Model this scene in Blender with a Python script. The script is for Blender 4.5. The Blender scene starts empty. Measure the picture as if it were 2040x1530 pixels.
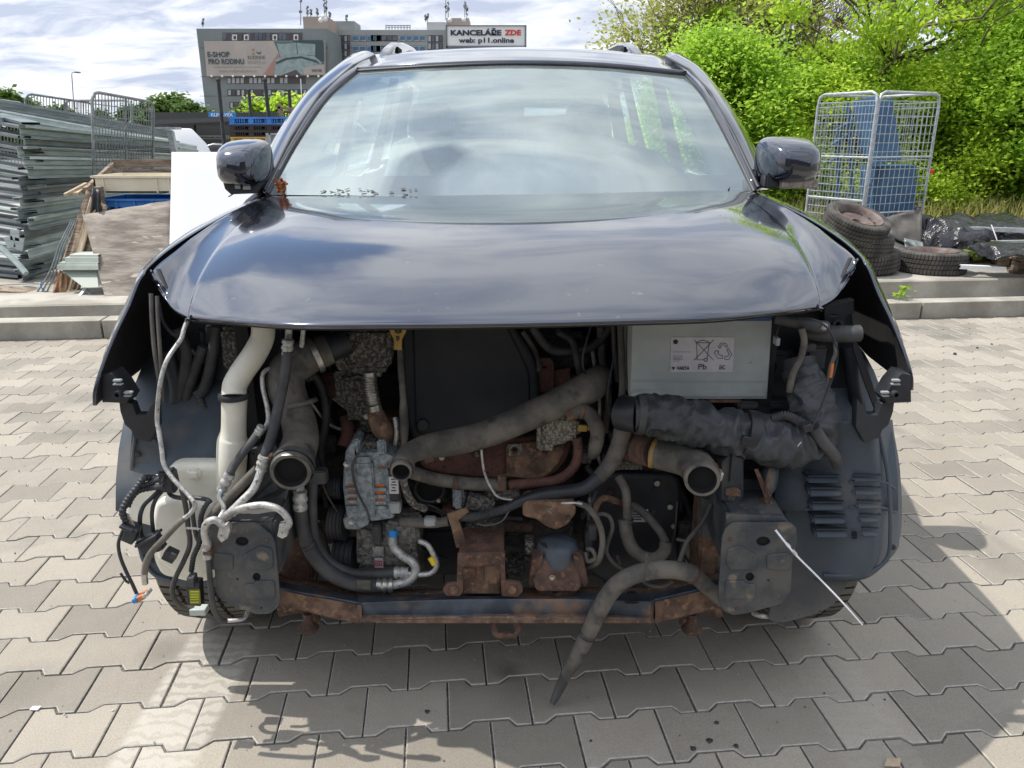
import bpy, bmesh, math, random
import numpy as np
from mathutils import Vector, Matrix, noise

random.seed(7)
rng = np.random.default_rng(7)
R = math.radians
PI = math.pi
scene = bpy.context.scene
C = scene.collection

# ------------------------------------------------------------------ camera
F = 1540.0; PW = 2040; PH = 1530; PITCH = R(17.8); CH = 1.33
SP, CP = math.sin(PITCH), math.cos(PITCH)
cam_d = bpy.data.cameras.new("camera")
cam = bpy.data.objects.new("camera", cam_d); C.objects.link(cam)
cam.location = (0, 0, CH); cam.rotation_euler = (PI/2-PITCH, 0, 0)
cam_d.sensor_width = 36; cam_d.lens = 36*F/PW
cam_d.clip_start = 0.05; cam_d.clip_end = 3000
scene.camera = cam

# ------------------------------------------------------------------ world and sun
SUNV = Vector((0.53, -0.10, -1.0)).normalized()          # travel direction of the light
sun_el = math.asin(-SUNV.z); sun_az = math.atan2(-SUNV.x, -SUNV.y)   # clockwise from +Y
w = bpy.data.worlds.new("World"); scene.world = w; w.use_nodes = True
nt = w.node_tree; nt.nodes.clear()
N = nt.nodes.new; L = nt.links.new
out = N("ShaderNodeOutputWorld"); bg = N("ShaderNodeBackground"); bg.inputs[1].default_value = 0.15
L(bg.outputs[0], out.inputs[0])
sky = N("ShaderNodeTexSky"); sky.sky_type = 'NISHITA'; sky.sun_disc = False
sky.sun_elevation = sun_el; sky.sun_rotation = sun_az
sky.air_density = 1.0; sky.dust_density = 1.2; sky.altitude = 300
tc = N("ShaderNodeTexCoord"); sx = N("ShaderNodeSeparateXYZ"); L(tc.outputs['Generated'], sx.inputs[0])
def wm(op, a, b=None, c=None):
    n = N("ShaderNodeMath"); n.operation = op
    for i, v in enumerate((a, b, c)):
        if v is None: continue
        if isinstance(v, (int, float)): n.inputs[i].default_value = v
        else: L(v, n.inputs[i])
    return n.outputs[0]
zz = wm('ADD', wm('MAXIMUM', sx.outputs[2], 0.0), 0.22)
cx_ = wm('DIVIDE', sx.outputs[0], zz); cy_ = wm('DIVIDE', sx.outputs[1], zz)
cv = N("ShaderNodeCombineXYZ"); L(cx_, cv.inputs[0]); L(cy_, cv.inputs[1])
n1 = N("ShaderNodeTexNoise"); n1.inputs['Scale'].default_value = 1.15; n1.inputs['Detail'].default_value = 9
n1.inputs['Roughness'].default_value = 0.56; n1.inputs['Distortion'].default_value = 0.25; L(cv.outputs[0], n1.inputs['Vector'])
# wide bank of open blue overhead and to the left, cloud elsewhere
def blob(x, y, r, amt):
    dx = wm('SUBTRACT', cx_, x); dy = wm('SUBTRACT', cy_, y)
    d2 = wm('ADD', wm('MULTIPLY', dx, dx), wm('MULTIPLY', dy, dy))
    return wm('MULTIPLY', wm('POWER', 2.718, wm('MULTIPLY', d2, -1.0/(r*r))), amt)
cover = wm('SUBTRACT', n1.outputs[0], 0.0)
for (x, y, r_, a_) in ((-0.68, 1.16, 0.27, 0.42), (-0.33, 1.12, 0.13, 0.24), (-0.16, 0.27, 0.07, 0.20)):
    cover = wm('SUBTRACT', cover, blob(x, y, r_, a_))
cr = N("ShaderNodeValToRGB"); cr.color_ramp.elements[0].position = 0.33; cr.color_ramp.elements[1].position = 0.41
L(cover, cr.inputs[0])
n2 = N("ShaderNodeTexNoise"); n2.inputs['Scale'].default_value = 3.0; n2.inputs['Detail'].default_value = 9; n2.inputs['Roughness'].default_value = 0.58; n2.inputs['Distortion'].default_value = .4
mp2 = N("ShaderNodeMapping"); mp2.inputs['Location'].default_value = (3.1, 1.7, 0.4); mp2.inputs['Scale'].default_value = (0.9, 1.5, 1)
L(cv.outputs[0], mp2.inputs[0]); L(mp2.outputs[0], n2.inputs['Vector'])
cc = N("ShaderNodeValToRGB"); e = cc.color_ramp.elements
e[0].position = 0.38; e[0].color = (0.56, 0.63, 0.79, 1); e[1].position = 0.58; e[1].color = (1.04, 1.07, 1.12, 1)
L(n2.outputs[0], cc.inputs[0])
cs = N("ShaderNodeVectorMath"); cs.operation = 'SCALE'; cs.inputs['Scale'].default_value = 7.6; 
dv = N("ShaderNodeVectorMath"); dv.operation = 'DOT_PRODUCT'; L(tc.outputs['Generated'], dv.inputs[0]); dv.inputs[1].default_value = tuple(-SUNV)
L(cc.outputs[0], cs.inputs[0]); L(wm('MULTIPLY', wm('ADD', 1.0, wm('MULTIPLY', wm('POWER', wm('MAXIMUM', dv.outputs['Value'], 0.0), 3.0), 0.9)), 5.5), cs.inputs['Scale'])   # clouds are brighter towards the sun

mx = N("ShaderNodeMix"); mx.data_type = 'RGBA'
L(cr.outputs[0], mx.inputs[0]); L(sky.outputs[0], mx.inputs[6]); L(cs.outputs[0], mx.inputs[7])
L(mx.outputs[2], bg.inputs[0])

sun_d = bpy.data.lights.new("sun", 'SUN'); sun_d.energy = 3.6; sun_d.angle = R(0.5); sun_d.color = (1, 0.95, 0.87)
sun = bpy.data.objects.new("sun", sun_d); C.objects.link(sun)
sun.rotation_euler = SUNV.to_track_quat('-Z', 'Y').to_euler()
sun.location = (-3, 0.5, 6)

scene.render.engine = 'CYCLES'
scene.view_settings.view_transform = 'Standard'; scene.view_settings.look = 'None'
scene.view_settings.gamma = 1; scene.view_settings.exposure = 0.35
scene.render.resolution_x = 1024; scene.render.resolution_y = 768
scene.cycles.max_bounces = 8; scene.cycles.transparent_max_bounces = 24

# ------------------------------------------------------------------ points from image position and real distance
def W(px, py, Y):
    a = (px-1020)/F; b = (765-py)/F
    t = Y/(b*SP+CP)
    return Vector((a*t, Y, CH+t*(b*CP-SP)))
def G(px, py, z=0.0):
    a = (px-1020)/F; b = (765-py)/F
    t = (z-CH)/(b*CP-SP)
    return Vector((a*t, t*(b*SP+CP), z))
def depth(p): return p[1]*CP + (CH-p[2])*SP
def mpp(p): return depth(p)/F          # metres per photo pixel there

# ------------------------------------------------------------------ materials
def nodes_of(name):
    m = bpy.data.materials.new(name); m.use_nodes = True
    n = m.node_tree; b = n.nodes["Principled BSDF"]
    return m, n, b
def mat(name, c1, c2=None, scale=12, rough=0.6, metal=0.0, bump=0.0, bscale=60, lo=0.4, hi=0.6, c3=None, s3=40, lo3=.6, hi3=.66,
        coat=0.0, rvar=0.0, spec=None, stretch=(1, 1, 1), bdist=0.004):
    m, n, b = nodes_of(name)
    NN = n.nodes.new; LL = n.links.new
    b.inputs['Roughness'].default_value = rough; b.inputs['Metallic'].default_value = metal
    if coat: b.inputs['Coat Weight'].default_value = coat; b.inputs['Coat Roughness'].default_value = 0.04
    if spec is not None: b.inputs['Specular IOR Level'].default_value = spec
    b.inputs['Base Color'].default_value = (*c1, 1)
    t = NN("ShaderNodeTexCoord"); mp = NN("ShaderNodeMapping"); mp.inputs['Scale'].default_value = stretch
    LL(t.outputs['Object'], mp.inputs[0])
    if c2 is not None:
        a = NN("ShaderNodeTexNoise"); a.inputs['Scale'].default_value = scale; a.inputs['Detail'].default_value = 6; a.inputs['Roughness'].default_value = 0.6
        LL(mp.outputs[0], a.inputs['Vector'])
        r = NN("ShaderNodeValToRGB"); r.color_ramp.elements[0].position = lo; r.color_ramp.elements[1].position = hi
        r.color_ramp.elements[0].color = (*c1, 1); r.color_ramp.elements[1].color = (*c2, 1)
        LL(a.outputs[0], r.inputs[0]); col = r.outputs[0]
        if c3 is not None:
            a3 = NN("ShaderNodeTexNoise"); a3.inputs['Scale'].default_value = s3; a3.inputs['Detail'].default_value = 4
            LL(mp.outputs[0], a3.inputs['Vector'])
            r3 = NN("ShaderNodeValToRGB"); r3.color_ramp.elements[0].position = lo3; r3.color_ramp.elements[1].position = hi3
            LL(a3.outputs[0], r3.inputs[0])
            m3 = NN("ShaderNodeMix"); m3.data_type = 'RGBA'; m3.inputs[7].default_value = (*c3, 1)
            LL(r3.outputs[0], m3.inputs[0]); LL(col, m3.inputs[6]); col = m3.outputs[2]
        LL(col, b.inputs['Base Color'])
        if rvar:
            mr = NN("ShaderNodeMapRange"); mr.inputs[3].default_value = rough-rvar; mr.inputs[4].default_value = rough+rvar
            LL(a.outputs[0], mr.inputs[0]); LL(mr.outputs[0], b.inputs['Roughness'])
    if bump:
        bn = NN("ShaderNodeTexNoise"); bn.inputs['Scale'].default_value = bscale; bn.inputs['Detail'].default_value = 5
        LL(mp.outputs[0], bn.inputs['Vector'])
        bu = NN("ShaderNodeBump"); bu.inputs['Strength'].default_value = bump; bu.inputs['Distance'].default_value = bdist
        LL(bn.outputs[0], bu.inputs['Height']); LL(bu.outputs[0], b.inputs['Normal'])
    return m

M = {}
M['rubber'] = mat('rubber', (.055, .052, .05), (.10, .092, .082), 14, .78, bump=.2, bscale=90)
M['hose'] = mat('dusty_hose_rubber', (.075, .070, .064), (.155, .14, .12), 13, .82, bump=.35, bscale=110, c3=(.045, .043, .042), s3=22, lo3=.58, hi3=.72)
M['hose_dark'] = mat('dark_hose_rubber', (.035, .037, .042), (.07, .07, .072), 12, .6, bump=.2, bscale=80)
M['black'] = mat('black_plastic', (.014, .016, .021), (.030, .033, .040), 8, .5, bump=.1, bscale=120, rvar=.12)
M['liner'] = mat('liner_plastic', (.045, .060, .080), (.072, .090, .112), 5, .6, bump=.2, bscale=60, rvar=.12, c3=(.13, .125, .115), s3=7, lo3=.58, hi3=.80)
M['pit'] = mat('pit_black', (.006, .006, .007), rough=.9)  # near-black; paints the shade in holes, mouths and slots, and colours plain black parts
M['innerblack'] = mat('inner_black', (.010, .010, .012), (.02, .02, .022), 8, .8)
M['rust'] = mat('rust', (.085, .050, .036), (.19, .118, .078), 26, .9, bump=.6, bscale=140, c3=(.28, .165, .095), s3=60, lo3=.56, hi3=.70)
M['rust_dark'] = mat('dark_rust', (.060, .036, .028), (.12, .068, .050), 22, .85, bump=.5, bscale=120, c3=(.17, .085, .05), s3=90, lo3=.56, hi3=.66)
M['rust_red'] = mat('red_rust', (.080, .036, .030), (.14, .064, .048), 18, .82, bump=.5, bscale=150, c3=(.035, .025, .025), s3=120, lo3=.6, hi3=.66)
M['cast'] = mat('corroded_cast_alloy', (.07, .065, .058), (.26, .245, .22), 130, .75, metal=.25, bump=1.0, bscale=160, lo=.46, hi=.62, bdist=.008)
M['cast_light'] = mat('pale_corroded_cast', (.13, .115, .09), (.34, .32, .27), 150, .8, metal=.15, bump=1.0, bscale=200, lo=.42, hi=.6, bdist=.008)
M['cast_blue'] = mat('grey_alloy', (.17, .205, .235), (.35, .39, .42), 70, .62, metal=.3, bump=.6, bscale=220)
M['cast_dark'] = mat('dark_cast', (.025, .024, .024), (.06, .055, .05), 60, .7, metal=.2, bump=.8, bscale=120)
M['alu'] = mat('dull_aluminium', (.36, .36, .35), (.55, .54, .52), 60, .5, metal=.55, bump=.4, bscale=160, c3=(.11, .10, .09), s3=130, lo3=.62, hi3=.68)
M['steel'] = mat('bright_steel', (.42, .40, .36), (.55, .53, .5), 40, .35, metal=.9, bump=.1)
M['zinc'] = mat('galvanised_steel', (.36, .39, .41), (.50, .53, .55), 25, .45, metal=.55, bump=.1)
M['white_pl'] = mat('milky_plastic', (.70, .68, .58), (.78, .76, .67), 10, .45, c3=(.50, .42, .28), s3=7, lo3=.62, hi3=.8)
M['white_pl'].node_tree.nodes['Principled BSDF'].inputs['Subsurface Weight'].default_value = .25
M['white_pl'].node_tree.nodes['Principled BSDF'].inputs['Subsurface Radius'].default_value = (.02, .018, .012)
M['plate'] = mat('painted_plate', (.035, .042, .052), (.085, .085, .082), 16, .5, bump=.25, bscale=90, c3=(.17, .14, .11), s3=30, lo3=.62, hi3=.72, rvar=.15)
M['frame'] = mat('flaking_frame_paint', (.030, .040, .055), (.07, .085, .105), 12, .5, bump=.35, bscale=70, c3=(.17, .105, .07), s3=8, lo3=.60, hi3=.68)
M['battery'] = mat('silver_grey_case', (.36, .39, .38), (.43, .46, .45), 9, .5, c3=(.25, .24, .21), s3=45, lo3=.66, hi3=.72)
M['blue'] = mat('blue_plastic', (.03, .09, .26), rough=.4)
M['label'] = mat('label_paper', (.52, .50, .53), (.58, .56, .58), 30, .5)
M['ink'] = mat('ink', (.015, .016, .02), rough=.6)
M['copper'] = mat('copper_winding', (.50, .14, .04), (.62, .22, .07), 120, .45, metal=.5, bump=.5, bscale=300)
M['yellow'] = mat('yellow_plastic', (.42, .27, .05), (.30, .19, .05), 40, .55)
M['bright_yellow'] = mat('bright_yellow_plastic', (.75, .55, .03), rough=.5)
M['tape'] = mat('blue_tape', (.02, .22, .55), rough=.5)
M['redink'] = mat('red_ink', (.45, .04, .05), rough=.6)
M['orange'] = mat('orange_plastic', (.55, .17, .05), rough=.5)
M['grey_conn'] = mat('grey_connector', (.33, .36, .36), rough=.5)
M['tyre'] = mat('tyre_rubber', (.038, .035, .032), (.085, .078, .068), 9, .85, bump=.3, bscale=90)
M['tyre_dust'] = mat('dusty_tyre_rubber', (.085, .078, .068), (.15, .14, .12), 9, .88, bump=.3, bscale=90)
M['rim'] = mat('rusty_steel_rim', (.09, .065, .06), (.16, .13, .12), 12, .6, bump=.2, c3=(.14, .06, .04), s3=25, lo3=.55, hi3=.65)
M['white'] = mat('white_board', (.74, .75, .77), rough=.5)

# car paint: dark metallic blue grey under clear coat, dusted
def paint():
    m, n, b = nodes_of('slate_metallic_paint'); NN = n.nodes.new; LL = n.links.new
    b.inputs['Base Color'].default_value = (.030, .036, .048, 1); b.inputs['Metallic'].default_value = .8
    b.inputs['Roughness'].default_value = .13; b.inputs['Coat Weight'].default_value = 1; b.inputs['Coat IOR'].default_value = 1.66
    t = NN("ShaderNodeTexCoord")
    a = NN("ShaderNodeTexNoise"); a.inputs['Scale'].default_value = 4; a.inputs['Detail'].default_value = 9; a.inputs['Roughness'].default_value = .72
    LL(t.outputs['Object'], a.inputs['Vector'])
    r = NN("ShaderNodeMapRange"); r.inputs[1].default_value = .4; r.inputs[2].default_value = .75; r.inputs[3].default_value = .005; r.inputs[4].default_value = .05
    LL(a.outputs[0], r.inputs[0]); LL(r.outputs[0], b.inputs['Coat Roughness'])
    # dust and scuff specks in the colour
    s = NN("ShaderNodeTexNoise"); s.inputs['Scale'].default_value = 38; s.inputs['Detail'].default_value = 5; LL(t.outputs['Object'], s.inputs['Vector'])
    mr = NN("ShaderNodeValToRGB"); mr.color_ramp.elements[0].position = .67; mr.color_ramp.elements[1].position = .78
    LL(s.outputs[0], mr.inputs[0])
    mul = NN("ShaderNodeMath"); mul.operation = 'MULTIPLY'; LL(mr.outputs[0], mul.inputs[0]); LL(a.outputs[0], mul.inputs[1])
    mi = NN("ShaderNodeMix"); mi.data_type = 'RGBA'; mi.inputs[6].default_value = (.040, .047, .068, 1); mi.inputs[7].default_value = (.22, .23, .25, 1)
    LL(mul.outputs[0], mi.inputs[0]); LL(mi.outputs[2], b.inputs['Base Color'])
    return m
M['paint'] = paint()

def glassmat(name, tint, dust, refl=1.0):
    m = bpy.data.materials.new(name); m.use_nodes = True; n = m.node_tree; n.nodes.clear()
    NN = n.nodes.new; LL = n.links.new
    o = NN("ShaderNodeOutputMaterial"); tr = NN("ShaderNodeBsdfTransparent"); tr.inputs[0].default_value = (*tint, 1)
    gl = NN("ShaderNodeBsdfGlossy"); gl.inputs['Roughness'].default_value = 0.015; gl.inputs[0].default_value = (.90, 1.0, 1.0, 1)
    df = NN("ShaderNodeBsdfDiffuse"); df.inputs[0].default_value = (.62, .73, .73, 1)  # dust film; its pale cyan also paints sky haze on the glass
    fr = NN("ShaderNodeFresnel"); fr.inputs[0].default_value = 1.5+refl
    t = NN("ShaderNodeTexCoord"); a = NN("ShaderNodeTexNoise"); a.inputs['Scale'].default_value = 3.5; a.inputs['Detail'].default_value = 8; LL(t.outputs['Object'], a.inputs['Vector'])
    mr = NN("ShaderNodeMapRange"); mr.inputs[1].default_value = .3; mr.inputs[2].default_value = .75; mr.inputs[3].default_value = dust*.5; mr.inputs[4].default_value = dust*1.6
    LL(a.outputs[0], mr.inputs[0])
    m1 = NN("ShaderNodeMixShader"); LL(mr.outputs[0], m1.inputs[0]); LL(tr.outputs[0], m1.inputs[1]); LL(df.outputs[0], m1.inputs[2])
    m2 = NN("ShaderNodeMixShader"); LL(fr.outputs[0], m2.inputs[0]); LL(m1.outputs[0], m2.inputs[1]); LL(gl.outputs[0], m2.inputs[2])
    LL(m2.outputs[0], o.inputs[0]); return m
M['glass'] = glassmat('windscreen_glass', (.86, .99, .97), .17, 1.7)
M['sideglass'] = glassmat('side_glass', (.62, .75, .72), .03, .1)

# ------------------------------------------------------------------ object helpers
def link(name, me, m, parent=None):
    o = bpy.data.objects.new(name, me); C.objects.link(o)
    if m is not None:
        for k in (m if isinstance(m, (list, tuple)) else [m]): me.materials.append(k)
    if parent is not None:
        o.parent = parent
        if parent.type == 'EMPTY': o.matrix_parent_inverse = Matrix.Translation(-Vector(parent.location))
    return o
def tag(o, label=None, cat=None, group=None, kind=None):
    if label: o['label'] = label
    if cat: o['category'] = cat
    if group: o['group'] = group
    if kind: o['kind'] = kind
    return o
def struct(o): o['kind'] = 'structure'; return o
def empty(name, loc=(0, 0, 0), label=None, cat=None, group=None):
    o = bpy.data.objects.new(name, None); C.objects.link(o); o.location = loc; o.empty_display_size = .1
    return tag(o, label, cat, group)
def smooth(me, ang=40):
    me.polygons.foreach_set('use_smooth', [True]*len(me.polygons))
    try: me.set_sharp_from_angle(angle=R(ang))
    except Exception: pass
def me_from(name, v, f, sm=None):
    me = bpy.data.meshes.new(name); me.from_pydata([tuple(x) for x in v], [], f); me.update()
    if sm: smooth(me, sm)
    return me
class MB:
    """collects shapes into one mesh"""
    def __init__(s): s.v = []; s.f = []; s.m = []
    def add(s, v, f, mi=0):
        o = len(s.v); s.v += [Vector(x) for x in v]; s.f += [[i+o for i in q] for q in f]; s.m += [mi]*len(f)
    def box(s, c, d, rot=None, mi=0, taper=1.0):
        x, y, z = d[0]/2, d[1]/2, d[2]/2
        vs = [Vector((sx_*x*(taper if sz > 0 else 1), sy*y*(taper if sz > 0 else 1), sz*z)) for sz in (-1, 1) for sy in (-1, 1) for sx_ in (-1, 1)]
        if rot is not None: vs = [rot @ q for q in vs]
        vs = [q+Vector(c) for q in vs]
        s.add(vs, [[0, 2, 3, 1], [4, 5, 7, 6], [0, 1, 5, 4], [2, 6, 7, 3], [0, 4, 6, 2], [1, 3, 7, 5]], mi)
    def bar(s, a, b, w_, h_=None, mi=0, up=(0, 0, 1)):
        a = Vector(a); b = Vector(b); d = b-a; h_ = h_ or w_
        if d.length < 1e-6: return
        z = d.normalized(); u = Vector(up)
        if abs(z.dot(u)) > .95: u = Vector((0, 1, 0))
        x = z.cross(u).normalized(); y = x.cross(z).normalized()
        vs = []
        for p in (a, b):
            for (i, j) in ((-1, -1), (1, -1), (1, 1), (-1, 1)): vs.append(p+x*i*w_/2+y*j*h_/2)
        s.add(vs, [[3, 2, 1, 0], [4, 5, 6, 7], [0, 1, 5, 4], [1, 2, 6, 5], [2, 3, 7, 6], [3, 0, 4, 7]], mi)
    def tube(s, pts, r, n=10, mi=0, cap=True):
        v, f = tube_geo(pts, r, n, cap); s.add(v, f, mi)
    def disc_prism(s, outline, thick_vec, mi=0):
        n = len(outline); a = [Vector(p) for p in outline]; b = [p+Vector(thick_vec) for p in a]
        s.add(a+b, [list(range(n)), list(range(2*n-1, n-1, -1))]+[[i, n+i, n+(i+1) % n, (i+1) % n] for i in range(n)], mi)
    def mesh(s, name, sm=35):
        me = bpy.data.meshes.new(name); me.from_pydata([tuple(q) for q in s.v], [], s.f); me.update()
        if any(s.m): me.polygons.foreach_set('material_index', s.m)
        bm = bmesh.new(); bm.from_mesh(me); bmesh.ops.recalc_face_normals(bm, faces=bm.faces); bm.to_mesh(me); bm.free()
        if sm: smooth(me, sm)
        return me
    def build(s, name, m, parent=None, sm=35): return link(name, s.mesh(name, sm), m, parent)

def crom(P, sub):
    P = [np.array(p, float) for p in P]
    if len(P) < 3: 
        return [P[0]+(P[-1]-P[0])*i/sub for i in range(sub+1)]
    Q = [2*P[0]-P[1]]+P+[2*P[-1]-P[-2]]; o = []
    for i in range(1, len(Q)-2):
        p0, p1, p2, p3 = Q[i-1], Q[i], Q[i+1], Q[i+2]
        for k in range(sub):
            t = k/sub
            o.append(.5*((2*p1)+(-p0+p2)*t+(2*p0-5*p1+4*p2-p3)*t*t+(-p0+3*p1-3*p2+p3)*t**3))
    o.append(P[-1]); return o
def frames(pts):
    T = []; n = len(pts)
    for i in range(n):
        a = pts[max(0, i-1)]; b = pts[min(n-1, i+1)]; d = (b-a)
        T.append(d.normalized() if d.length > 1e-9 else Vector((0, 0, 1)))
    u = Vector((0, 0, 1)) if abs(T[0].z) < .9 else Vector((1, 0, 0))
    x = T[0].cross(u).normalized(); X = [x]
    for i in range(1, n):
        x = X[-1]-T[i]*X[-1].dot(T[i])
        x = x.normalized() if x.length > 1e-6 else X[-1]
        X.append(x)
    return T, X
def tube_geo(pts, r, n=12, cap=True, wob=0, seed=0):
    pts = [Vector(p) for p in pts]
    rr = r if isinstance(r, (list, tuple)) else [r]*len(pts)
    T, X = frames(pts); v = []; f = []
    for i, p in enumerate(pts):
        y = T[i].cross(X[i])
        for k in range(n):
            a = 2*PI*k/n; q = X[i]*math.cos(a)+y*math.sin(a)
            k_ = rr[i]
            if wob: k_ *= 1+wob*(.5-abs(noise.noise(Vector((q.x*1.1+seed, q.y*1.1, q.z*1.1))+p*30))*1.6)-wob*.5*abs(noise.noise(p*70+q*.8))
            v.append(p+q*k_)
    for i in range(len(pts)-1):
        for k in range(n):
            a = i*n+k; b = i*n+(k+1) % n
            f.append([a, b, b+n, a+n])
    if cap:
        f.append(list(range(n-1, -1, -1))); m0 = (len(pts)-1)*n; f.append([m0+k for k in range(n)])
    return v, f
def hose(name, m, pts, rp, parent, sub=6, n=16, ribs=None, amp=.12, wob=None, open_=False, pit=None, world=False, cap=True):
    """pts: (px, py, Y[, radius px])"""
    if wob is None: wob = .05 if m in (M['hose'], M['hose_dark']) and rp > 7 and not ribs else 0
    P = []
    for p in pts:
        if world: q = Vector(p[:3]); r_ = p[3] if len(p) > 3 else rp
        else:
            q = W(p[0], p[1], p[2]); r_ = (p[3] if len(p) > 3 else rp)*mpp(q)
        P.append((q.x, q.y, q.z, r_))
    S = crom(P, sub); pp = [Vector(s[:3]) for s in S]; rr = [float(s[3]) for s in S]
    if ribs:      # resample densely, then ripple the radius every `ribs` metres
        ln = [0]
        for i in range(1, len(pp)): ln.append(ln[-1]+(pp[i]-pp[i-1]).length)
        k = max(8, int(ln[-1]/ribs*6)); xs = np.linspace(0, ln[-1], k)
        A = np.array([[*p, r_] for p, r_ in zip(pp, rr)]); B = np.stack([np.interp(xs, ln, A[:, j]) for j in range(4)], 1)
        pp = [Vector(b[:3]) for b in B]; rr = [float(b[3]*(1+amp*math.sin(2*PI*x/ribs))) for b, x in zip(B, xs)]
    if open_:     # hollow mouth at the first point, inside painted black as shade
        T, X = frames(pp); d = T[0]; r0 = rr[0]
        inner = [pp[0]+d*.018, pp[0]+d*.004, pp[0]]
        pp2 = inner+pp; rr2 = [r0*.74, r0*.78, r0*.80]+rr
        pp2[2] = pp[0]-d*.001; pp2[3] = pp[0]; rr2[3] = r0*.97
        # lip: inner wall -> rim -> outer wall; build as a revolved skin with fixed frames
        T2 = [d]*3+T; X2 = [X[0]]*3+X; v = []; f = []
        for i, p in enumerate(pp2):
            y = T2[i].cross(X2[i])
            for k in range(n):
                a = 2*PI*k/n; q = X2[i]*math.cos(a)+y*math.sin(a); v.append(p+q*rr2[i])
        for i in range(len(pp2)-1):
            for k in range(n):
                a = i*n+k; b = i*n+(k+1) % n; f.append([a, b, b+n, a+n])
        f.append(list(range(n-1, -1, -1)))
        m0 = (len(pp2)-1)*n; f.append([m0+k for k in range(n)])
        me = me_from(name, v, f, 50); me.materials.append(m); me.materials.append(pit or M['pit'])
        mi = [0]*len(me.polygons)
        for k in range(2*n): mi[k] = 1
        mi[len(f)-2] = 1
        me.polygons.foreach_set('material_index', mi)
        return link(name, me, None, parent)
    v, f = tube_geo(pp, rr, n, cap, wob)
    return link(name, me_from(name, v, f, 45), m, parent)
def loft_geo(rows, closed=False):
    n = len(rows[0]); v = [p for r_ in rows for p in r_]; f = []
    for i in range(len(rows)-1):
        for k in range(n if closed else n-1):
            a = i*n+k; b = i*n+(k+1) % n; f.append([a, b, b+n, a+n])
    return v, f
def spline_grid(ctrl, su, sv):
    rows = [crom(r_, su) for r_ in ctrl]; cols = list(zip(*rows)); cols = [crom(list(c), sv) for c in cols]
    return [list(r_) for r_ in zip(*cols)]
def plate(name, m, outline, Y, thick, parent=None, holes=(), bevel=.002, px=True, tilt=0.0, ytop=None, res=1, rnd=0):
    """flat plate facing the camera side: outline in photo pixels at distance Y (front face), thickness backwards.
       The outline lies in a vertical plane; `ytop` lets the plane lean (distance at the outline's top)."""
    pts = [W(p[0], p[1], Y) for p in outline] if px else [Vector(p) for p in outline]
    hs = [[W(q[0], q[1], Y) for q in h] if px else [Vector(q) for q in h] for h in holes]
    cu = bpy.data.curves.new(name, 'CURVE'); cu.dimensions = '2D'; cu.fill_mode = 'BOTH'
    cu.extrude = max(thick/2-bevel, 1e-4); cu.bevel_depth = bevel; cu.bevel_resolution = res
    for ps in [pts]+hs:
        if rnd and ps is pts: ps = round_poly(ps, rnd)
        s = cu.splines.new('POLY'); s.points.add(len(ps)-1); s.use_cyclic_u = True
        for i, p in enumerate(ps): s.points[i].co = (p.x, p.z, 0, 1)
    tmp = bpy.data.objects.new(name, cu); C.objects.link(tmp)
    me = bpy.data.meshes.new_from_object(tmp); bpy.data.objects.remove(tmp); bpy.data.curves.remove(cu)
    z0 = min(p.z for p in pts); z1 = max(p.z for p in pts)
    for vv in me.vertices:
        x, z, t = vv.co
        yy = Y+thick/2-t
        if ytop is not None: yy += (ytop-Y)*(z-z0)/(z1-z0)
        vv.co = (x, yy, z)
    smooth(me, 40)
    return link(name, me, m, parent)
def round_poly(ps, r):
    o = []; n = len(ps)
    for i in range(n):
        a, b, c = ps[i-1], ps[i], ps[(i+1) % n]
        d1 = (a-b); d2 = (c-b); k = min(r, d1.length*.45, d2.length*.45)
        p, q = b+d1.normalized()*k, b+d2.normalized()*k
        for t in (0, .25, .5, .75, 1): o.append(p*(1-t)**2+b*2*t*(1-t)+q*t*t)
    return o
def ell(cx, cy, rx, ry=None, n=18): ry = ry or rx; return [(cx+rx*math.cos(2*PI*k/n), cy+ry*math.sin(2*PI*k/n)) for k in range(n)]
def rrect(x0, y0, x1, y1, r=3, n=4):
    o = []
    for (cx, cy, a0) in ((x1-r, y0+r, -90), (x1-r, y1-r, 0), (x0+r, y1-r, 90), (x0+r, y0+r, 180)):
        for k in range(n+1): a = R(a0+90*k/n); o.append((cx+r*math.cos(a), cy+r*math.sin(a)))
    return o
def lump(name, m, x0, y0, x1, y1, Y, dep, parent, amp=.006, sc=40, seed=0, cuts=10, bev=.25):
    """a rough casting filling a pixel box, front face at Y"""
    a = W(x0, y1, Y); b = W(x1, y0, Y); c = (a+b)/2; d = Vector((b.x-a.x, dep, b.z-a.z))
    me = bpy.data.meshes.new(name); bm = bmesh.new(); bmesh.ops.create_cube(bm, size=1)
    bmesh.ops.bevel(bm, geom=bm.edges[:], offset=bev*.4, segments=2, affect='EDGES')
    bmesh.ops.subdivide_edges(bm, edges=bm.edges[:], cuts=3, use_grid_fill=True)
    for vv in bm.verts:
        p = Vector((vv.co.x*d.x, vv.co.y*d.y, vv.co.z*d.z))
        nn = noise.noise_vector(p*sc+Vector((seed, seed*2, 0)))+noise.noise_vector(p*sc*2.5)*.5
        vv.co = p+nn*amp+Vector((c.x, Y+dep/2, c.z))
    bm.to_mesh(me); bm.free(); smooth(me, 50); return link(name, me, m, parent)
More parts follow.
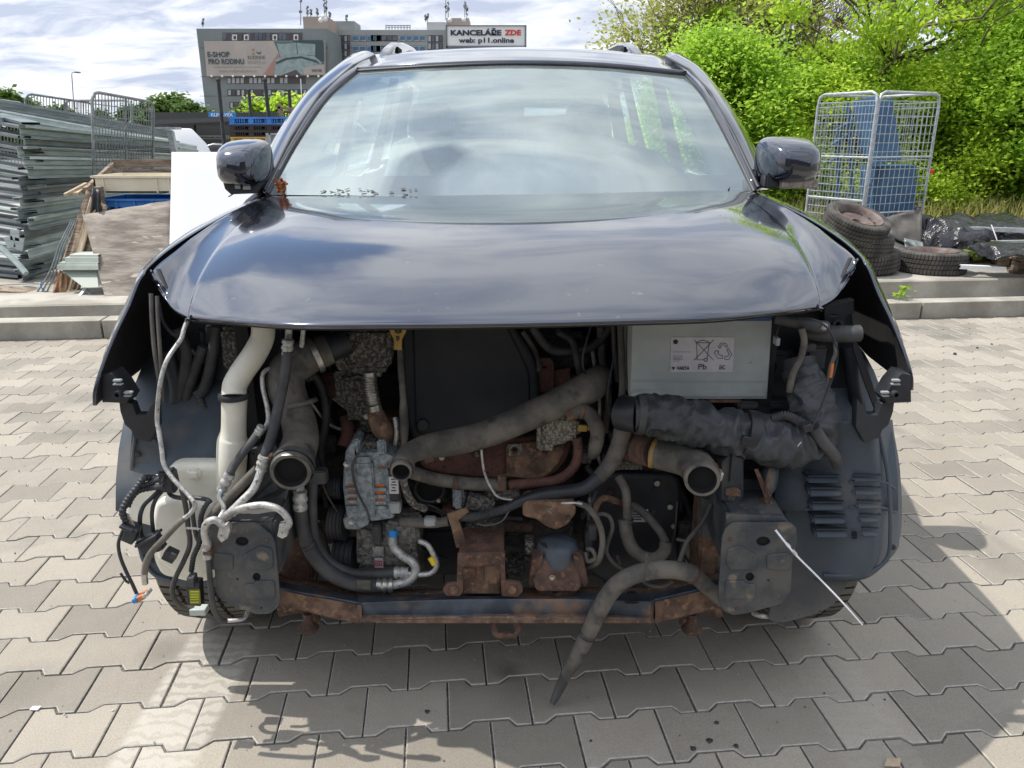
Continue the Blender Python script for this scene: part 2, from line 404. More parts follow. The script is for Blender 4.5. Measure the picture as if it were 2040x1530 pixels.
def pxbox(name, m, x0, y0, x1, y1, Y, dep, parent, bev=.003, mats=None):
    a = W(x0, y1, Y); b = W(x1, y0, Y); c = (a+b)/2
    bm = bmesh.new(); bmesh.ops.create_cube(bm, size=1)
    for vv in bm.verts: vv.co = Vector((c.x+vv.co.x*(b.x-a.x), Y+dep/2+vv.co.y*dep, c.z+vv.co.z*(b.z-a.z)))
    if bev: bmesh.ops.bevel(bm, geom=bm.edges[:], offset=min(bev, dep*.4, (b.x-a.x)*.4, (b.z-a.z)*.4), segments=2, affect='EDGES')
    me = bpy.data.meshes.new(name); bm.to_mesh(me); bm.free(); smooth(me, 30); return link(name, me, m, parent)
def lathe(name, m, prof, base, axis, parent, n=24, sm=40, mi=None):
    """prof: (distance along the axis, radius)"""
    z = Vector(axis).normalized(); u = Vector((0, 0, 1)) if abs(z.z) < .9 else Vector((1, 0, 0)); x = z.cross(u).normalized(); y = z.cross(x)
    v = []; f = []; base = Vector(base)
    for (h, r_) in prof:
        for k in range(n): a = 2*PI*k/n; v.append(base+z*h+(x*math.cos(a)+y*math.sin(a))*max(r_, 1e-5))
    for i in range(len(prof)-1):
        for k in range(n): a = i*n+k; b = i*n+(k+1) % n; f.append([a, b, b+n, a+n])
    f.append(list(range(n-1, -1, -1))); m0 = (len(prof)-1)*n; f.append([m0+k for k in range(n)])
    me = me_from(name, v, f, sm)
    bm = bmesh.new(); bm.from_mesh(me); bmesh.ops.recalc_face_normals(bm, faces=bm.faces); bm.to_mesh(me); bm.free()
    o = link(name, me, m, parent)
    return o
def text_mesh(txt, size, bold=0.0, sx_=1.0):
    cu = bpy.data.curves.new("text", 'FONT'); cu.body = txt; cu.size = size; cu.align_x = 'LEFT'; cu.offset = bold*size
    cu.resolution_u = 3
    tmp = bpy.data.objects.new("text", cu); C.objects.link(tmp)
    me = bpy.data.meshes.new_from_object(tmp); bpy.data.objects.remove(tmp); bpy.data.curves.remove(cu)
    return me
def text_on(name, txt, m, px0, py0, px1, py1, Y, parent, bold=0.0, lift=.0015):
    """text fitted into a pixel box on a plane facing the camera side"""
    me = text_mesh(txt, 1, bold); xs = [v.co.x for v in me.vertices]; ys = [v.co.y for v in me.vertices]
    a = W(px0, py1, Y); b = W(px1, py0, Y)
    kx = (b.x-a.x)/(max(xs)-min(xs)); kz = (b.z-a.z)/(max(ys)-min(ys))
    for v in me.vertices: v.co = (a.x+(v.co.x-min(xs))*kx, Y-lift, a.z+(v.co.y-min(ys))*kz)
    me.materials.append(m)
    return link(name, me, None, parent)
# ================================================================== SETTING
TH = R(5.75); CT, ST = math.cos(TH), math.sin(TH)
def UV(u, v, z=0): return Vector((u*CT-v*ST, u*ST+v*CT, z))
def toUV(p): return (p[0]*CT+p[1]*ST, -p[0]*ST+p[1]*CT)

def paver_mat():
    m, n, b = nodes_of('concrete_pavers'); NN = n.nodes.new; LL = n.links.new
    def mth(op, a, c=None):
        q = NN("ShaderNodeMath"); q.operation = op
        for i, v in enumerate((a, c)):
            if v is None: continue
            if isinstance(v, (int, float)): q.inputs[i].default_value = v
            else: LL(v, q.inputs[i])
        return q.outputs[0]
    t = NN("ShaderNodeNewGeometry"); P = t.outputs['Position']
    at = NN("ShaderNodeAttribute"); at.attribute_name = 'tone'
    a = NN("ShaderNodeTexNoise"); a.inputs['Scale'].default_value = 2.2; a.inputs['Detail'].default_value = 7; a.inputs['Roughness'].default_value = .62; LL(P, a.inputs['Vector'])
    f = NN("ShaderNodeTexNoise"); f.inputs['Scale'].default_value = 260; f.inputs['Detail'].default_value = 3; LL(P, f.inputs['Vector'])
    base = NN("ShaderNodeMix"); base.data_type = 'RGBA'; base.inputs[6].default_value = (.212, .193, .163, 1); base.inputs[7].default_value = (.385, .348, .292, 1)
    k = mth('ADD', mth('MULTIPLY', at.outputs['Fac'], .7), mth('MULTIPLY', mth('SUBTRACT', a.outputs[0], .25), .9)); LL(k, base.inputs[0])
    g = NN("ShaderNodeMix"); g.data_type = 'RGBA'; g.blend_type = 'MULTIPLY'; g.inputs[0].default_value = .45
    gr = NN("ShaderNodeValToRGB"); gr.color_ramp.elements[0].position = .3; gr.color_ramp.elements[0].color = (.55, .55, .55, 1); gr.color_ramp.elements[1].position = .6
    LL(f.outputs[0], gr.inputs[0]); LL(base.outputs[2], g.inputs[6]); LL(gr.outputs[0], g.inputs[7])
    # dark damp or oily stains
    s = NN("ShaderNodeTexNoise"); s.inputs['Scale'].default_value = 1.6; s.inputs['Detail'].default_value = 5; s.inputs['Distortion'].default_value = .6
    mp = NN("ShaderNodeMapping"); mp.inputs['Location'].default_value = (4.2, 1.1, 0); LL(P, mp.inputs[0]); LL(mp.outputs[0], s.inputs['Vector'])
    sr = NN("ShaderNodeValToRGB"); sr.color_ramp.elements[0].position = .58; sr.color_ramp.elements[1].position = .70; LL(s.outputs[0], sr.inputs[0])
    st = NN("ShaderNodeMix"); st.data_type = 'RGBA'; st.inputs[7].default_value = (.13, .125, .115, 1)
    LL(mth('MULTIPLY', sr.outputs[0], .6), st.inputs[0]); LL(g.outputs[2], st.inputs[6])
    # dusty tyre tracks running towards the camera
    sp = NN("ShaderNodeSeparateXYZ"); LL(P, sp.inputs[0])
    col = st.outputs[2]
    for (x0, half, amt) in ((-.80, .105, .62), (.83, .10, .14)):
        d = mth('ABSOLUTE', mth('SUBTRACT', sp.outputs[0], x0))
        edge = NN("ShaderNodeMapRange"); edge.inputs[1].default_value = half; edge.inputs[2].default_value = half-.02; LL(d, edge.inputs[0])
        wv = NN("ShaderNodeTexWave"); wv.wave_type = 'BANDS'; wv.bands_direction = 'Y'; wv.inputs['Scale'].default_value = 9; wv.inputs['Distortion'].default_value = 6
        wv.inputs['Detail Scale'].default_value = 3; LL(P, wv.inputs['Vector'])
        wr = NN("ShaderNodeMapRange"); wr.inputs[1].default_value = .2; wr.inputs[2].default_value = .6; wr.inputs[3].default_value = .45; LL(wv.outputs[1], wr.inputs[0])
        near = NN("ShaderNodeMapRange"); near.inputs[1].default_value = 1.95; near.inputs[2].default_value = 1.75; LL(sp.outputs[1], near.inputs[0])
        k = mth('MULTIPLY', mth('MULTIPLY', edge.outputs[0], wr.outputs[0]), mth('MULTIPLY', near.outputs[0], amt))
        q = NN("ShaderNodeMix"); q.data_type = 'RGBA'; q.inputs[7].default_value = (.50, .475, .42, 1); LL(k, q.inputs[0]); LL(col, q.inputs[6]); col = q.outputs[2]
    # oil drips under the nose of the car
    for (x0, y0, r0, amt) in ((-.01, 1.69, .055, .55), (.03, 1.60, .09, .22), (-1.25, 1.62, .12, .25), (-.95, 1.78, .07, .25)):
        dx = mth('SUBTRACT', sp.outputs[0], x0); dy = mth('SUBTRACT', sp.outputs[1], y0)
        dd = mth('ADD', mth('POWER', mth('ADD', mth('MULTIPLY', dx, dx), mth('MULTIPLY', dy, dy)), .5), mth('MULTIPLY', mth('SUBTRACT', f2_ := s.outputs[0], .5), .08))
        mr_ = NN("ShaderNodeMapRange"); mr_.inputs[1].default_value = r0; mr_.inputs[2].default_value = r0*.3; mr_.inputs[4].default_value = amt; LL(dd, mr_.inputs[0])
        q = NN("ShaderNodeMix"); q.data_type = 'RGBA'; q.inputs[7].default_value = (.06, .057, .052, 1); LL(mr_.outputs[0], q.inputs[0]); LL(col, q.inputs[6]); col = q.outputs[2]
    LL(col, b.inputs['Base Color'])
    b.inputs['Roughness'].default_value = .85; b.inputs['Specular IOR Level'].default_value = .3
    bu = NN("ShaderNodeBump"); bu.inputs['Strength'].default_value = .5; bu.inputs['Distance'].default_value = .0025; LL(f.outputs[0], bu.inputs['Height'])
    bu2 = NN("ShaderNodeBump"); bu2.inputs['Strength'].default_value = .4; bu2.inputs['Distance'].default_value = .01
    f2 = NN("ShaderNodeTexNoise"); f2.inputs['Scale'].default_value = 14; f2.inputs['Detail'].default_value = 6; LL(P, f2.inputs['Vector'])
    LL(f2.outputs[0], bu2.inputs['Height']); LL(bu.outputs[0], bu2.inputs['Normal']); LL(bu2.outputs[0], b.inputs['Normal'])
    return m
M['paver'] = paver_mat()
M['paver_edge'] = mat('paver_arris', (.33, .315, .29), (.46, .44, .40), 60, .9)
M['joint'] = mat('gritty_joint_sand', (.06, .054, .046), (.20, .18, .15), 190, .95, bump=1, bscale=260, c3=(.34, .32, .28), s3=330, lo3=.62, hi3=.66)
M['concrete'] = mat('weathered_concrete', (.27, .255, .22), (.40, .38, .34), 4, .9, bump=.5, bscale=60, c3=(.14, .13, .11), s3=6, lo3=.54, hi3=.72)
M['concrete_top'] = mat('sunbleached_concrete', (.28, .26, .225), (.41, .39, .34), 2.5, .9, bump=.6, bscale=80, c3=(.22, .20, .17), s3=3, lo3=.54, hi3=.72)
M['soil'] = mat('dry_soil', (.13, .11, .075), (.26, .22, .15), 1.5, .95, bump=.6, bscale=20)
M['asphalt'] = mat('asphalt', (.10, .10, .10), (.15, .148, .14), 2, .9)

a_ = 0.0115; PL = .20; PD = .150; VK = 5.46
def paver_outline(k, n_):
    """paver n_ of course k as (u, v) points"""
    u0 = (n_+.5*(k % 2))*PL
    near = [(0, -1), (.16, -1), (.30, 1), (.72, 1), (.80, -1), (1, -1)]
    far = [(0, 1), (.22, 1), (.30, -1), (.66, -1), (.80, 1), (1, 1)]
    pts = [(u0+p*PL, k*PD+a_*s) for p, s in near]+[(u0+p*PL, (k+1)*PD+a_*s) for p, s in reversed(far)]
    return pts
def inset(pts, g):
    n = len(pts); o = []
    for i in range(n):
        p0 = np.array(pts[i-1]); p1 = np.array(pts[i]); p2 = np.array(pts[(i+1) % n])
        d1 = p1-p0; d1 /= np.linalg.norm(d1); d2 = p2-p1; d2 /= np.linalg.norm(d2)
        n1_ = np.array((-d1[1], d1[0])); n2_ = np.array((-d2[1], d2[0])); b_ = n1_+n2_; b_ /= max(np.dot(b_, n1_), .5)
        o.append(p1+b_*g)
    return o
def build_yard():
    v = []; f = []; mi = []; tone = []
    K0, K1 = 2, 37
    for k in range(K0, K1):
        for n_ in range(-27, 34):
            o = paver_outline(k, n_)
            if (k+1)*PD > VK+.02: continue
            if o[0][1] > 3.6 and False: continue
            t = random.random(); dz = random.uniform(-.0015, .0015); tx = random.uniform(-.006, .006); ty = random.uniform(-.008, .008)
            cu = sum(p[0] for p in o)/12; cvv = sum(p[1] for p in o)/12; jit = random.uniform(-.0006, .0012)
            rings = [(inset(o, .0044+jit), 0), (inset(o, .0022+jit), -.0022), (inset(o, .0020+jit), -.014)]
            b0 = len(v)
            for pts, z in rings:
                for p in pts: v.append(UV(p[0], p[1], z+dz+(p[0]-cu)*tx+(p[1]-cvv)*ty))
            f.append([b0+i for i in range(12)]); mi.append(0); tone.append(t)
            for r_ in (0, 1):
                for i in range(12):
                    a = b0+r_*12+i; b = b0+r_*12+(i+1) % 12
                    f.append([a, a+12, b+12, b]); mi.append(1 if r_ == 0 else 0); tone.append(t)
    me = bpy.data.meshes.new('paved_yard'); me.from_pydata([tuple(q) for q in v], [], f); me.update()
    me.materials.append(M['paver']); me.materials.append(M['paver_edge'])
    me.polygons.foreach_set('material_index', mi)
    at = me.attributes.new('tone', 'FLOAT', 'FACE'); at.data.foreach_set('value', tone)
    o = bpy.data.objects.new('paved_yard', me); C.objects.link(o); struct(o)
build_yard()
# ground: joint bedding near, then a sheet to the horizon
mb = MB(); mb.add([UV(-30, -9, -.007), UV(30, -9, -.007), UV(30, VK+.05, -.007), UV(-30, VK+.05, -.007)], [[0, 1, 2, 3]])
struct(mb.build('yard_bedding', M['joint']))
mb = MB(); mb.add([(-900, -300, -.32), (900, -300, -.32), (900, 1500, -.32), (-900, 1500, -.32)], [[0, 1, 2, 3]])
struct(mb.build('ground', M['soil']))
# kerb stones along the far side of the yard
mb = MB(); u = -14.3
while u < 20:
    L_ = 1.0
    c = UV(u+L_/2, VK+.075, .055)
    bm_ = Matrix.Rotation(TH, 3, 'Z')
    mb.box(c, (L_-.012, .15, .13), bm_); u += L_
kerb = struct(mb.build('kerb', M['concrete_top'], sm=None))
md = kerb.modifiers.new('bevel', 'BEVEL'); md.width = .006; md.segments = 2
# slab behind it: strip, riser and broad top
mb = MB(); mb.box(UV(2, VK+.15+.09, .035), (56, .185, .09), Matrix.Rotation(TH, 3, 'Z')); struct(mb.build('gravel_strip', M['concrete']))
def slab_obj():
    mb = MB(); z = .235; V0 = VK+.30
    # right part stands higher than left
    us = np.linspace(-30, 30, 120)
    top = []; 
    for u in us:
        z = .235-.06*min(1, max(0, (2.5-u)/5)); j = .006*noise.noise(Vector((u*3, 0, 0)))
        top.append((UV(u, V0+j, -.02), UV(u, V0+j, z-.012+j*.5), UV(u, V0+.012+j, z+j*.3), UV(u, V0+.5, z), UV(u, V0+9.5, z-.02)))
    v, f = loft_geo(top); mb.add(v, f)
    return mb.build('concrete_slab', M['concrete_top'], sm=30)
struct(slab_obj())
SZ = .235     # slab top height
# distant asphalt lot behind the left-hand storage
mb = MB(); mb.add([(-80, 14.0, -.30), (14, 14.0, -.30), (14, 90, -.30), (-80, 90, -.30)], [[0, 1, 2, 3]])
struct(mb.build('car_park', M['asphalt']))

# ------------------------------------------------------------------ foliage
def leafmat(name, c, c2, trans=.35):
    m = bpy.data.materials.new(name); m.use_nodes = True; n = m.node_tree; b = n.nodes["Principled BSDF"]; NN = n.nodes.new; LL = n.links.new
    g = NN("ShaderNodeNewGeometry"); a = NN("ShaderNodeTexNoise"); a.inputs['Scale'].default_value = 1.6; a.inputs['Detail'].default_value = 3; LL(g.outputs['Position'], a.inputs['Vector'])
    ad = NN("ShaderNodeMath"); ad.operation = 'ADD'; mr = NN("ShaderNodeMapRange"); mr.inputs[1].default_value = .35; mr.inputs[2].default_value = .65; mr.inputs[4].default_value = .6; LL(a.outputs[0], mr.inputs[0])
    ri = NN("ShaderNodeMath"); ri.operation = 'MULTIPLY'; ri.inputs[1].default_value = .4; LL(g.outputs['Random Per Island'], ri.inputs[0])
    LL(mr.outputs[0], ad.inputs[0]); LL(ri.outputs[0], ad.inputs[1])
    mi = NN("ShaderNodeMix"); mi.data_type = 'RGBA'; mi.inputs[6].default_value = (*c, 1); mi.inputs[7].default_value = (*c2, 1); LL(ad.outputs[0], mi.inputs[0])
    LL(mi.outputs[2], b.inputs['Base Color']); b.inputs['Roughness'].default_value = .5; b.inputs['Specular IOR Level'].default_value = .35
    tr = NN("ShaderNodeBsdfTranslucent"); LL(mi.outputs[2], tr.inputs[0]); ms = NN("ShaderNodeMixShader"); ms.inputs[0].default_value = trans
    o = n.nodes["Material Output"]; LL(b.outputs[0], ms.inputs[1]); LL(tr.outputs[0], ms.inputs[2]); LL(ms.outputs[0], o.inputs[0]); return m
M['leaf'] = leafmat('spring_leaves', (.22, .41, .035), (.54, .74, .10), .6)
M['leaf_y'] = leafmat('yellow_green_leaves', (.27, .46, .035), (.64, .78, .10), .6)
M['leaf_pale'] = leafmat('pale_young_leaves', (.30, .33, .09), (.50, .52, .17), .45)
M['leaf_far'] = leafmat('distant_leaves', (.07, .13, .03), (.17, .27, .06), .3)
M['bark'] = mat('bark', (.10, .075, .055), (.19, .155, .125), 20, .9, bump=.6, bscale=60)
M['drygrass'] = leafmat('dry_grass', (.42, .33, .15), (.30, .36, .08), .3)

def leaves_mesh(name, centers, size, droop=.3, aspect=1.7, fold=True):
    """many small folded leaves (two quads per leaf) at the given centres"""
    n = len(centers); c = np.array(centers)
    ax = rng.normal(size=(n, 3)); ax[:, 2] = ax[:, 2]*.5-droop; ax /= np.linalg.norm(ax, axis=1)[:, None]
    up = rng.normal(size=(n, 3)); up[:, 2] = np.abs(up[:, 2])+.8
    sd = np.cross(ax, up); sd /= np.linalg.norm(sd, axis=1)[:, None]; nn = np.cross(sd, ax)
    s = size*rng.uniform(.6, 1.25, n)[:, None]; l = s*aspect
    p0 = c-ax*l/2; p3 = c+ax*l/2; m_ = c-nn*s*.12
    q1 = c+sd*s/2-ax*l*.08; q2 = c-sd*s/2-ax*l*.08
    V = np.stack([p0, q1, p3, q2], 1).reshape(-1, 3)
    me = bpy.data.meshes.new(name); me.vertices.add(4*n); me.vertices.foreach_set('co', V.ravel())
    me.loops.add(4*n); me.polygons.add(n)
    me.loops.foreach_set('vertex_index', np.arange(4*n, dtype=np.int32)); me.polygons.foreach_set('loop_start', np.arange(n, dtype=np.int32)*4)
    me.update(calc_edges=True); return me
def limb(mb, a, b, r0, r1, n=6, bend=.08):
    a = Vector(a); b = Vector(b); d = (b-a); P = []
    for i in range(5):
        t = i/4; o = Vector((random.uniform(-1, 1), random.uniform(-1, 1), random.uniform(-1, 1)))*d.length*bend*math.sin(PI*t)
        P.append(a+d*t+o)
    mb.tube(P, [r0+(r1-r0)*i/4 for i in range(5)], n, cap=False); return P
def make_tree(name, h, crown_r, crown_z0, nclump, nleaf, leaf, lm, clump=.5, trunk_r=.09, loc=(0, 0, 0), label=None, group=None, cat='tree', droop=.3, squash=.8, bare=0):
    root = empty(name, (0, 0, 0), label, cat, group)
    mb = MB(); top = Vector((random.uniform(-.2, .2), random.uniform(-.2, .2), h*.8)); tr = limb(mb, (0, 0, -.05), top, trunk_r, trunk_r*.35, 8, .04)
    cen = []
    for i in range(nclump):
        z = crown_z0+(h-crown_z0)*random.random()**.8
        k = math.sin(PI*min(1, max(.08, (z-crown_z0)/(h-crown_z0)*.85+.15)))**.6; a = random.uniform(0, 2*PI); rr_ = crown_r*k*math.sqrt(random.uniform(.15, 1))
        p = Vector((rr_*math.cos(a), rr_*math.sin(a), z))
        t = max(.1, min(.95, (z*.75)/h)); q = tr[min(4, int(t*5))]
        q = Vector((q.x, q.y, min(q.z, z-.1)))
        br = limb(mb, q, p, trunk_r*.3, .008, 5, .1)
        for s in range(bare):
            e_ = p+Vector((random.uniform(-1, 1), random.uniform(-1, 1), random.uniform(-.2, 1)))*clump*1.2; limb(mb, br[3], e_, .01, .003, 3, .1)
        sc = clump*random.uniform(.6, 1.3); m_ = int(nleaf*sc/clump)
        g_ = rng.normal(size=(m_, 3))*sc*.5; g_[:, 2] *= squash; cen.append(np.array(p)+g_)
        m2 = m_//5; tt = rng.random((m2, 1)); cen.append(np.array(q)*(1-tt)+np.array(p)*tt+rng.normal(size=(m2, 3))*.12)
    mb.build('trunk', M['bark'], root, 50)
    cen = np.concatenate(cen); cen = cen[cen[:, 2] > .02]
    link('crown', leaves_mesh('crown', cen, leaf, droop), lm, root)
    root.location = loc; return root
def dup(root, loc, rz=0, sc=1.0, label=None, name=None):
    r_ = root.copy(); C.objects.link(r_); r_.location = loc; r_.rotation_euler = (0, 0, rz); r_.scale = (sc,)*3 if isinstance(sc, (int, float)) else sc
    if label: r_['label'] = label
    for ch in list(root.children):
        c = ch.copy(); C.objects.link(c); c.parent = r_
        for g in list(ch.children):
            d = g.copy(); C.objects.link(d); d.parent = c
    return r_
# hedge shrubs filling the far right
GB = 'shrubs in the green hedge behind the cage'
b1 = make_tree('shrub', 2.3, 1.15, .05, 70, 900, .040, M['leaf'], .42, .03, label='x', group=GB, cat='shrub', droop=.25)
b2 = make_tree('shrub', 1.9, 1.1, .05, 66, 900, .038, M['leaf_y'], .40, .03, label='x', group=GB, cat='shrub', droop=.25)
HB = [(2.9, 11.2, 1.0, b1, 'leafy green shrub low in the hedge just right of the car roof'),
      (4.15, 11.0, .92, b2, 'yellow-green shrub directly left of the wire cage'),
      (4.9, 12.6, .95, b1, 'green shrub right behind the wire cage'),
      (5.7, 11.2, .95, b2, 'bright shrub showing through the right half of the wire cage'),
      (6.9, 11.3, 1.12, b1, 'broad green shrub to the right of the wire cage'),
      (8.1, 10.8, 1.1, b2, 'bright yellow-green shrub at the right edge of the photo'),
      (2.4, 12.6, .8, b2, 'shrub half hidden by the car roof at the left end of the hedge'),
      (3.6, 13.2, .85, b1, 'taller shrub in the second row left of the wire cage'),
      (6.2, 13.2, .95, b1, 'tall shrub in the second row under the ash tree'),
      (7.9, 13.2, 1.35, b2, 'tallest bright shrub at the back right of the hedge'),
      (9.6, 12.5, 1.5, b1, 'dark green shrub beyond the right edge of the hedge')]
used = set()
for i, (x, y, s, p, lab) in enumerate(HB):
    if p.name in used: dup(p, (x, y, SZ-.05), random.uniform(0, 6), s, lab)
    else:
        p.location = (x, y, SZ-.05); p.scale = (s,)*3; p['label'] = lab; used.add(p.name)
# trees over the hedge
make_tree('ash_tree', 5.4, 2.7, 2.2, 40, 520, .050, M['leaf_y'], .50, .10, (5.6, 12.3, SZ), 'large ash tree with bright hanging leaves spreading over the hedge', cat='tree', droop=.9, squash=.45, bare=2)
make_tree('ash_tree', 6.2, 2.4, 2.3, 50, 560, .052, M['leaf_y'], .55, .10, (8.6, 13.0, SZ), 'second leafy tree leaning in at the top right corner', cat='tree', droop=.8, squash=.5, bare=2)
make_tree('willow_tree', 4.1, 1.7, 1.2, 70, 210, .055, M['leaf_pale'], .45, .06, (3.3, 14.0, SZ), 'pale thin-leaved tree beside the car roof, twigs showing', cat='tree', droop=.1, squash=.9, bare=5)
make_tree('bare_tree', 4.3, 1.6, 1.2, 60, 14, .05, M['leaf_pale'], .5, .06, (4.7, 15.0, SZ), 'almost bare grey twiggy tree between the two leafy trees', cat='tree', droop=.1, bare=14)
# grass at the hedge foot
def grass(name, pts, h, m, n_=1, w=.012):
    n = len(pts); P = np.array(pts); d = rng.normal(size=(n, 3))*.35; d[:, 2] = 1; hh = h*rng.uniform(.4, 1.2, n)[:, None]
    sd = rng.normal(size=(n, 3)); sd[:, 2] = 0; sd /= np.linalg.norm(sd, axis=1)[:, None]
    v = np.stack([P-sd*w, P+sd*w, P+d*hh], 1).reshape(-1, 3)
    me = bpy.data.meshes.new(name); me.vertices.add(3*n); me.vertices.foreach_set('co', v.ravel()); me.loops.add(3*n); me.polygons.add(n)
    me.loops.foreach_set('vertex_index', np.arange(3*n, dtype=np.int32)); me.polygons.foreach_set('loop_start', np.arange(n, dtype=np.int32)*3)
    me.update(calc_edges=True); o = link(name, me, m); return tag(o, None, 'grass', kind='stuff')
gp = np.stack([rng.uniform(1.5, 11, 9000), rng.uniform(9.6, 11.3, 9000), np.full(9000, SZ-.02)], 1)
tag(grass('dry_grass', gp, .38, M['drygrass']), 'dry yellow grass along the foot of the hedge')
# soil bank under the hedge
mb = MB(); v, f = loft_geo([[Vector((x, y, SZ-.02+z+.05*noise.noise(Vector((x, y, 0))))) for x in np.linspace(1, 30, 30)] for y, z in ((9.4, .005), (10.2, .03), (12, .06), (18, .05), (60, .0))])
mb.add(v, f); struct(mb.build('hedge_bank', M['soil']))
# ================================================================== THE CAR
XC = -.012
car = empty('car', (XC, 3.3, 0), 'dark slate grey car stripped of bumper, grille and headlights, engine bay open', 'car')

def sym(p, s): return Vector((XC+s*p[0], p[1]+.02*s*p[0], p[2]+.013*s*p[0]))
# ---- bonnet: control rows front -> rear, centre -> side
HOOD = [
 [(0, 1.414, .988), (.22, 1.420, .988), (.40, 1.440, .986), (.54, 1.500, .983), (.645, 1.575, .974), (.660, 1.586, .974), (.722, 1.645, .990), (.781, 1.722, 1.053)],
 [(0, 1.418, 1.000), (.22, 1.424, 1.000), (.405, 1.444, .998), (.545, 1.504, .994), (.650, 1.580, .986), (.665, 1.592, .984), (.727, 1.655, .999), (.785, 1.732, 1.057)],
 [(0, 1.50, 1.028), (.22, 1.505, 1.028), (.41, 1.520, 1.026), (.552, 1.570, 1.020), (.660, 1.635, 1.014), (.676, 1.646, 1.008), (.736, 1.70, 1.018), (.787, 1.775, 1.066)],
 [(0, 1.62, 1.062), (.22, 1.625, 1.062), (.42, 1.64, 1.060), (.57, 1.68, 1.058), (.670, 1.735, 1.053), (.688, 1.745, 1.045), (.742, 1.79, 1.050), (.784, 1.85, 1.080)],
 [(0, 1.82, 1.105), (.22, 1.82, 1.105), (.42, 1.83, 1.104), (.58, 1.86, 1.102), (.682, 1.90, 1.094), (.700, 1.91, 1.088), (.748, 1.94, 1.090), (.778, 1.97, 1.104)],
 [(0, 2.10, 1.141), (.22, 2.10, 1.141), (.42, 2.11, 1.141), (.58, 2.12, 1.140), (.690, 2.15, 1.131), (.706, 2.16, 1.129), (.742, 2.17, 1.128), (.768, 2.18, 1.134)],
 [(0, 2.32, 1.158), (.22, 2.32, 1.158), (.42, 2.33, 1.158), (.58, 2.35, 1.159), (.680, 2.37, 1.156), (.695, 2.375, 1.155), (.728, 2.39, 1.155), (.752, 2.42, 1.156)],
 [(0, 2.385, 1.163), (.22, 2.385, 1.163), (.42, 2.40, 1.163), (.58, 2.42, 1.163), (.675, 2.45, 1.162), (.688, 2.455, 1.162), (.718, 2.47, 1.162), (.742, 2.50, 1.162)],
]
rows = [[sym(p, -1) for p in reversed(r_[1:])]+[sym(p, 1) for p in r_] for r_ in HOOD]
grid = spline_grid(rows, 8, 8)
v, f = loft_geo([[Vector(p) for p in r_] for r_ in grid])
f = [q[::-1] for q in f]
me = me_from('bonnet', v, f, 60)
bm = bmesh.new(); bm.from_mesh(me); bmesh.ops.recalc_face_normals(bm, faces=bm.faces)
if sum(q.normal.z for q in bm.faces) < 0: bmesh.ops.reverse_faces(bm, faces=bm.faces)
bm.to_mesh(me); bm.free(); smooth(me, 80)
bonnet = link('bonnet', me, [M['paint'], M['innerblack']], car)
md = bonnet.modifiers.new('thick', 'SOLIDIFY'); md.thickness = .009; md.offset = -1; md.material_offset = 0; md.material_offset_rim = 0
# inner bonnet frame (underside stiffener) seen as a dark edge
mb = MB(); pr = [[sym((x, y+.02, z-.001), s) for (x, y, z) in [HOOD[0][i] for i in range(8)]] for s in (-1, 1)]
path = [Vector(p) for p in crom(list(reversed(pr[0]))+pr[1][1:], 5)]
mb.tube(path, .007, 8); mb.build('bonnet_flange', M['innerblack'], bonnet, 60)

# ---- wings
FEN = [
 [(.799, 1.705, 1.052), (.806, 1.685, 1.035), (.818, 1.655, .990), (.836, 1.610, .935), (.853, 1.575, .880), (.865, 1.555, .835), (.872, 1.555, .800)],
 [(.806, 1.755, 1.064), (.824, 1.745, 1.048), (.846, 1.725, 1.000), (.868, 1.690, .940), (.884, 1.660, .880), (.892, 1.640, .830), (.896, 1.635, .790)],
 [(.808, 1.90, 1.088), (.838, 1.90, 1.075), (.872, 1.89, 1.030), (.900, 1.88, .960), (.915, 1.87, .890), (.922, 1.86, .830), (.922, 1.86, .785)],
 [(.800, 2.12, 1.116), (.842, 2.12, 1.104), (.884, 2.12, 1.055), (.912, 2.12, .975), (.926, 2.12, .90), (.932, 2.12, .84), (.930, 2.12, .790)],
 [(.785, 2.40, 1.142), (.838, 2.40, 1.128), (.886, 2.40, 1.075), (.914, 2.40, .98), (.926, 2.40, .88), (.930, 2.40, .70), (.925, 2.44, .52)],
 [(.770, 2.62, 1.160), (.832, 2.62, 1.140), (.886, 2.62, 1.085), (.914, 2.62, .98), (.926, 2.62, .80), (.928, 2.62, .50), (.915, 2.62, .26)],
]
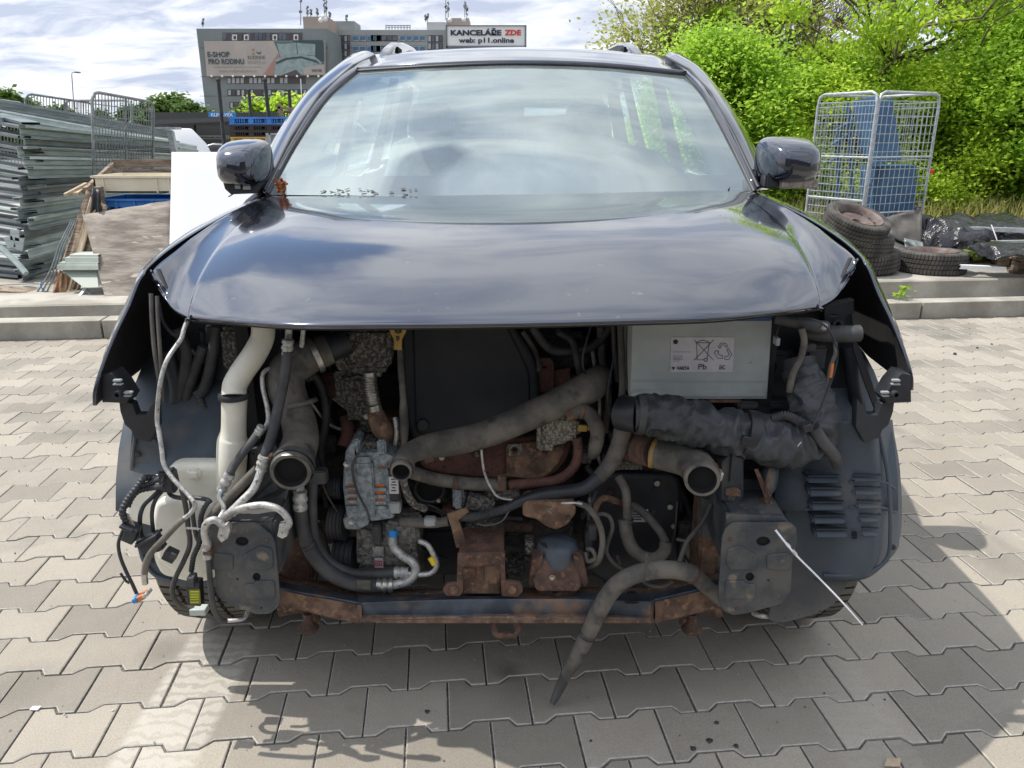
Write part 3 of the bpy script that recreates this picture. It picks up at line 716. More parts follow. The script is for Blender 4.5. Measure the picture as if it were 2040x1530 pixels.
for s in (-1, 1):
    g = spline_grid([[sym(p, s) for p in r_] for r_ in FEN], 5, 6)
    v, f = loft_geo([[Vector(p) for p in r_] for r_ in g])
    me = me_from('wing', v, f, 70)
    bm = bmesh.new(); bm.from_mesh(me); bmesh.ops.recalc_face_normals(bm, faces=bm.faces)
    if sum(q.normal.x*s for q in bm.faces) < 0: bmesh.ops.reverse_faces(bm, faces=bm.faces)
    bm.to_mesh(me); bm.free(); smooth(me, 70)
    wing = link('wing', me, [M['paint'], M['innerblack']], car)
    md = wing.modifiers.new('t', 'SOLIDIFY'); md.thickness = .007; md.offset = -1; md.material_offset = 1; md.material_offset_rim = 0
    # headlamp bracket stubs at the wing's front foot
    q = lambda x: x if s < 0 else 2*1009.5-x
    Yb = 1.56
    br = plate('headlamp_bracket', M['black'], [(q(a), b) for a, b in ((206, 748), (222, 745), (240, 765), (256, 792), (250, 802), (205, 800))], Yb, .05, wing, bevel=.002)
    plate('bracket_arm', M['black'], [(q(a), b) for a, b in ((238, 796), (262, 806), (270, 828), (293, 828), (300, 812), (310, 800), (312, 850), (296, 880), (268, 872), (262, 856), (250, 846), (241, 820))], Yb+.02, .025, br, bevel=.002)
    for (x0, y0, x1, y1) in ((224, 757, 240, 761), (224, 765, 242, 768), (246, 781, 262, 785), (246, 788, 260, 791)):
        a, b = sorted((q(x0), q(x1))); pxbox('clip', M['grey_conn'], a, y0, b, y1, Yb-.012, .01, br, .001)
    lathe('clip_boss', M['black'], [(0, .008), (.012, .008), (.012, .005), (.002, .005)], W(q(238), 784, Yb-.012), (0, -1, 0), br, 14)

# ---- greenhouse
def P3(px, py, Y): return W(px, py, Y)
YB, YT = 2.46, 3.28
# windscreen outline (visible edge), base and top control points from the photo
base = [(533, 388, 2.50), (760, 390, 2.42), (1012, 391, 2.40), (1270, 389, 2.42), (1503, 384, 2.50)]
mid1 = [(590, 285, 2.74), (800, 276, 2.66), (1018, 273, 2.63), (1240, 275, 2.66), (1452, 280, 2.74)]
mid2 = [(650, 198, 3.02), (830, 188, 2.94), (1024, 184, 2.91), (1220, 187, 2.94), (1405, 195, 3.02)]
top = [(712, 143, 3.34), (860, 134, 3.22), (1032, 129, 3.18), (1200, 134, 3.22), (1366, 150, 3.34)]
ws = spline_grid([[W(*p) for p in r_] for r_ in (base, mid1, mid2, top)], 8, 8)
ws = [[Vector(p) for p in r_] for r_ in ws]
v, f = loft_geo(ws)
wind = link('windscreen', me_from('windscreen', v, f, 70), M['glass'], car)
def wsp(u, t, off=0):     # u 0..1 across, t 0..1 up
    i = t*(len(ws)-1); j = u*(len(ws[0])-1); i0 = min(int(i), len(ws)-2); j0 = min(int(j), len(ws[0])-2); a = i-i0; b = j-j0
    p = (ws[i0][j0]*(1-a)*(1-b)+ws[i0+1][j0]*a*(1-b)+ws[i0][j0+1]*(1-a)*b+ws[i0+1][j0+1]*a*b)
    n_ = (ws[i0][j0+1]-ws[i0][j0]).cross(ws[i0+1][j0]-ws[i0][j0]).normalized()
    return p+n_*off
# black ceramic band round the screen, just inside the glass
M['frit'] = mat('ceramic_band', (.045, .05, .062), (.075, .08, .095), 6, .55)
def band(fn_in, fn_out, n_=60):
    v = []; f = []
    for i in range(n_+1):
        a = fn_out(i/n_); b = fn_in(i/n_); v += [wsp(*a, -.004), wsp(*b, -.004)]
    for i in range(n_): f.append([2*i, 2*i+1, 2*i+3, 2*i+2])
    return v, f
mb = MB()
def topin(t):
    d = .085+.05*max(0, min(1, (.16-abs(t-.505))/.045))
    return (t, 1-d)
mb.add(*band(topin, lambda t: (t, 1.0)))
mb.add(*band(lambda t: (t, .115), lambda t: (t, 0.0)))
def sidein(s):
    def g(t):
        wd = .022+.04*max(0, 1-t/.20)**2+.03*max(0, (t-.88)/.12)**2
        return (wd if s < 0 else 1-wd, .0+t)
    return g
mb.add(*band(sidein(-1), lambda t: (0.0, t))); mb.add(*band(sidein(1), lambda t: (1.0, t)))
mb.build('ceramic_band', M['frit'], wind, None)
# rubber trim round the screen
edge = [ws[i][0] for i in range(len(ws))]+[ws[-1][j] for j in range(1, len(ws[0]))]+[ws[i][-1] for i in range(len(ws)-2, -1, -1)]
mb = MB(); mb.tube([p+Vector((0, 0, .002)) for p in edge], .008, 8); mb.build('screen_seal', M['black'], wind, 60)
# A pillars
def strip_loft(name, rows_, m, par=car, thick=0.0, sub=5, sm=50):
    g = spline_grid(rows_, 3, sub); v, f = loft_geo([[Vector(p) for p in r_] for r_ in g])
    o = link(name, me_from(name, v, f, sm), m, par)
    if thick:
        bm = bmesh.new(); bm.from_mesh(o.data); bmesh.ops.recalc_face_normals(bm, faces=bm.faces); bm.to_mesh(o.data); bm.free(); smooth(o.data, sm)
        md = o.modifiers.new('t', 'SOLIDIFY'); md.thickness = thick; md.offset = 0
    return o
AL = [[(533, 388, 2.50), (526, 384, 2.52), (518, 380, 2.56), (505, 378, 2.62)],
      [(588, 285, 2.74), (578, 278, 2.76), (566, 274, 2.80), (553, 276, 2.88)],
      [(648, 198, 3.02), (636, 190, 3.05), (622, 186, 3.10), (612, 190, 3.18)],
      [(712, 143, 3.34), (700, 134, 3.37), (684, 130, 3.43), (668, 138, 3.52)],
      [(752, 125, 3.62), (744, 112, 3.66), (728, 106, 3.72), (704, 112, 3.80)]]
AR = [[(1503, 384, 2.50), (1512, 378, 2.52), (1522, 374, 2.56), (1534, 374, 2.62)],
      [(1452, 280, 2.74), (1464, 272, 2.76), (1478, 270, 2.80), (1488, 274, 2.88)],
      [(1405, 195, 3.02), (1416, 187, 3.05), (1428, 184, 3.10), (1436, 190, 3.18)],
      [(1366, 150, 3.34), (1374, 141, 3.37), (1388, 136, 3.43), (1400, 146, 3.52)],
      [(1316, 128, 3.62), (1328, 113, 3.66), (1344, 108, 3.72), (1368, 118, 3.80)]]
for A_ in (AL, AR):
    o = strip_loft('windscreen_pillar', [[W(*p) for p in r_] for r_ in A_], M['paint'], thick=.02)
    # grooved moulding running up the pillar
    mb = MB(); mb.tube([W(*(np.array(r_[0])*.35+np.array(r_[1])*.65))+Vector((0, -.006, .010)) for r_ in A_], .006, 8); mb.build('pillar_moulding', M['black'], o, 60)
# roof skin
RF = [[(712, 143, 3.34), (860, 134, 3.22), (1032, 129, 3.18), (1200, 134, 3.22), (1366, 150, 3.34)],
      [(724, 132, 3.48), (868, 123, 3.34), (1034, 118, 3.30), (1198, 123, 3.34), (1358, 138, 3.48)],
      [(742, 116, 3.76), (880, 106, 3.66), (1035, 101, 3.63), (1190, 106, 3.66), (1340, 119, 3.76)]]
rr_ = [[W(*p) for p in r_] for r_ in RF]
last = rr_[-1]; 
for (dy, dz, k) in ((.5, .022, 1.0), (1.2, .015, .99), (1.9, -.05, .95), (2.3, -.12, .90)):
    rr_.append([Vector((XC+.02+(p.x-XC)*k, p.y+dy, p.z+dz)) for p in last])
roof = strip_loft('roof', rr_, M['paint'], thick=.03, sub=6, sm=60)
# seam lines of the roof sides, sides above the doors
for s in (0, -1):
    mb = MB(); mb.tube([rr_[i][s]+Vector(((.085 if s == 0 else -.085), 0, .014+.003*i)) for i in range(len(rr_))], .0035, 6); mb.build('roof_channel', M['black'], roof, 60)
# roof rails
for s in (-1, 1):
    x0 = XC+.008+s*.545
    pf = [(3.54, 1.630), (3.60, 1.668), (3.70, 1.704), (3.85, 1.737), (4.05, 1.757), (4.4, 1.772), (4.9, 1.765), (5.2, 1.745), (5.42, 1.66), (5.3, 1.66), (5.12, 1.70), (4.9, 1.735), (4.4, 1.742), (4.2, 1.730), (4.10, 1.712), (4.05, 1.69), (4.02, 1.64)]
    mb = MB(); mb.disc_prism([Vector((x0-s*.022-s*(z-1.64)*.12, y, z)) for y, z in pf], (s*.048, 0, 0))
    o = mb.build('roof_rail', M['paint'], car, 30); md = o.modifiers.new('b', 'BEVEL'); md.width = .012; md.segments = 3
    mb = MB(); mb.box((x0-s*.031, 3.84, 1.700), (.010, .13, .024)); mb.build('rail_slot', M['pit'], o, None)
# body sides, doors, windows and tail (mostly hidden behind the front)
def side_pt(s, x, y, z): return Vector((XC+s*x, y, z))
for s in (-1, 1):
    prof = lambda y, k=1.0: [(.80*k, 1.16), (.885*k, 1.09), (.918*k, .98), (.926*k, .78), (.922*k, .5), (.905*k, .25)]
    for (nm, y0, y1) in (('front_door', 2.63, 3.66), ('rear_door', 3.67, 4.60)):
        rows_ = [[side_pt(s, x*(1-.004*(y-2.6)**2), y, z+.012*(y-2.6)) for x, z in prof(y)] for y in np.linspace(y0, y1, 5)]
        d = strip_loft(nm, rows_, M['paint'], thick=.03, sub=3, sm=60)
        mb = MB(); ym = y1-.18; mb.tube([side_pt(s, .925, ym-.1, .95), side_pt(s, .955, ym-.06, .955), side_pt(s, .955, ym+.05, .955), side_pt(s, .92, ym+.09, .95)], .012, 8); mb.build('handle', M['paint'], d, 60)
        # window of the door
        wv = [side_pt(s, .815, max(y0, 2.78)+.02, 1.17), side_pt(s, .815, y1-.03, 1.19), side_pt(s, .665, y1-.03, 1.60), side_pt(s, .665, max(y0+.0, 3.42), 1.585)]
        mb = MB(); mb.add(wv, [[0, 1, 2, 3]]); mb.build('side_window', M['sideglass'], d, None)
    rows_ = [[side_pt(s, x*(.985-.03*max(0, y-5.2)), y, z+.03) for x, z in prof(y)] for y in np.linspace(4.61, 5.85, 6)]
    strip_loft('rear_quarter', rows_, M['paint'], thick=.03, sub=3, sm=60)
    for (nm, a, b) in (('door_pillar', (3.63, 3.74), (3.62, 3.70)), ('rear_pillar', (4.56, 4.70), (4.54, 4.62)), ('tail_pillar', (5.25, 5.75), (5.05, 5.35))):
        mb = MB(); mb.disc_prism([side_pt(s, .80, a[0], 1.15), side_pt(s, .80, a[1], 1.15), side_pt(s, .655, b[1], 1.63), side_pt(s, .655, b[0], 1.63)], (-s*.035, 0, 0)); mb.build(nm, M['paint'], car, None)
    mb = MB(); mb.add([side_pt(s, .815, 4.66, 1.19), side_pt(s, .80, 5.3, 1.20), side_pt(s, .65, 5.1, 1.60), side_pt(s, .66, 4.60, 1.60)], [[0, 1, 2, 3]]); mb.build('quarter_window', M['sideglass'], car, None)
    # light trim inside the screen pillar
    A_ = AL if s < 0 else AR
    tp = [[W(*r_[0])+Vector((s*-.085, .06, -.018)), W(*r_[1])+Vector((s*-.020, .09, -.02)), W(*r_[2])+Vector((s*.0, .16, -.03))] for r_ in A_[:4]]
    strip_loft('pillar_trim', tp, mat('pale_trim', (.66, .68, .56), rough=.7), thick=.01)
tg = strip_loft('tailgate', [[(XC+x, 5.88+.0, z) for x in (-.86, -.4, 0, .4, .86)] for z in (.30, .70, 1.18)], M['paint'], thick=.03)
mb = MB(); mb.add([(XC-.78, 5.86, 1.19), (XC+.78, 5.86, 1.19), (XC+.60, 5.5, 1.62), (XC-.60, 5.5, 1.62)], [[0, 1, 2, 3]]); mb.build('rear_window', M['sideglass'], tg, None)
# cabin
M['cabin'] = mat('grey_cabin_trim', (.36, .38, .37), (.44, .46, .44), 8, .8)
M['cabin_pale'] = mat('pale_headlining', (.55, .57, .53), rough=.9)
M['seat'] = mat('seat_cloth', (.20, .22, .225), (.28, .30, .30), 20, .9)
dash = strip_loft('dashboard', [[(XC+x, 2.50+.02*abs(x), 1.135) for x in (-.74, -.35, 0, .35, .74)], [(XC+x, 2.78, 1.15+.02*math.exp(-((x-.40)/.2)**2)) for x in (-.77, -.35, 0, .35, .77)],
                             [(XC+x, 2.98, 1.14+.045*math.exp(-((x-.40)/.18)**2)) for x in (-.77, -.35, 0, .35, .77)], [(XC+x, 3.05, 1.0) for x in (-.77, -.35, 0, .35, .77)], [(XC+x, 3.06, .6) for x in (-.77, -.35, 0, .35, .77)]], M['cabin'], thick=.01)
lathe('instrument_hood', mat('pale_dash_hood', (.55, .60, .56), rough=.6), [(0, .0), (.0, .165), (.05, .155), (.16, .10), (.2, 0)], (XC+.44, 2.80, 1.13), (0, .9, .12), dash, 28)
# steering wheel
cw = Vector((XC+.445, 3.12, 1.118)); ax = Vector((0, -.88, .47)).normalized(); e1 = Vector((1, 0, 0)); e2 = ax.cross(e1).normalized()
sw = hose('steering_wheel', M['black'], [(*(cw+(e1*math.cos(a)+e2*math.sin(a))*.187), .0175) for a in np.linspace(0, 2*PI, 33)], 0, car, sub=2, n=10, world=True, cap=False)
mb = MB()
for a in (0, PI, -PI/2*1): mb.bar(cw, cw+(e1*math.cos(a)+e2*math.sin(a)*(1 if e2.z < 0 else 1))*.18, .03, .02)
mb.build('spokes', M['cabin'], sw, None); lathe('hub', M['cabin'], [(0, 0), (0, .06), (.03, .05), (.035, 0)], cw-ax*.01, ax, sw, 20)
for s in (-1, 1):
    sx0 = XC+s*.37
    st = lathe('front_seat', M['seat'], [(0, .22), (.1, .25), (.4, .24), (.58, .19), (.62, .08)], (sx0, 3.72, .72), (0, .22, 1), car, 20)
    for vv in st.data.vertices: vv.co.y = 3.75+(vv.co.y-3.75)*.38+(vv.co.z-.72)*.14
    mb = MB(); mb.box((sx0, 3.86, 1.40), (.24, .09, .15), taper=.8); hr = mb.build('headrest', M['seat'], st, 60); md = hr.modifiers.new('b', 'BEVEL'); md.width = .03; md.segments = 4
    mb = MB(); mb.box((sx0, 3.5, .70), (.46, .5, .14)); q = mb.build('seat_base', M['seat'], st, 40)
mb = MB(); mb.box((XC, 4.75, .98), (1.25, .16, .62), taper=.9); rs = mb.build('rear_seat', M['seat'], car, 40); md = rs.modifiers.new('b', 'BEVEL'); md.width = .04; md.segments = 3
for x in (-.4, 0, .4):
    mb = MB(); mb.box((XC+x, 4.8, 1.34), (.22, .09, .13), taper=.8); hr = mb.build('headrest', M['seat'], rs, 60); md = hr.modifiers.new('b', 'BEVEL'); md.width = .03; md.segments = 3
v, f = loft_geo([[Vector(p)+Vector((0, 0, -.035)) for p in r_] for r_ in rr_[1:]]); mb = MB(); mb.add(v, f); mb.build('headlining', M['cabin_pale'], car, 60)
mb = MB(); mb.box((XC, 4.4, .33), (1.66, 3.0, .04)); mb.build('cabin_floor', M['pit'], car, None)
# paper left on the dash and bits behind the glass
mb = MB(); mb.add([W(617, 362, 2.66), W(660, 358, 2.66), W(672, 308, 2.70), W(634, 306, 2.70)], [[0, 1, 2, 3]]); mb.build('paper_sheet', M['white'], dash, None)
mb = MB(); mb.add([W(924, 264, 3.6), W(985, 266, 3.6), W(978, 241, 3.62), W(931, 241, 3.62)], [[0, 1, 2, 3]]); mb.build('paper_sheet', M['white'], rs, None)
# dirt and debris at the screen foot
mb = MB()
for i in range(22):
    u = random.uniform(.10, .34); t = random.uniform(.005, .035)**1.0; p = wsp(u, t, .004); a = random.uniform(-.5, .5); l = random.uniform(.006, .016)
    mb.bar(p, p+Vector((math.cos(a)*l, 0, math.sin(a)*l*.6)), .003, .002)
o = mb.build('leaf_litter', mat('dried_litter', (.28, .24, .19), rough=.9), wind, None); o['kind'] = 'stuff'
mb = MB()
for i in range(40):
    p = W(random.uniform(552, 568), random.uniform(358, 384), 2.475); mb.bar(p, p+Vector((random.uniform(-.012, .012), random.uniform(-.01, 0), random.uniform(-.012, .012))), .007, .004)
mb.build('rusty_patch', mat('orange_rust_flakes', (.42, .13, .03), (.14, .05, .02), 90, .9), wind, None)

# ---- door mirrors
def mirror(s):
    if s < 0: c0 = (481, 334); w_, h_ = 98, 92; Y = 2.52
    else: c0 = (1577, 328); w_, h_ = 116, 92; Y = 2.52
    c = W(*c0, Y); k = mpp(c); wx, hz = w_*k/2, h_*k/2
    # housing: outline per depth station (scaled superellipse, blunter towards the car)
    v = []; f = []; NS = 9; NR = 32
    for i in range(NS):
        t = i/(NS-1); y = -.085+.16*t
        sc = 1.04*math.sin(min(1, (t*1.05+.03))*PI/2)**.34
        for j in range(NR):
            a = 2*PI*j/NR; ca, sa = math.cos(a), math.sin(a)
            ex = 2/4.2
            x = math.copysign(abs(ca)**ex, ca); z = math.copysign(abs(sa)**ex, sa)
            outer = x*s        # +1 on the outboard side
            z2 = z*(1-.16*max(0, outer)**2) + (.05 if z < 0 else 0)
            v.append(Vector((c.x+x*wx*sc, c.y+y, c.z+z2*hz*sc+.01*t)))
    for i in range(NS-1):
        for j in range(NR): a = i*NR+j; b = i*NR+(j+1) % NR; f.append([a, b, b+NR, a+NR])
    f.append(list(range(NR-1, -1, -1))); f.append([(NS-1)*NR+j for j in range(NR)])
    me = me_from('door_mirror', v, f, 50); bm = bmesh.new(); bm.from_mesh(me); bmesh.ops.recalc_face_normals(bm, faces=bm.faces); bm.to_mesh(me); bm.free()
    o = link('door_mirror', me, M['paint'], car)
    mb = MB(); mb.box((c.x, c.y+.078, c.z+.005), (wx*1.7, .006, hz*1.6)); mb.build('mirror_glass', M['steel'], o, None)
    # arm
    xi = c.x-s*wx*.85
    mb = MB(); mb.bar((xi, c.y+.05, c.z-hz*.45), (XC+s*.79, c.y+.12, c.z-hz*.7), .035, .03); mb.build('mirror_arm', M['black'], o, 30)
    if s > 0:
        pxbox('turn_signal', mat('signal_lens', (.42, .38, .34), (.25, .20, .17), 90, .25), 1554, 358, 1632, 376, Y-.045, .06, o, .004)
        pxbox('mirror_cap', M['black'], 1524, 345, 1556, 376, Y-.035, .06, o, .006)
    else:
        q = plate('mirror_base', M['black'], [(445, 362), (522, 366), (512, 384), (460, 386), (449, 376)], Y-.03, .05, o)
        for (x0, y0, x1, y1) in ((468, 366, 478, 376), (484, 370, 498, 378)): pxbox('torn_clip', M['grey_conn'], x0, y0, x1, y1, Y-.04, .01, q, .001)
        hose('dangling_wire', M['black'], [(474, 380, Y-.03), (462, 388, Y-.03), (455, 392, Y-.03)], 1.2, o, n=6)
mirror(-1); mirror(1)

# ---- wheels
def tread_tyre(name, c, R_, w_, axis, parent, m=None, m2=None, seg=72):
    """tyre: lathe profile with shoulder blocks parted by grooves painted dark"""
    z = Vector(axis).normalized(); u = Vector((0, 0, 1)) if abs(z.z) < .9 else Vector((1, 0, 0)); x = z.cross(u).normalized(); y = z.cross(x)
    h = w_/2; Ri = R_*.66
    prof = [(-h*.80, Ri), (-h*.98, Ri+(R_-Ri)*.3), (-h*1.0, Ri+(R_-Ri)*.6), (-h*.93, R_*.955), (-h*.84, R_*.985), (-h*.52, R_*.998), (-h*.46, R_*.998), (-h*.44, R_*.972), (-h*.38, R_*.972), (-h*.36, R_), (-h*.06, R_), (-h*.04, R_*.973), (h*.04, R_*.973), (h*.06, R_)]
    prof += [(-p, q) for p, q in reversed(prof[:10])]
    v = []; f = []; n = seg*2; np_ = len(prof); c = Vector(c)
    for k in range(n):
        a = 2*PI*(k//2)/seg+(0.012 if k % 2 else -0.012)*1
        for j, (p, q) in enumerate(prof):
            g = 0
            if k % 2 and q > R_*.94: g = 0
            a2 = a+.05*math.sin(p/h*2.2)
            rr2 = q
            v.append(c+z*p+(x*math.cos(a2)+y*math.sin(a2))*rr2)
    # groove: between k odd -> next even is a block; between even->odd narrow groove, left flat, its shade painted black
    for k in range(n):
        k2 = (k+1) % n
        for j in range(np_-1):
            f.append([k*np_+j, k2*np_+j, k2*np_+j+1, k*np_+j+1])
    me = me_from(name, v, f, 30)
    bm = bmesh.new(); bm.from_mesh(me); bm.faces.ensure_lookup_table()
    gr = [fc for i, fc in enumerate(bm.faces) if (i//(np_-1)) % 2 == 0 and 3 <= i % (np_-1) <= np_-5 and (i % (np_-1)) not in (7, 11)]
    bmesh.ops.recalc_face_normals(bm, faces=bm.faces)
    r_ = bmesh.ops.extrude_discrete_faces(bm, faces=gr) if False else None
    for fc in gr: fc.material_index = 1
    bm.to_mesh(me); bm.free(); smooth(me, 30)
    o = link(name, me, [m or M['tyre'], m2 or M['pit']], parent); return o
def wheel(cx, cy, s, R_=.345, w_=.225, parent=car):
    c = Vector((cx, cy, R_))
    wh = tread_tyre('wheel', c, R_, w_, (s, 0, 0), parent, M['tyre_dust'])
    lathe('rim', M['rim'], [(-.02, .0), (-.02, .06), (.0, .08), (-.03, .15), (-.02, .20), (.085, .225), (.09, .235), (.08, .235), (-.09, .225)], c+Vector((s*.01, 0, 0)), (s, 0, 0), wh, 32)
    return wh
for s in (-1, 1):
    wheel(XC+s*.785, 2.03, s); wheel(XC+s*.785, 4.72, s)
# underbody
mb = MB(); mb.box((XC, 3.6, .30), (1.2, 3.2, .05)); mb.build('underbody', M['pit'], car, None)
mb = MB(); mb.box((XC, 2.42, .70), (1.50, .04, .86)); mb.build('bulkhead', M['innerblack'], car, None)
for s in (-1, 1):
    mb = MB(); mb.box((XC+s*.60, 2.05, .80), (.03, .70, .42)); mb.build('inner_wing', M['innerblack'], car, None)
    # wheel arch liner, curved shell in front of the tyre
    g = []
    for t in np.linspace(0, 1, 9):
        a = R(14+76*t); y = 2.03-.43*math.cos(a); z = .40+.43*math.sin(a)
        g.append([Vector((XC+s*x, y+.0, z)) for x in (.62, .72, .82, .905)])
    v, f = loft_geo(g); mb = MB(); mb.add(v, f); q = mb.build('arch_liner', M['liner'], car, 50)
    md = q.modifiers.new('t', 'SOLIDIFY'); md.thickness = .006
# ================================================================== ENGINE BAY
H = hose
M['cast_mid'] = mat('mid_grey_casting', (.12, .115, .105), (.30, .29, .265), 90, .7, metal=.2, bump=.9, bscale=150, lo=.4, hi=.62, bdist=.006)
# --- lower crossmember: upper flange, face, lower lip, bent up at both ends
xs = [556, 600, 660, 712, 722, 800, 900, 1010, 1120, 1220, 1296, 1304, 1340, 1390, 1442]
t0 = [1150, 1158, 1166, 1176, 1180, 1180, 1178, 1178, 1176, 1176, 1172, 1168, 1160, 1150, 1142]
t1 = [1168, 1178, 1188, 1198, 1199, 1196, 1193, 1192, 1192, 1194, 1196, 1192, 1184, 1172, 1160]
t2 = [1200, 1208, 1222, 1233, 1226, 1224, 1222, 1222, 1222, 1224, 1226, 1232, 1224, 1212, 1200]
t3 = [1204, 1214, 1230, 1240, 1238, 1240, 1240, 1240, 1240, 1240, 1240, 1240, 1232, 1220, 1206]
rows_ = []
for i, x in enumerate(xs):
    k = .03 if x < 715 or x > 1300 else 0
    rows_.append([W(x, t0[i]-6, 1.72), W(x, t0[i], 1.66+k), W(x, t1[i], 1.585+k), W(x, t1[i]+4, 1.572+k), W(x, t2[i], 1.567+k), W(x, t2[i]+4, 1.555+k), W(x, t3[i], 1.552+k), W(x, t3[i]+1, 1.60+k)])
g = [[Vector(p) for p in crom(r_, 2)] for r_ in rows_]
v, f = loft_geo(g)
o = link('lower_crossmember', me_from('lower_crossmember', v, f, 35), M['frame'], car)
md = o.modifiers.new('t', 'SOLIDIFY'); md.thickness = .003
cm = o
# rusty lip and rusty upper flange are separate coats of rust on the same beam
v, f = loft_geo([[r_[0]+Vector((0, -.002, .002)), r_[1]+Vector((0, -.003, .002)), (r_[2]+r_[1])/2+Vector((0, -.003, .001))] for r_ in rows_]); link('upper_flange', me_from('upper_flange', v, f, 40), M['rust'], cm)
v, f = loft_geo([[r_[4]+Vector((0, -.004, .006*noise.noise(r_[4]*30))), r_[5]+Vector((0, -.004, 0)), r_[6]+Vector((0, -.003, 0))] for r_ in rows_]); link('lower_lip', me_from('lower_lip', v, f, 40), M['rust'], cm)
for (x0, x1) in ((556, 722), (1300, 1442)):
    idx = [i for i, x in enumerate(xs) if x0 <= x <= x1]
    v, f = loft_geo([[rows_[i][3]+Vector((0, -.006, .0)), (rows_[i][3]+rows_[i][4])/2+Vector((0, -.010, .002)), rows_[i][5]+Vector((0, -.006, 0))] for i in idx]); link('end_gusset', me_from('end_gusset', v, f, 40), M['rust'], cm)
for (x, y, rx, ry) in ((604, 1161, 9, 3), (840, 1180, 7, 2.6), (757, 1186, 6, 2), (1106, 1180, 6, 2), (1258, 1180, 9, 3.2), (1259, 1200, 15, 3)):
    q = W(x, y, 1.60); plate('hole', M['pit'], ell(x, y, rx, ry), 1.562 if y > 1190 else 1.60, .001, cm, bevel=.0002)
# underslung bushes
for (x, y, s) in ((614, 1250, -1), (1378, 1251, 1)):
    b_ = lathe('bush', M['rust_dark'], [(0, .016), (.006, .024), (.012, .026), (.018, .020), (.026, .012), (.05, .010)], W(x, y, 1.63)-Vector((0, 0, .014)), (0, .1, 1), cm, 20)
    plate('bush_arm', M['rust'], [(x-22*s, y-8), (x+6*s, y-14), (x+20*s, y-24), (x+60*s, y-18), (x+72*s, y-42), (x+30*s, y-56), (x-14*s, y-30)], 1.66, .012, b_, ytop=1.70)
H('towing_eye', M['rust_dark'], [(986, 1236, 1.58), (985, 1252, 1.57), (990, 1264, 1.565), (1008, 1266, 1.56), (1026, 1264, 1.565), (1032, 1252, 1.57), (1031, 1236, 1.58)], 6.5, car)

# --- crash plates and the rails behind them
LP = [(403, 1050), (412, 1043), (505, 1043), (515, 1046), (541, 1068), (547, 1084), (557, 1198), (550, 1212), (537, 1222), (512, 1223), (462, 1207), (440, 1192), (431, 1180), (428, 1115), (420, 1080)]
LH = [ell(482, 1079, 14.5, 10.5), ell(511, 1150, 9.5), ell(437, 1085, 4), ell(531, 1076, 4.5), ell(473, 1154, 3.5), ell(521, 1211, 3)]
RP = [(1440, 1071), (1447, 1054), (1460, 1043), (1575, 1043), (1585, 1053), (1586, 1080), (1577, 1116), (1574, 1178), (1556, 1202), (1494, 1220), (1462, 1225), (1444, 1218), (1432, 1196), (1436, 1130)]
RH = [ell(1521, 1079, 15.5, 11), ell(1494, 1150, 10), ell(1455, 1075, 3.5), ell(1531, 1157, 3.5), ell(1469, 1213, 4), ell(1570, 1082, 4.5)]
for s, O, HH in ((-1, LP, LH), (1, RP, RH)):
    pl = plate('crash_plate', M['plate'], O, 1.49, .006, car, HH, bevel=.0018, rnd=.006)
    mx_ = lambda x: x if s > 0 else 993+999-x
    e = [[(mx_(1452), 1096), (mx_(1475), 1090), (mx_(1498), 1104), (mx_(1507), 1108), (mx_(1504), 1134), (mx_(1458), 1134), (mx_(1450), 1128)], [(mx_(1530), 1108), (mx_(1570), 1104), (mx_(1574), 1134), (mx_(1530), 1134)], [(mx_(1448), 1160), (mx_(1482), 1160), (mx_(1486), 1166), (mx_(1504), 1166), (mx_(1502), 1192), (mx_(1446), 1192)]]
    for q in e: plate('embossed_panel', M['plate'], q, 1.4865, .006, pl, bevel=.0025, res=2, rnd=.006)
    for q in HH[:2]: plate('hole_shade', M['pit'], q, 1.4962, .001, pl, bevel=.0001)  # black discs paint the dark inside of the plate holes
    x0, x1 = (440, 545) if s < 0 else (1449, 1574)
    for (cx0, cy0) in ((531, 1076), (437, 1085)) if s < 0 else ((1455, 1075), (1469, 1213)):
        lathe('weld_nut', M['rust_dark'], [(0, .004), (.004, .007), (.006, .007)], W(cx0, cy0, 1.488), (0, 1, 0), pl, 12)
    rail = pxbox('frame_rail', M['plate'], x0, 1040, x1, 1150, 1.50, .50, car, .006)
    for vv in rail.data.vertices:
        vv.co.z += .04*(vv.co.y-1.50)*2
    # upper bracket with lip standing over the plate
plate('rail_lip', M['plate'], [(1449, 1026), (1560, 1030), (1570, 1043), (1449, 1043)], 1.497, .01, car)
# gusset fan on the left rail
for (a, b, c_) in (((500, 990), (588, 884), (600, 905)), ((505, 1000), (545, 962), (552, 974)), ((530, 1008), (572, 978), (560, 1030)), ((470, 1044), (545, 1030), (530, 1050))):
    plate('rail_gusset', M['plate'], [a, b, c_], 1.60, .008, car, bevel=.002)
plate('rail_web', M['plate'], [(492, 985), (500, 900), (540, 880), (560, 905), (575, 980), (560, 1040), (500, 1042), (470, 1030)], 1.64, .02, car, [ell(503, 905, 4), ell(545, 972, 5, 3.5), ell(522, 998, 7, 3)], bevel=.003)
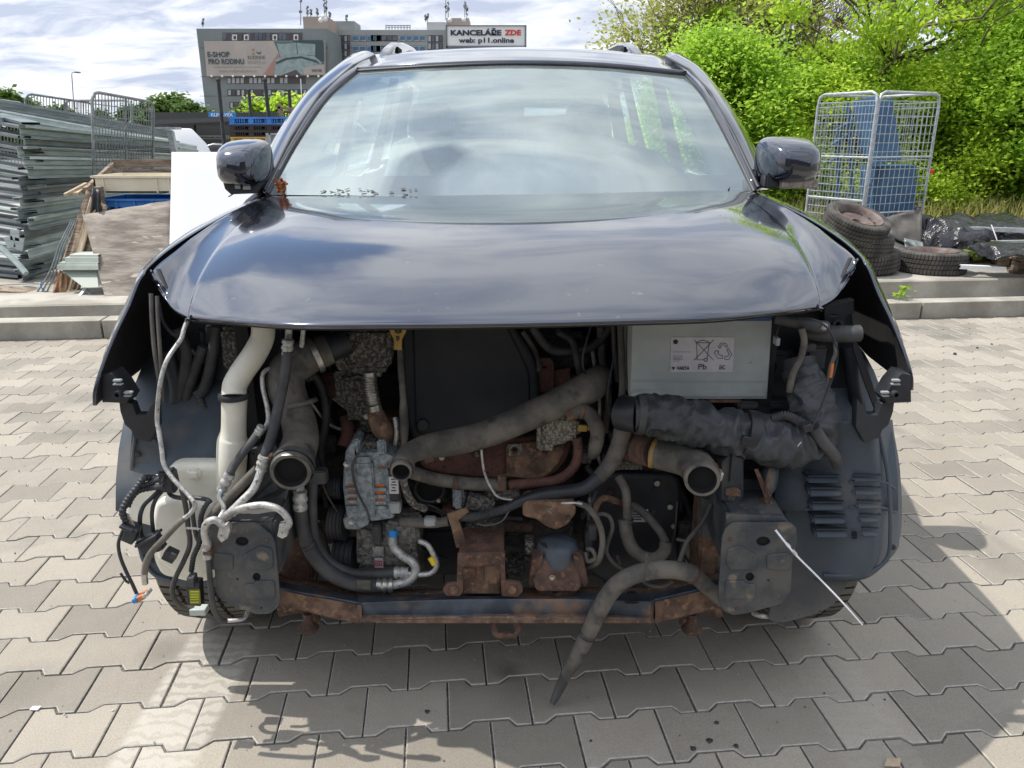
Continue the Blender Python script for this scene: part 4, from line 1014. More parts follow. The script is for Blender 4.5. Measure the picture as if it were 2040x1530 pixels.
# radiator support uprights
for (x0, x1, m_) in ((560, 606, M['rust_dark']), (1388, 1442, M['rust'])):
    q = pxbox('support_upright', m_, x0, 985, x1, 1165, 1.70, .10, car, .006)
pxbox('upright_front', M['plate'], 1392, 990, 1428, 1075, 1.69, .02, car, .006)
plate('tower_bracket', M['plate'], [(1442, 922), (1454, 910), (1458, 888), (1472, 888), (1478, 912), (1478, 990), (1472, 1000), (1442, 995)], 1.585, .05, car, bevel=.005)
pxbox('bracket_rib', M['black'], 1453, 905, 1460, 962, 1.575, .02, car, .002)
plate('rust_pad', M['rust'], [(1447, 976), (1468, 973), (1475, 980), (1474, 988), (1448, 986)], 1.577, .006, car, bevel=.002)
plate('rail_cover', M['plate'], [(1440, 994), (1480, 998), (1492, 986), (1535, 990), (1562, 1040), (1450, 1030), (1438, 1020)], 1.575, .008, car, [ell(1491, 999, 7, 3)], bevel=.002, ytop=1.66)

M['splash'] = mat('dark_splash_plastic', (.016, .021, .028), (.032, .040, .050), 6, .5, bump=.15, bscale=60)
# --- front splash panels
plate('splash_panel', M['splash'], [(345, 690), (372, 646), (440, 640), (560, 650), (560, 930), (440, 938), (352, 934), (330, 900), (318, 830), (325, 760)], 1.80, .02, car, bevel=.006)
for pts in ([(402, 660), (405, 700), (392, 745), (375, 790), (378, 850), (372, 930)], [(420, 650), (412, 700), (420, 760), (385, 800)]): H('panel_swage', M['splash'], [(*p, 1.79) for p in pts], 9, car)
H('drain_hose', M['hose_dark'], [(392, 780, 1.76), (408, 815, 1.74), (425, 828, 1.74), (446, 832, 1.74)], 8, car, ribs=.011, amp=.12)
H('vent_tube', M['hose_dark'], [(360, 668, 1.77), (385, 700, 1.76), (405, 722, 1.76)], 4, car)
for (x, y) in ((404, 895), (441, 895)):
    q = pxbox('panel_clip', M['grey_conn'], x-3, y-8, x+3, y+14, 1.785, .012, car, .002)
outl = [(266, 842), (290, 868), (312, 880), (345, 960), (352, 1000), (440, 1010), (440, 1168), (352, 1166), (306, 1150), (282, 1118), (266, 1050), (257, 1000), (259, 930)]
plate('arch_cover', M['liner'], outl, 1.655, .012, car, bevel=.004, rnd=.02)

# right-hand louvred arch cover: curved sheet with pressed slots
def louvre_sheet():
    x_of = lambda u, y: (1560+(u)*(np.interp(y, [850, 930, 1000, 1050, 1120, 1150], [1778, 1792, 1797, 1796, 1788, 1765])-1560))
    rws = []
    for y in np.linspace(842, 1156, 14):
        rws.append([W(x_of(u, y), y-(6*u if y < 1000 else 0)-max(0, (u-.72)/.28)**2*34*max(0, (y-1060)/96), 1.655-.055*math.sin(min(1, u*1.3)*PI*.5)+.11*max(0, u-.82)/.18) for u in np.linspace(0, 1, 12)])
    g = spline_grid(rws, 3, 3); v, f = loft_geo([[Vector(p) for p in r_] for r_ in g]); o = link('louvred_cover', me_from('louvred_cover', v, f, 60), M['liner'], car)
    md = o.modifiers.new('t', 'SOLIDIFY'); md.thickness = .005; md.offset = 1
    for (x0, y0, x1, y1) in ((1612, 974, 1680, 992), (1616, 1002, 1684, 1020), (1620, 1029, 1688, 1047), (1624, 1056, 1692, 1075), (1702, 973, 1758, 990), (1707, 1000, 1758, 1017), (1712, 1027, 1757, 1044), (1716, 1054, 1753, 1072), (1608, 950, 1676, 965), (1700, 948, 1758, 963)):
        q = pxbox('louvre', M['liner'], x0, y0+1.5, x1, y1-1.5, 1.590, .03, o, .0045)
        for vv in q.data.vertices:
            if vv.co.z > W(x0, (y0+y1)/2, 1.586).z: vv.co.y += .014
        pxbox('louvre_gap', M['splash'], x0+2, y0-2.2, x1-2, y0-.3, 1.594, .01, q, 0)
    for k in range(4): pxbox('vent_slit', M['pit'], 1698, 1060+k*4, 1708, 1061.5+k*4, 1.596, .004, o, 0)
louvre_sheet()
lc = [o for o in car.children if o.name.startswith('louvred_cover')][0]
H('pressed_bead', M['liner'], [(1752, 868, 1.625), (1766, 930, 1.612), (1772, 985, 1.606), (1774, 1060, 1.604), (1768, 1110, 1.606), (1740, 1136, 1.606), (1690, 1146, 1.606), (1640, 1146, 1.612)], 4, lc, n=10)
H('pressed_bead', M['liner'], [(1692, 960, 1.603), (1740, 958, 1.602), (1766, 962, 1.604), (1784, 974, 1.62)], 2.4, lc, n=8); H('pressed_bead', M['liner'], [(1590, 1014, 1.622), (1614, 1014, 1.612)], 2.4, lc, n=8); H('pressed_bead', M['liner'], [(1692, 1011, 1.603), (1740, 1010, 1.602), (1766, 1013, 1.604), (1784, 1022, 1.62)], 2.4, lc, n=8)
for (x, y) in ((1722, 905), (1640, 905), (1778, 1090)): lathe('trim_clip', M['black'], [(0, .008), (.003, .007), (.004, .003)], W(x, y, 1.605), (0, -1, 0), lc, 12)
us = plate('undershield', mat('dusty_undershield', (.055, .055, .055), (.095, .09, .082), 6, .8, bump=.2), [(1574, 1118), (1592, 1106), (1640, 1112), (1686, 1126), (1709, 1150), (1711, 1162), (1690, 1190), (1662, 1214), (1630, 1226), (1560, 1240), (1532, 1236), (1545, 1205), (1570, 1180)], 1.585, .006, car, [ell(1564+14.5*k, 1233-k*1.9, 2) for k in range(6)], bevel=.002, rnd=.01, ytop=1.66)
H('under_pipe', M['alu'], [(1500, 1222, 1.62), (1520, 1228, 1.60), (1545, 1226, 1.62)], 5, car)

# --- washer bottle with its filler neck
tank = plate('washer_bottle', M['white_pl'], [(257, 1014), (268, 990), (292, 974), (334, 962), (345, 942), (356, 938), (438, 938), (443, 980), (434, 1030), (418, 1046), (416, 1148), (394, 1152), (366, 1150), (344, 1143), (328, 1140), (317, 1118), (312, 1046), (300, 1040), (262, 1030)], 1.60, .05, car, bevel=.016, res=4, rnd=.012)
plate('bottle_shoulder', M['white_pl'], [(311, 1046), (318, 1008), (344, 1002), (380, 1010), (416, 1016), (417, 1046), (413, 1130), (396, 1142), (350, 1136), (322, 1116)], 1.575, .05, tank, bevel=.012, res=3, rnd=.01)
pxbox('bottle_cap', M['white_pl'], 371, 938, 395, 957, 1.585, .05, tank, .006)
neck = H('filler_neck', M['white_pl'], [(524, 640, 1.66, 23), (523, 672, 1.66, 23), (508, 704, 1.65, 24), (482, 742, 1.64, 24), (468, 768, 1.63, 24), (467, 788, 1.62, 24)], 24, tank, n=20)
H('lower_neck', M['white_pl'], [(467, 789, 1.62, 25), (466, 840, 1.62, 24), (465, 862, 1.62, 25), (463, 880, 1.62, 29), (461, 930, 1.61, 29), (458, 975, 1.61, 26)], 24, neck, n=20, sub=8)
lathe('neck_seal', M['black'], [(0, .024), (0, .034), (.006, .035), (.010, .034), (.010, .026)], W(467, 793, 1.62), (0, 0, 1), neck, 24)

# --- grey/black boxes behind the neck
lump('relay_box', M['cast'], 446, 652, 500, 742, 1.74, .06, car, .003, 60, 3)
# --- A/C pipes on the left
def crimp(x0, y0, x1, y1, Y, r_, par, m=None):
    return H('hose_crimp', m or M['alu'], [(x0, y0, Y, r_), (x0+(x1-x0)*.2, y0+(y1-y0)*.2, Y, r_*1.08), (x0+(x1-x0)*.35, y0+(y1-y0)*.35, Y, r_*.86), (x0+(x1-x0)*.55, y0+(y1-y0)*.55, Y, r_*1.1), (x0+(x1-x0)*.75, y0+(y1-y0)*.75, Y, r_*.9), (x1, y1, Y, r_)], r_, par, sub=3)
p = H('cooling_pipe', M['alu'], [(373, 640, 1.60), (367, 655, 1.59), (361, 675, 1.58), (349, 692, 1.57), (334, 715, 1.55), (324, 742, 1.54), (317, 778, 1.53), (313, 832, 1.53), (317, 862, 1.52), (322, 893, 1.51), (327, 926, 1.50), (346, 955, 1.49), (370, 980, 1.48), (386, 1000, 1.47), (387, 1012, 1.47), (377, 1025, 1.47), (364, 1035, 1.47)], 4.6, car, n=12)
H('rubber_end', M['hose'], [(366, 1034, 1.47), (352, 1046, 1.46), (325, 1075, 1.45), (302, 1100, 1.45), (291, 1122, 1.45), (288, 1142, 1.45)], 6.5, p)
H('pipe_tip', M['steel'], [(289.5, 1163, 1.45), (288, 1150, 1.45), (288, 1140, 1.45)], 6, p, open_=True)
H('wiring_cable', M['rubber'], [(301, 585, 1.66), (303, 640, 1.64), (308, 700, 1.62), (315, 745, 1.61), (319, 790, 1.61)], 4.3, car)
H('wiring_cable', M['rubber'], [(313, 590, 1.66), (315, 640, 1.64), (319, 700, 1.62), (322, 750, 1.61), (324, 800, 1.61)], 4, car)
H('wiring_cable', M['black'], [(317, 600, 1.70), (325, 640, 1.70), (345, 665, 1.70), (362, 668, 1.70)], 4, car)
ac = H('suction_hose', M['hose_dark'], [(573, 700, 1.60), (568, 745, 1.59), (557, 800, 1.58), (546, 850, 1.56), (536, 885, 1.55), (526, 912, 1.54)], 10.5, car)
H('upper_pipe', M['alu'], [(576, 642, 1.61), (575, 665, 1.61), (574, 680, 1.60)], 7, ac)
crimp(574, 676, 572, 706, 1.60, 11.5, ac); crimp(527, 908, 520, 936, 1.535, 11.5, ac)
H('blue_band', M['tape'], [(518.5, 941, 1.53), (515, 951, 1.53)], 8, ac, n=12)
H('manifold_pipe', M['alu'], [(521, 936, 1.53), (513, 958, 1.52), (502, 978, 1.51), (482, 998, 1.50), (462, 1018, 1.49), (446, 1034, 1.48)], 8, ac)
H('stub_pipe', M['alu'], [(606, 640, 1.64), (604, 660, 1.64), (601, 690, 1.65)], 5, car)
ac2 = H('pressure_hose', M['hose_dark'], [(512, 866, 1.57), (500, 882, 1.56), (484, 902, 1.55), (466, 928, 1.54), (458, 944, 1.53)], 8.5, car)
H('thin_pipe', M['alu'], [(543, 735, 1.66), (531, 737, 1.65), (523, 748, 1.64), (524, 775, 1.63), (532, 810, 1.61), (534, 838, 1.60), (524, 858, 1.58), (514, 866, 1.575)], 4.6, ac2)
crimp(522, 850, 511, 868, 1.57, 9, ac2); crimp(459, 943, 442, 976, 1.53, 10.5, ac2)
H('blue_band', M['tape'], [(440.5, 980, 1.52), (437, 990, 1.52)], 5.5, ac2, n=12)
H('lower_pipe', M['alu'], [(442, 976, 1.52), (436, 990, 1.51), (444, 1004, 1.505), (446, 1016, 1.50), (440, 1028, 1.49), (436, 1036, 1.48)], 4.8, ac2)
H('heater_hose', M['hose'], [(514, 934, 1.575), (488, 960, 1.57), (464, 985, 1.56), (440, 1010, 1.55), (420, 1034, 1.55)], 10, car)
lp = H('looped_pipe', M['alu'], [(438, 1038, 1.48), (456, 1022, 1.47), (482, 1012, 1.46), (520, 1006, 1.455), (548, 1011, 1.45), (566, 1023, 1.45), (576, 1040, 1.45), (572, 1050, 1.45), (564, 1056, 1.45)], 7, car, sub=8)
plate('pipe_flange', M['alu'], [(558, 1046), (566, 1044), (573, 1054), (570, 1068), (562, 1072), (554, 1068)], 1.445, .014, lp, [ell(562.5, 1062, 2.6)], bevel=.002)
lp = H('looped_pipe', M['alu'], [(412, 1082, 1.47), (408, 1064, 1.465), (410, 1046, 1.46), (420, 1037, 1.45), (432, 1037, 1.45), (446, 1050, 1.45), (450, 1058, 1.45)], 7.5, car)
plate('pipe_flange', M['alu'], [(438, 1052), (452, 1046), (457, 1054), (452, 1072), (441, 1079), (434, 1070)], 1.445, .014, lp, [ell(442, 1068, 2.8)], bevel=.002)
dr = H('drain_hose', M['hose_dark'], [(413, 1098, 1.48), (416, 1122, 1.48), (419, 1160, 1.48), (422, 1190, 1.48), (427, 1216, 1.48), (438, 1234, 1.48), (450, 1238, 1.49)], 5.6, car)
crimp(412, 1080, 413, 1112, 1.475, 8.5, dr, M['alu']); pxbox('hose_clamp', M['rust_dark'], 404, 1098, 420, 1108, 1.465, .02, dr, .002)
H('underpan_lip', M['alu'], [(440, 1236, 1.52), (465, 1236, 1.52), (486, 1232, 1.53), (494, 1218, 1.55)], 4, car)

# --- wiring loom hanging in front of the washer bottle
loom = lump('loom_bundle', M['black'], 318, 940, 342, 982, 1.50, .03, car, .003, 60, 5)
def wire(pts, r_=4, m=None, name='loom_wire', ribs=None): return H(name, m or M['black'], pts, r_, loom, n=8, ribs=ribs, amp=.1)
wire([(330, 958, 1.50), (308, 953, 1.54), (288, 953, 1.53), (277, 966, 1.52), (266, 980, 1.51), (252, 1000, 1.5), (244, 1020, 1.49), (252, 1040, 1.49)], 7, ribs=.008)
wire([(328, 968, 1.50), (300, 972, 1.53), (276, 978, 1.52), (262, 992, 1.51), (254, 1010, 1.5)], 6, ribs=.008)
wire([(330, 950, 1.50), (300, 962, 1.53), (280, 968, 1.52)], 5)
wire([(322, 972, 1.54), (304, 990, 1.53), (286, 1008, 1.52), (279, 1030, 1.51), (280, 1052, 1.51), (284, 1074, 1.51)], 4.5)
wire([(328, 974, 1.54), (312, 992, 1.53), (304, 1012, 1.52), (303, 1036, 1.51), (306, 1060, 1.51), (311, 1082, 1.51)], 4)
wire([(335, 970, 1.54), (340, 986, 1.53), (360, 992, 1.52), (392, 992, 1.515), (414, 996, 1.51), (420, 1002, 1.51)], 4.5)
wire([(417, 998, 1.51), (406, 1014, 1.505), (400, 1034, 1.505), (400, 1060, 1.505), (396, 1085, 1.505), (386, 1108, 1.505), (381, 1138, 1.505)], 5.2, ribs=.007)
wire([(362, 975, 1.50), (370, 1010, 1.53), (375, 1050, 1.52), (378, 1085, 1.515), (366, 1118, 1.51), (350, 1150, 1.51), (343, 1178, 1.51), (352, 1200, 1.52), (368, 1210, 1.53), (386, 1212, 1.54)], 5, M['rubber'], 'long_cable')
wire([(380, 990, 1.54), (386, 1040, 1.525), (392, 1070, 1.52), (400, 1084, 1.515)], 4.6, M['rubber'])
wire([(245, 1056, 1.49), (236, 1082, 1.485), (240, 1110, 1.48), (252, 1140, 1.48), (262, 1160, 1.48), (272, 1182, 1.48)], 3.6)
wire([(240, 1142, 1.48), (250, 1156, 1.48), (258, 1162, 1.48)], 2.6)
for k in range(7): wire([(238+k*3, 1018+k, 1.495), (243+k*2.6, 1030, 1.49), (250+k*3, 1042+k, 1.49)], 1.3, mat('wire_skin', [(.3, .12, .05), (.2, .2, .2), (.35, .3, .3), (.1, .1, .1)][k % 4], rough=.6))
def conn(name, x, y, w_, h_, ang, Y, m, par=None, dep=.025):
    c = W(x, y, Y); k = mpp(c); mb = MB(); mb.box(c, (w_*k, dep, h_*k), Matrix.Rotation(R(ang), 3, 'Y')); o = mb.build(name, m, par or loom, 30); md = o.modifiers.new('b', 'BEVEL'); md.width = .0022; md.segments = 2; return o
c = conn('plug', 262, 1062, 24, 36, 28, 1.49, M['black']); conn('plug_rim', 257, 1048, 28, 7, 28, 1.487, M['black'], c, .032)
c = conn('plug_socket', 300, 1080, 46, 30, -28, 1.5, M['black']); conn('plug_rim', 296, 1072, 52, 6, -28, 1.495, M['black'], c, .034)
conn('latch', 320, 1088, 16, 12, -28, 1.497, M['black'], c)
c = conn('plug', 340, 1105, 24, 22, 30, 1.5, M['black']); conn('plug_face', 345, 1108, 12, 14, 30, 1.487, M['hose_dark'], c, .004)
c = conn('bulb_holder', 282, 1188, 24, 11, -30, 1.475, M['orange']); conn('holder_cap', 272, 1192, 9, 10, -30, 1.47, M['tape'], c); conn('bulb_tip', 293, 1182, 14, 8, -40, 1.474, M['alu'], c)
c = conn('sensor_module', 389, 1178, 27, 54, 4, 1.502, M['black']); conn('module_plug', 383, 1155, 14, 22, 4, 1.49, M['hose_dark'], c)
lab = plate('module_label', mat('olive_label', (.16, .17, .02), rough=.6), [(376, 1175), (398, 1175), (400, 1203), (379, 1204)], 1.4375, .0006, c, bevel=.0001)
for (y0, y1) in ((1178, 1180), (1183, 1184.5), (1187, 1188.2), (1190, 1191.2), (1194, 1195), (1199, 1200.4)): plate('print_line', mat('lime_ink', (.55, .58, .05), rough=.6), [(379, y0), (396, y0), (396, y1), (379, y1)], 1.4365, .0004, lab, bevel=.0001)
conn('white_coupler', 397, 1215, 32, 14, 0, 1.54, mat('pale_coupler', (.45, .50, .48), rough=.5)); plate('cable_tie', M['label'], [(371, 1051), (404, 1053), (404, 1056), (371, 1054)], 1.5, .003, loom, bevel=.0005)

# --- intercooler hose on the left (from the throttle down to an open mouth)
ic = H('intercooler_hose', M['hose'], [(579, 941, 1.50, 41), (584, 925, 1.535, 40), (592, 902, 1.58, 37), (600, 872, 1.62, 35), (594, 836, 1.64, 34), (580, 800, 1.655, 35), (570, 768, 1.665, 37), (574, 738, 1.68, 38), (598, 718, 1.69, 37), (632, 704, 1.70, 33), (655, 695, 1.71, 31)], 36, car, sub=8, n=28, open_=True)
H('mouth_clamp', M['hose_dark'], [(583, 931, 1.520), (585.5, 924, 1.532)], 43.5, ic, n=28, cap=False)
H('mouth_clamp', M['steel'], [(582, 937, 1.512), (583, 934, 1.516)], 43, ic, n=28, cap=False)
conn('clamp_screw', 541, 908, 8, 9, 20, 1.53, M['rust_dark'], ic)
H('steel_clamp', M['steel'], [(622, 709, 1.695), (632, 704.5, 1.70)], 38, ic, n=28, cap=False)
H('throttle_boot', M['black'], [(640, 700, 1.705), (672, 686, 1.72), (690, 678, 1.73)], 29, ic, n=24)
thr = plate('throttle_body', M['cast'], [(668, 682), (700, 662), (722, 655), (790, 652), (792, 690), (770, 700), (766, 738), (720, 742), (694, 736), (680, 716)], 1.76, .10, car, bevel=.006, rnd=.008)
plate('throttle_flange', M['cast_light'], [(656, 680), (664, 674), (686, 726), (690, 734), (676, 736), (668, 722)], 1.752, .02, thr, bevel=.003)
for (x, y) in ((661, 678), (682, 733), (706, 730), (756, 744)): lathe('bolt', M['cast'], [(0, .007), (.006, .007)], W(x, y, 1.745), (0, -1, 0), thr, 6)
lump('throttle_casting', M['cast'], 688, 655, 776, 730, 1.745, .06, thr, .007, 40, 2)
pxbox('flange_plate', M['cast_light'], 702, 734, 768, 742, 1.755, .08, thr, .002)
egr = plate('exhaust_gas_valve', M['cast'], [(668, 745), (672, 742), (700, 740), (724, 745), (728, 800), (738, 858), (722, 860), (720, 836), (696, 834), (694, 818), (666, 796), (672, 792)], 1.80, .08, car, bevel=.005)
lump('valve_casting', M['cast'], 682, 752, 728, 812, 1.785, .05, egr, .006, 45, 8); lump('valve_casting', M['cast'], 700, 800, 738, 836, 1.79, .05, egr, .006, 45, 9)
H('steel_bellows', M['steel'], [(736, 750, 1.745), (738, 775, 1.74), (744, 806, 1.735)], 15, car, n=24, ribs=.0058, amp=.08)
H('bellows_collar', M['steel'], [(735, 740, 1.745), (736, 751, 1.745)], 14, car, n=24); H('bellows_collar', M['steel'], [(744, 806, 1.735), (748, 822, 1.735)], 15, car, n=24)
H('rusty_elbow', M['rust'], [(748, 820, 1.735, 16), (753, 838, 1.73, 19), (762, 855, 1.73, 20), (774, 862, 1.76, 18), (790, 862, 1.80, 16)], 18, car, n=20)
H('v_clamp', M['alu'], [(787, 832, 1.74), (790, 850, 1.73), (790, 868, 1.73), (788, 884, 1.74)], 5, car)
lump('manifold_corner', M['rust_red'], 640, 744, 668, 792, 1.88, .05, car, .004, 40, 4); H('manifold_leg', M['rust_red'], [(690, 830, 1.86), (694, 860, 1.84), (686, 890, 1.82)], 14, car)
lump('manifold_side', M['rust_red'], 700, 836, 808, 884, 1.86, .08, car, .006, 30, 6)
# dipstick
dp = H('dipstick_tube', M['hose'], [(797, 694, 1.73, 6), (799, 740, 1.73, 6.5), (803, 790, 1.72, 6.5), (804, 820, 1.72, 8.5), (806, 850, 1.715, 8.5), (805, 885, 1.71, 6.5), (803, 910, 1.71, 6.5)], 6, car)
dh = plate('dipstick_handle', M['yellow'], [(774, 651), (780, 651), (786, 662), (792, 666), (800, 664), (804, 651), (810, 651), (806, 664), (799, 676), (799, 696), (786, 696), (786, 676), (779, 664)], 1.715, .008, dp, bevel=.0015)
plate('handle_mark', M['rust_dark'], [(789, 670), (795, 670), (796, 675), (792, 681), (789, 677)], 1.7135, .001, dh, bevel=.0002)

# --- engine: dark block, soft cover
lump('engine_block', M['cast_dark'], 640, 700, 1210, 1130, 2.00, .30, car, .012, 14, 1)
cov = plate('engine_cover', mat('soft_black_cover', (.012, .014, .018), (.022, .025, .032), 4, .62, bump=.15, bscale=40), [(806, 648), (1012, 648), (1050, 706), (1062, 735), (1067, 790), (1070, 876), (1044, 886), (960, 894), (886, 890), (832, 880), (822, 860), (810, 780)], 1.84, .12, car, bevel=.012, res=4, rnd=.01)
plate('cover_panel', cov.data.materials[0], [(826, 640), (1000, 640), (1030, 700), (1050, 745), (1054, 860), (1000, 872), (880, 872), (832, 860)], 1.835, .02, cov, bevel=.006, res=4, rnd=.012)
plate('cover_stud', M['black'], ell(842, 848, 10), 1.825, .008, cov, bevel=.002)
lump('rear_casting', M['cast_dark'], 1080, 672, 1170, 735, 1.90, .08, car, .007, 40, 14)
plate('rusty_lug', M['rust_red'], [(1070, 722), (1078, 716), (1096, 716), (1102, 724), (1102, 776), (1070, 782)], 1.86, .012, car, [ell(1085, 732, 6, 4)], bevel=.003)
plate('rusty_stay', M['rust_red'], [(1104, 740), (1134, 736), (1134, 765), (1100, 780)], 1.87, .012, car, bevel=.003)

# --- big grey coolant hose running up to the right
ch = H('coolant_hose', M['hose'], [(799, 940, 1.50, 22), (801, 930, 1.52, 21.5), (808, 912, 1.56, 21), (826, 898, 1.60, 22), (856, 889, 1.64, 25), (905, 880, 1.68, 27), (960, 867, 1.71, 27), (1000, 852, 1.72, 28), (1060, 826, 1.73, 29), (1110, 804, 1.74, 30), (1150, 784, 1.75, 32), (1178, 768, 1.76, 32), (1192, 756, 1.80, 28), (1196, 748, 1.86, 22)], 26, car, sub=8, n=24, open_=True)
H('mouth_band', M['hose'], [(800, 934, 1.512), (803, 924, 1.53)], 23.5, ch, n=24, cap=False)
plate('rusty_clip', M['rust'], [(832, 880), (844, 876), (858, 906), (862, 918), (848, 922), (846, 908)], 1.615, .012, ch, [ell(850, 912, 3)], bevel=.002)
H('bypass_hose', M['hose'], [(806, 935, 1.60), (830, 944, 1.64), (870, 955, 1.68), (920, 962, 1.70), (965, 965, 1.71), (1006, 966, 1.72)], 13, car)
H('branch_stub', M['cast'], [(803, 955, 1.62), (812, 985, 1.62), (826, 1005, 1.63), (848, 1014, 1.64)], 7.5, car)
H('u_hose', M['hose'], [(1140, 822, 1.72, 13), (1160, 818, 1.715, 14), (1180, 832, 1.71, 15), (1190, 860, 1.71, 15), (1186, 892, 1.71, 14), (1180, 908, 1.72, 10)], 15, car, n=20)
H('rusty_stub', M['rust'], [(1128, 826, 1.72), (1148, 820, 1.72)], 14, car)
the = plate('thermostat_housing', M['cast_light'], [(1072, 836), (1082, 836), (1120, 815), (1148, 810), (1150, 822), (1140, 840), (1152, 842), (1154, 862), (1136, 872), (1122, 882), (1100, 886), (1098, 896), (1078, 896), (1072, 892)], 1.745, .05, car, bevel=.004)
lump('housing_casting', M['cast_light'], 1082, 832, 1148, 878, 1.735, .03, the, .004, 55, 4); pxbox('housing_flange', M['cast_light'], 1070, 834, 1078, 894, 1.738, .05, the, .001)
lathe('brass_sender', M['yellow'], [(0, .009), (.02, .009), (.022, .006), (.035, .006)], W(1152, 852, 1.74), (1, -.1, 0), the, 6)
# rusty exhaust shield
sh = plate('exhaust_shield', M['rust_red'], [(838, 912), (880, 904), (960, 888), (1040, 880), (1120, 874), (1132, 884), (1122, 912), (1106, 934), (1076, 952), (1010, 950), (950, 946), (880, 938), (848, 930)], 1.79, .03, car, bevel=.01, res=3, rnd=.01)
plate('shield_front', M['rust'], [(1010, 890), (1052, 884), (1120, 878), (1124, 896), (1110, 922), (1090, 944), (1070, 952), (1008, 948), (1012, 920)], 1.775, .014, sh, [ell(1025, 897, 8)], bevel=.004, rnd=.008)
plate('shield_gasket', M['cast_light'], [(1012, 886), (1038, 886), (1042, 906), (1014, 908)], 1.770, .004, sh, [ell(1025, 897, 8)], bevel=.001)
H('rusty_pipe', M['rust_red'], [(1150, 872, 1.74), (1152, 900, 1.735), (1146, 925, 1.73), (1128, 946, 1.725), (1100, 958, 1.72), (1060, 962, 1.72), (1014, 966, 1.72)], 10, car, n=16)
plate('pipe_clip', M['rust'], [(993, 952), (1007, 952), (1006, 976), (994, 976)], 1.70, .02, car, bevel=.002)
lump('coolant_casting', M['cast'], 966, 972, 1036, 996, 1.735, .04, car, .004, 60, 9)

# --- alternator
alt = plate('alternator', M['cast_blue'], [(692, 900), (703, 884), (712, 906), (760, 905), (782, 912), (786, 930), (780, 960), (776, 1010), (782, 1030), (740, 1036), (736, 1022), (730, 1044), (712, 1053), (690, 1052), (686, 1036), (694, 1032), (690, 1000), (686, 970), (688, 940)], 1.70, .10, car, bevel=.005, rnd=.004)
for (x0, y0, x1, y1) in ((694, 965, 704, 971), (694, 979, 709, 984), (694, 992, 709, 996), (694, 1005, 709, 1008), (748, 965, 765, 972), (743, 979, 765, 986), (744, 993, 765, 999), (750, 1005, 766, 1008), (756, 929, 768, 933)):
    q = plate('cooling_slot', M['copper'], rrect(x0, y0, x1, y1, 1.5), 1.6985, .003, alt, bevel=.0004)
    plate('slot_edge', M['cast_blue'], [(x0-3, y1+1.5), (x1+3, y1+1.5), (x1+4, y1+6), (x0-4, y1+6)], 1.693, .008, q, bevel=.0015)
lump('alternator_body', M['cast_blue'], 714, 912, 742, 1030, 1.69, .03, alt, .002, 40, 3)
for (x0, y0, x1, y1) in ((704, 876, 716, 910), (752, 878, 768, 910)): pxbox('alternator_lug', M['cast_blue'], x0, y0, x1, y1, 1.70, .06, alt, .004)
lump('alternator_mount', M['cast'], 712, 880, 755, 904, 1.72, .05, alt, .003, 60, 3)
pxbox('rear_cap', M['black'], 776, 935, 795, 1000, 1.69, .07, alt, .004)
al = pxbox('maker_label', M['label'], 776, 950, 793, 984, 1.687, .002, alt, .0003)
for k in range(5): pxbox('print_line', M['ink'], 779+(k % 2)*1.5, 954+k*5.6, 783+(k*7 % 5)+3, 956+k*5.6, 1.6862, .0005, al, 0)
pxbox('alternator_plug', M['grey_conn'], 777, 1002, 797, 1024, 1.685, .03, alt, .003)
H('alternator_lead', M['hose_dark'], [(722, 884, 1.69), (716, 900, 1.685), (703, 925, 1.68), (704, 950, 1.68), (712, 980, 1.675), (722, 1000, 1.675), (732, 1020, 1.675), (736, 1036, 1.68)], 2.6, alt)
def pulley(x, y, r_px, w_px, Y, par, nm='pulley', m=None):
    c = W(x, y, Y); k = mpp(c); r_ = r_px*k; h = w_px*k/2; pr = [(-h, .2*r_), (-h, r_)]
    for i in range(4): t = -h+2*h*(i+.5)/4; pr += [(t-h*.12, r_), (t, r_*.93), (t+h*.12, r_)]
    pr += [(h, r_), (h, .2*r_)]
    return lathe(nm, m or M['black'], pr, c, (1, -.12, 0), par, 28, 25)
pulley(672, 970, 24, 26, 1.76, alt); pulley(676, 1040, 36, 30, 1.77, car, 'idler_pulley', M['hose_dark']); pulley(690, 1105, 36, 40, 1.77, car, 'compressor_pulley')
# --- compressor
com = lump('compressor', M['cast_mid'], 712, 1046, 830, 1132, 1.72, .10, car, .007, 35, 11)
lump('compressor_head', M['cast_mid'], 770, 1042, 834, 1090, 1.705, .06, com, .005, 45, 12)
for (x, y) in ((722, 1096), (802, 1063), (822, 1086), (826, 1103)): lathe('bolt', M['cast_light'], [(0, .009), (.006, .009)], W(x, y, 1.712), (0, -1, 0), com, 6)
pxbox('compressor_plug', M['hose_dark'], 742, 1048, 758, 1086, 1.695, .03, com, .003)
q = pxbox('silver_label', M['alu'], 743, 1089, 764, 1109, 1.7125, .002, com, .0003)
q = pxbox('paper_label', M['label'], 747, 1112, 763, 1131, 1.7125, .002, com, .0003); text_on('lettering', 'E02', M['redink'], 748, 1116, 762, 1127, 1.711, q, .02)
pp = H('compressor_pipe', M['alu'], [(783, 1056, 1.69), (782, 1072, 1.685), (785, 1090, 1.68), (800, 1106, 1.67), (820, 1118, 1.66), (828, 1132, 1.655), (824, 1148, 1.65), (812, 1158, 1.645), (796, 1163, 1.64), (780, 1166, 1.64)], 9, car, sub=8, n=16)
H('blue_band', M['tape'], [(783, 1056, 1.69), (782.5, 1069, 1.686)], 9.6, pp); crimp(783, 1166, 752, 1166, 1.64, 14.5, pp, M['steel'])
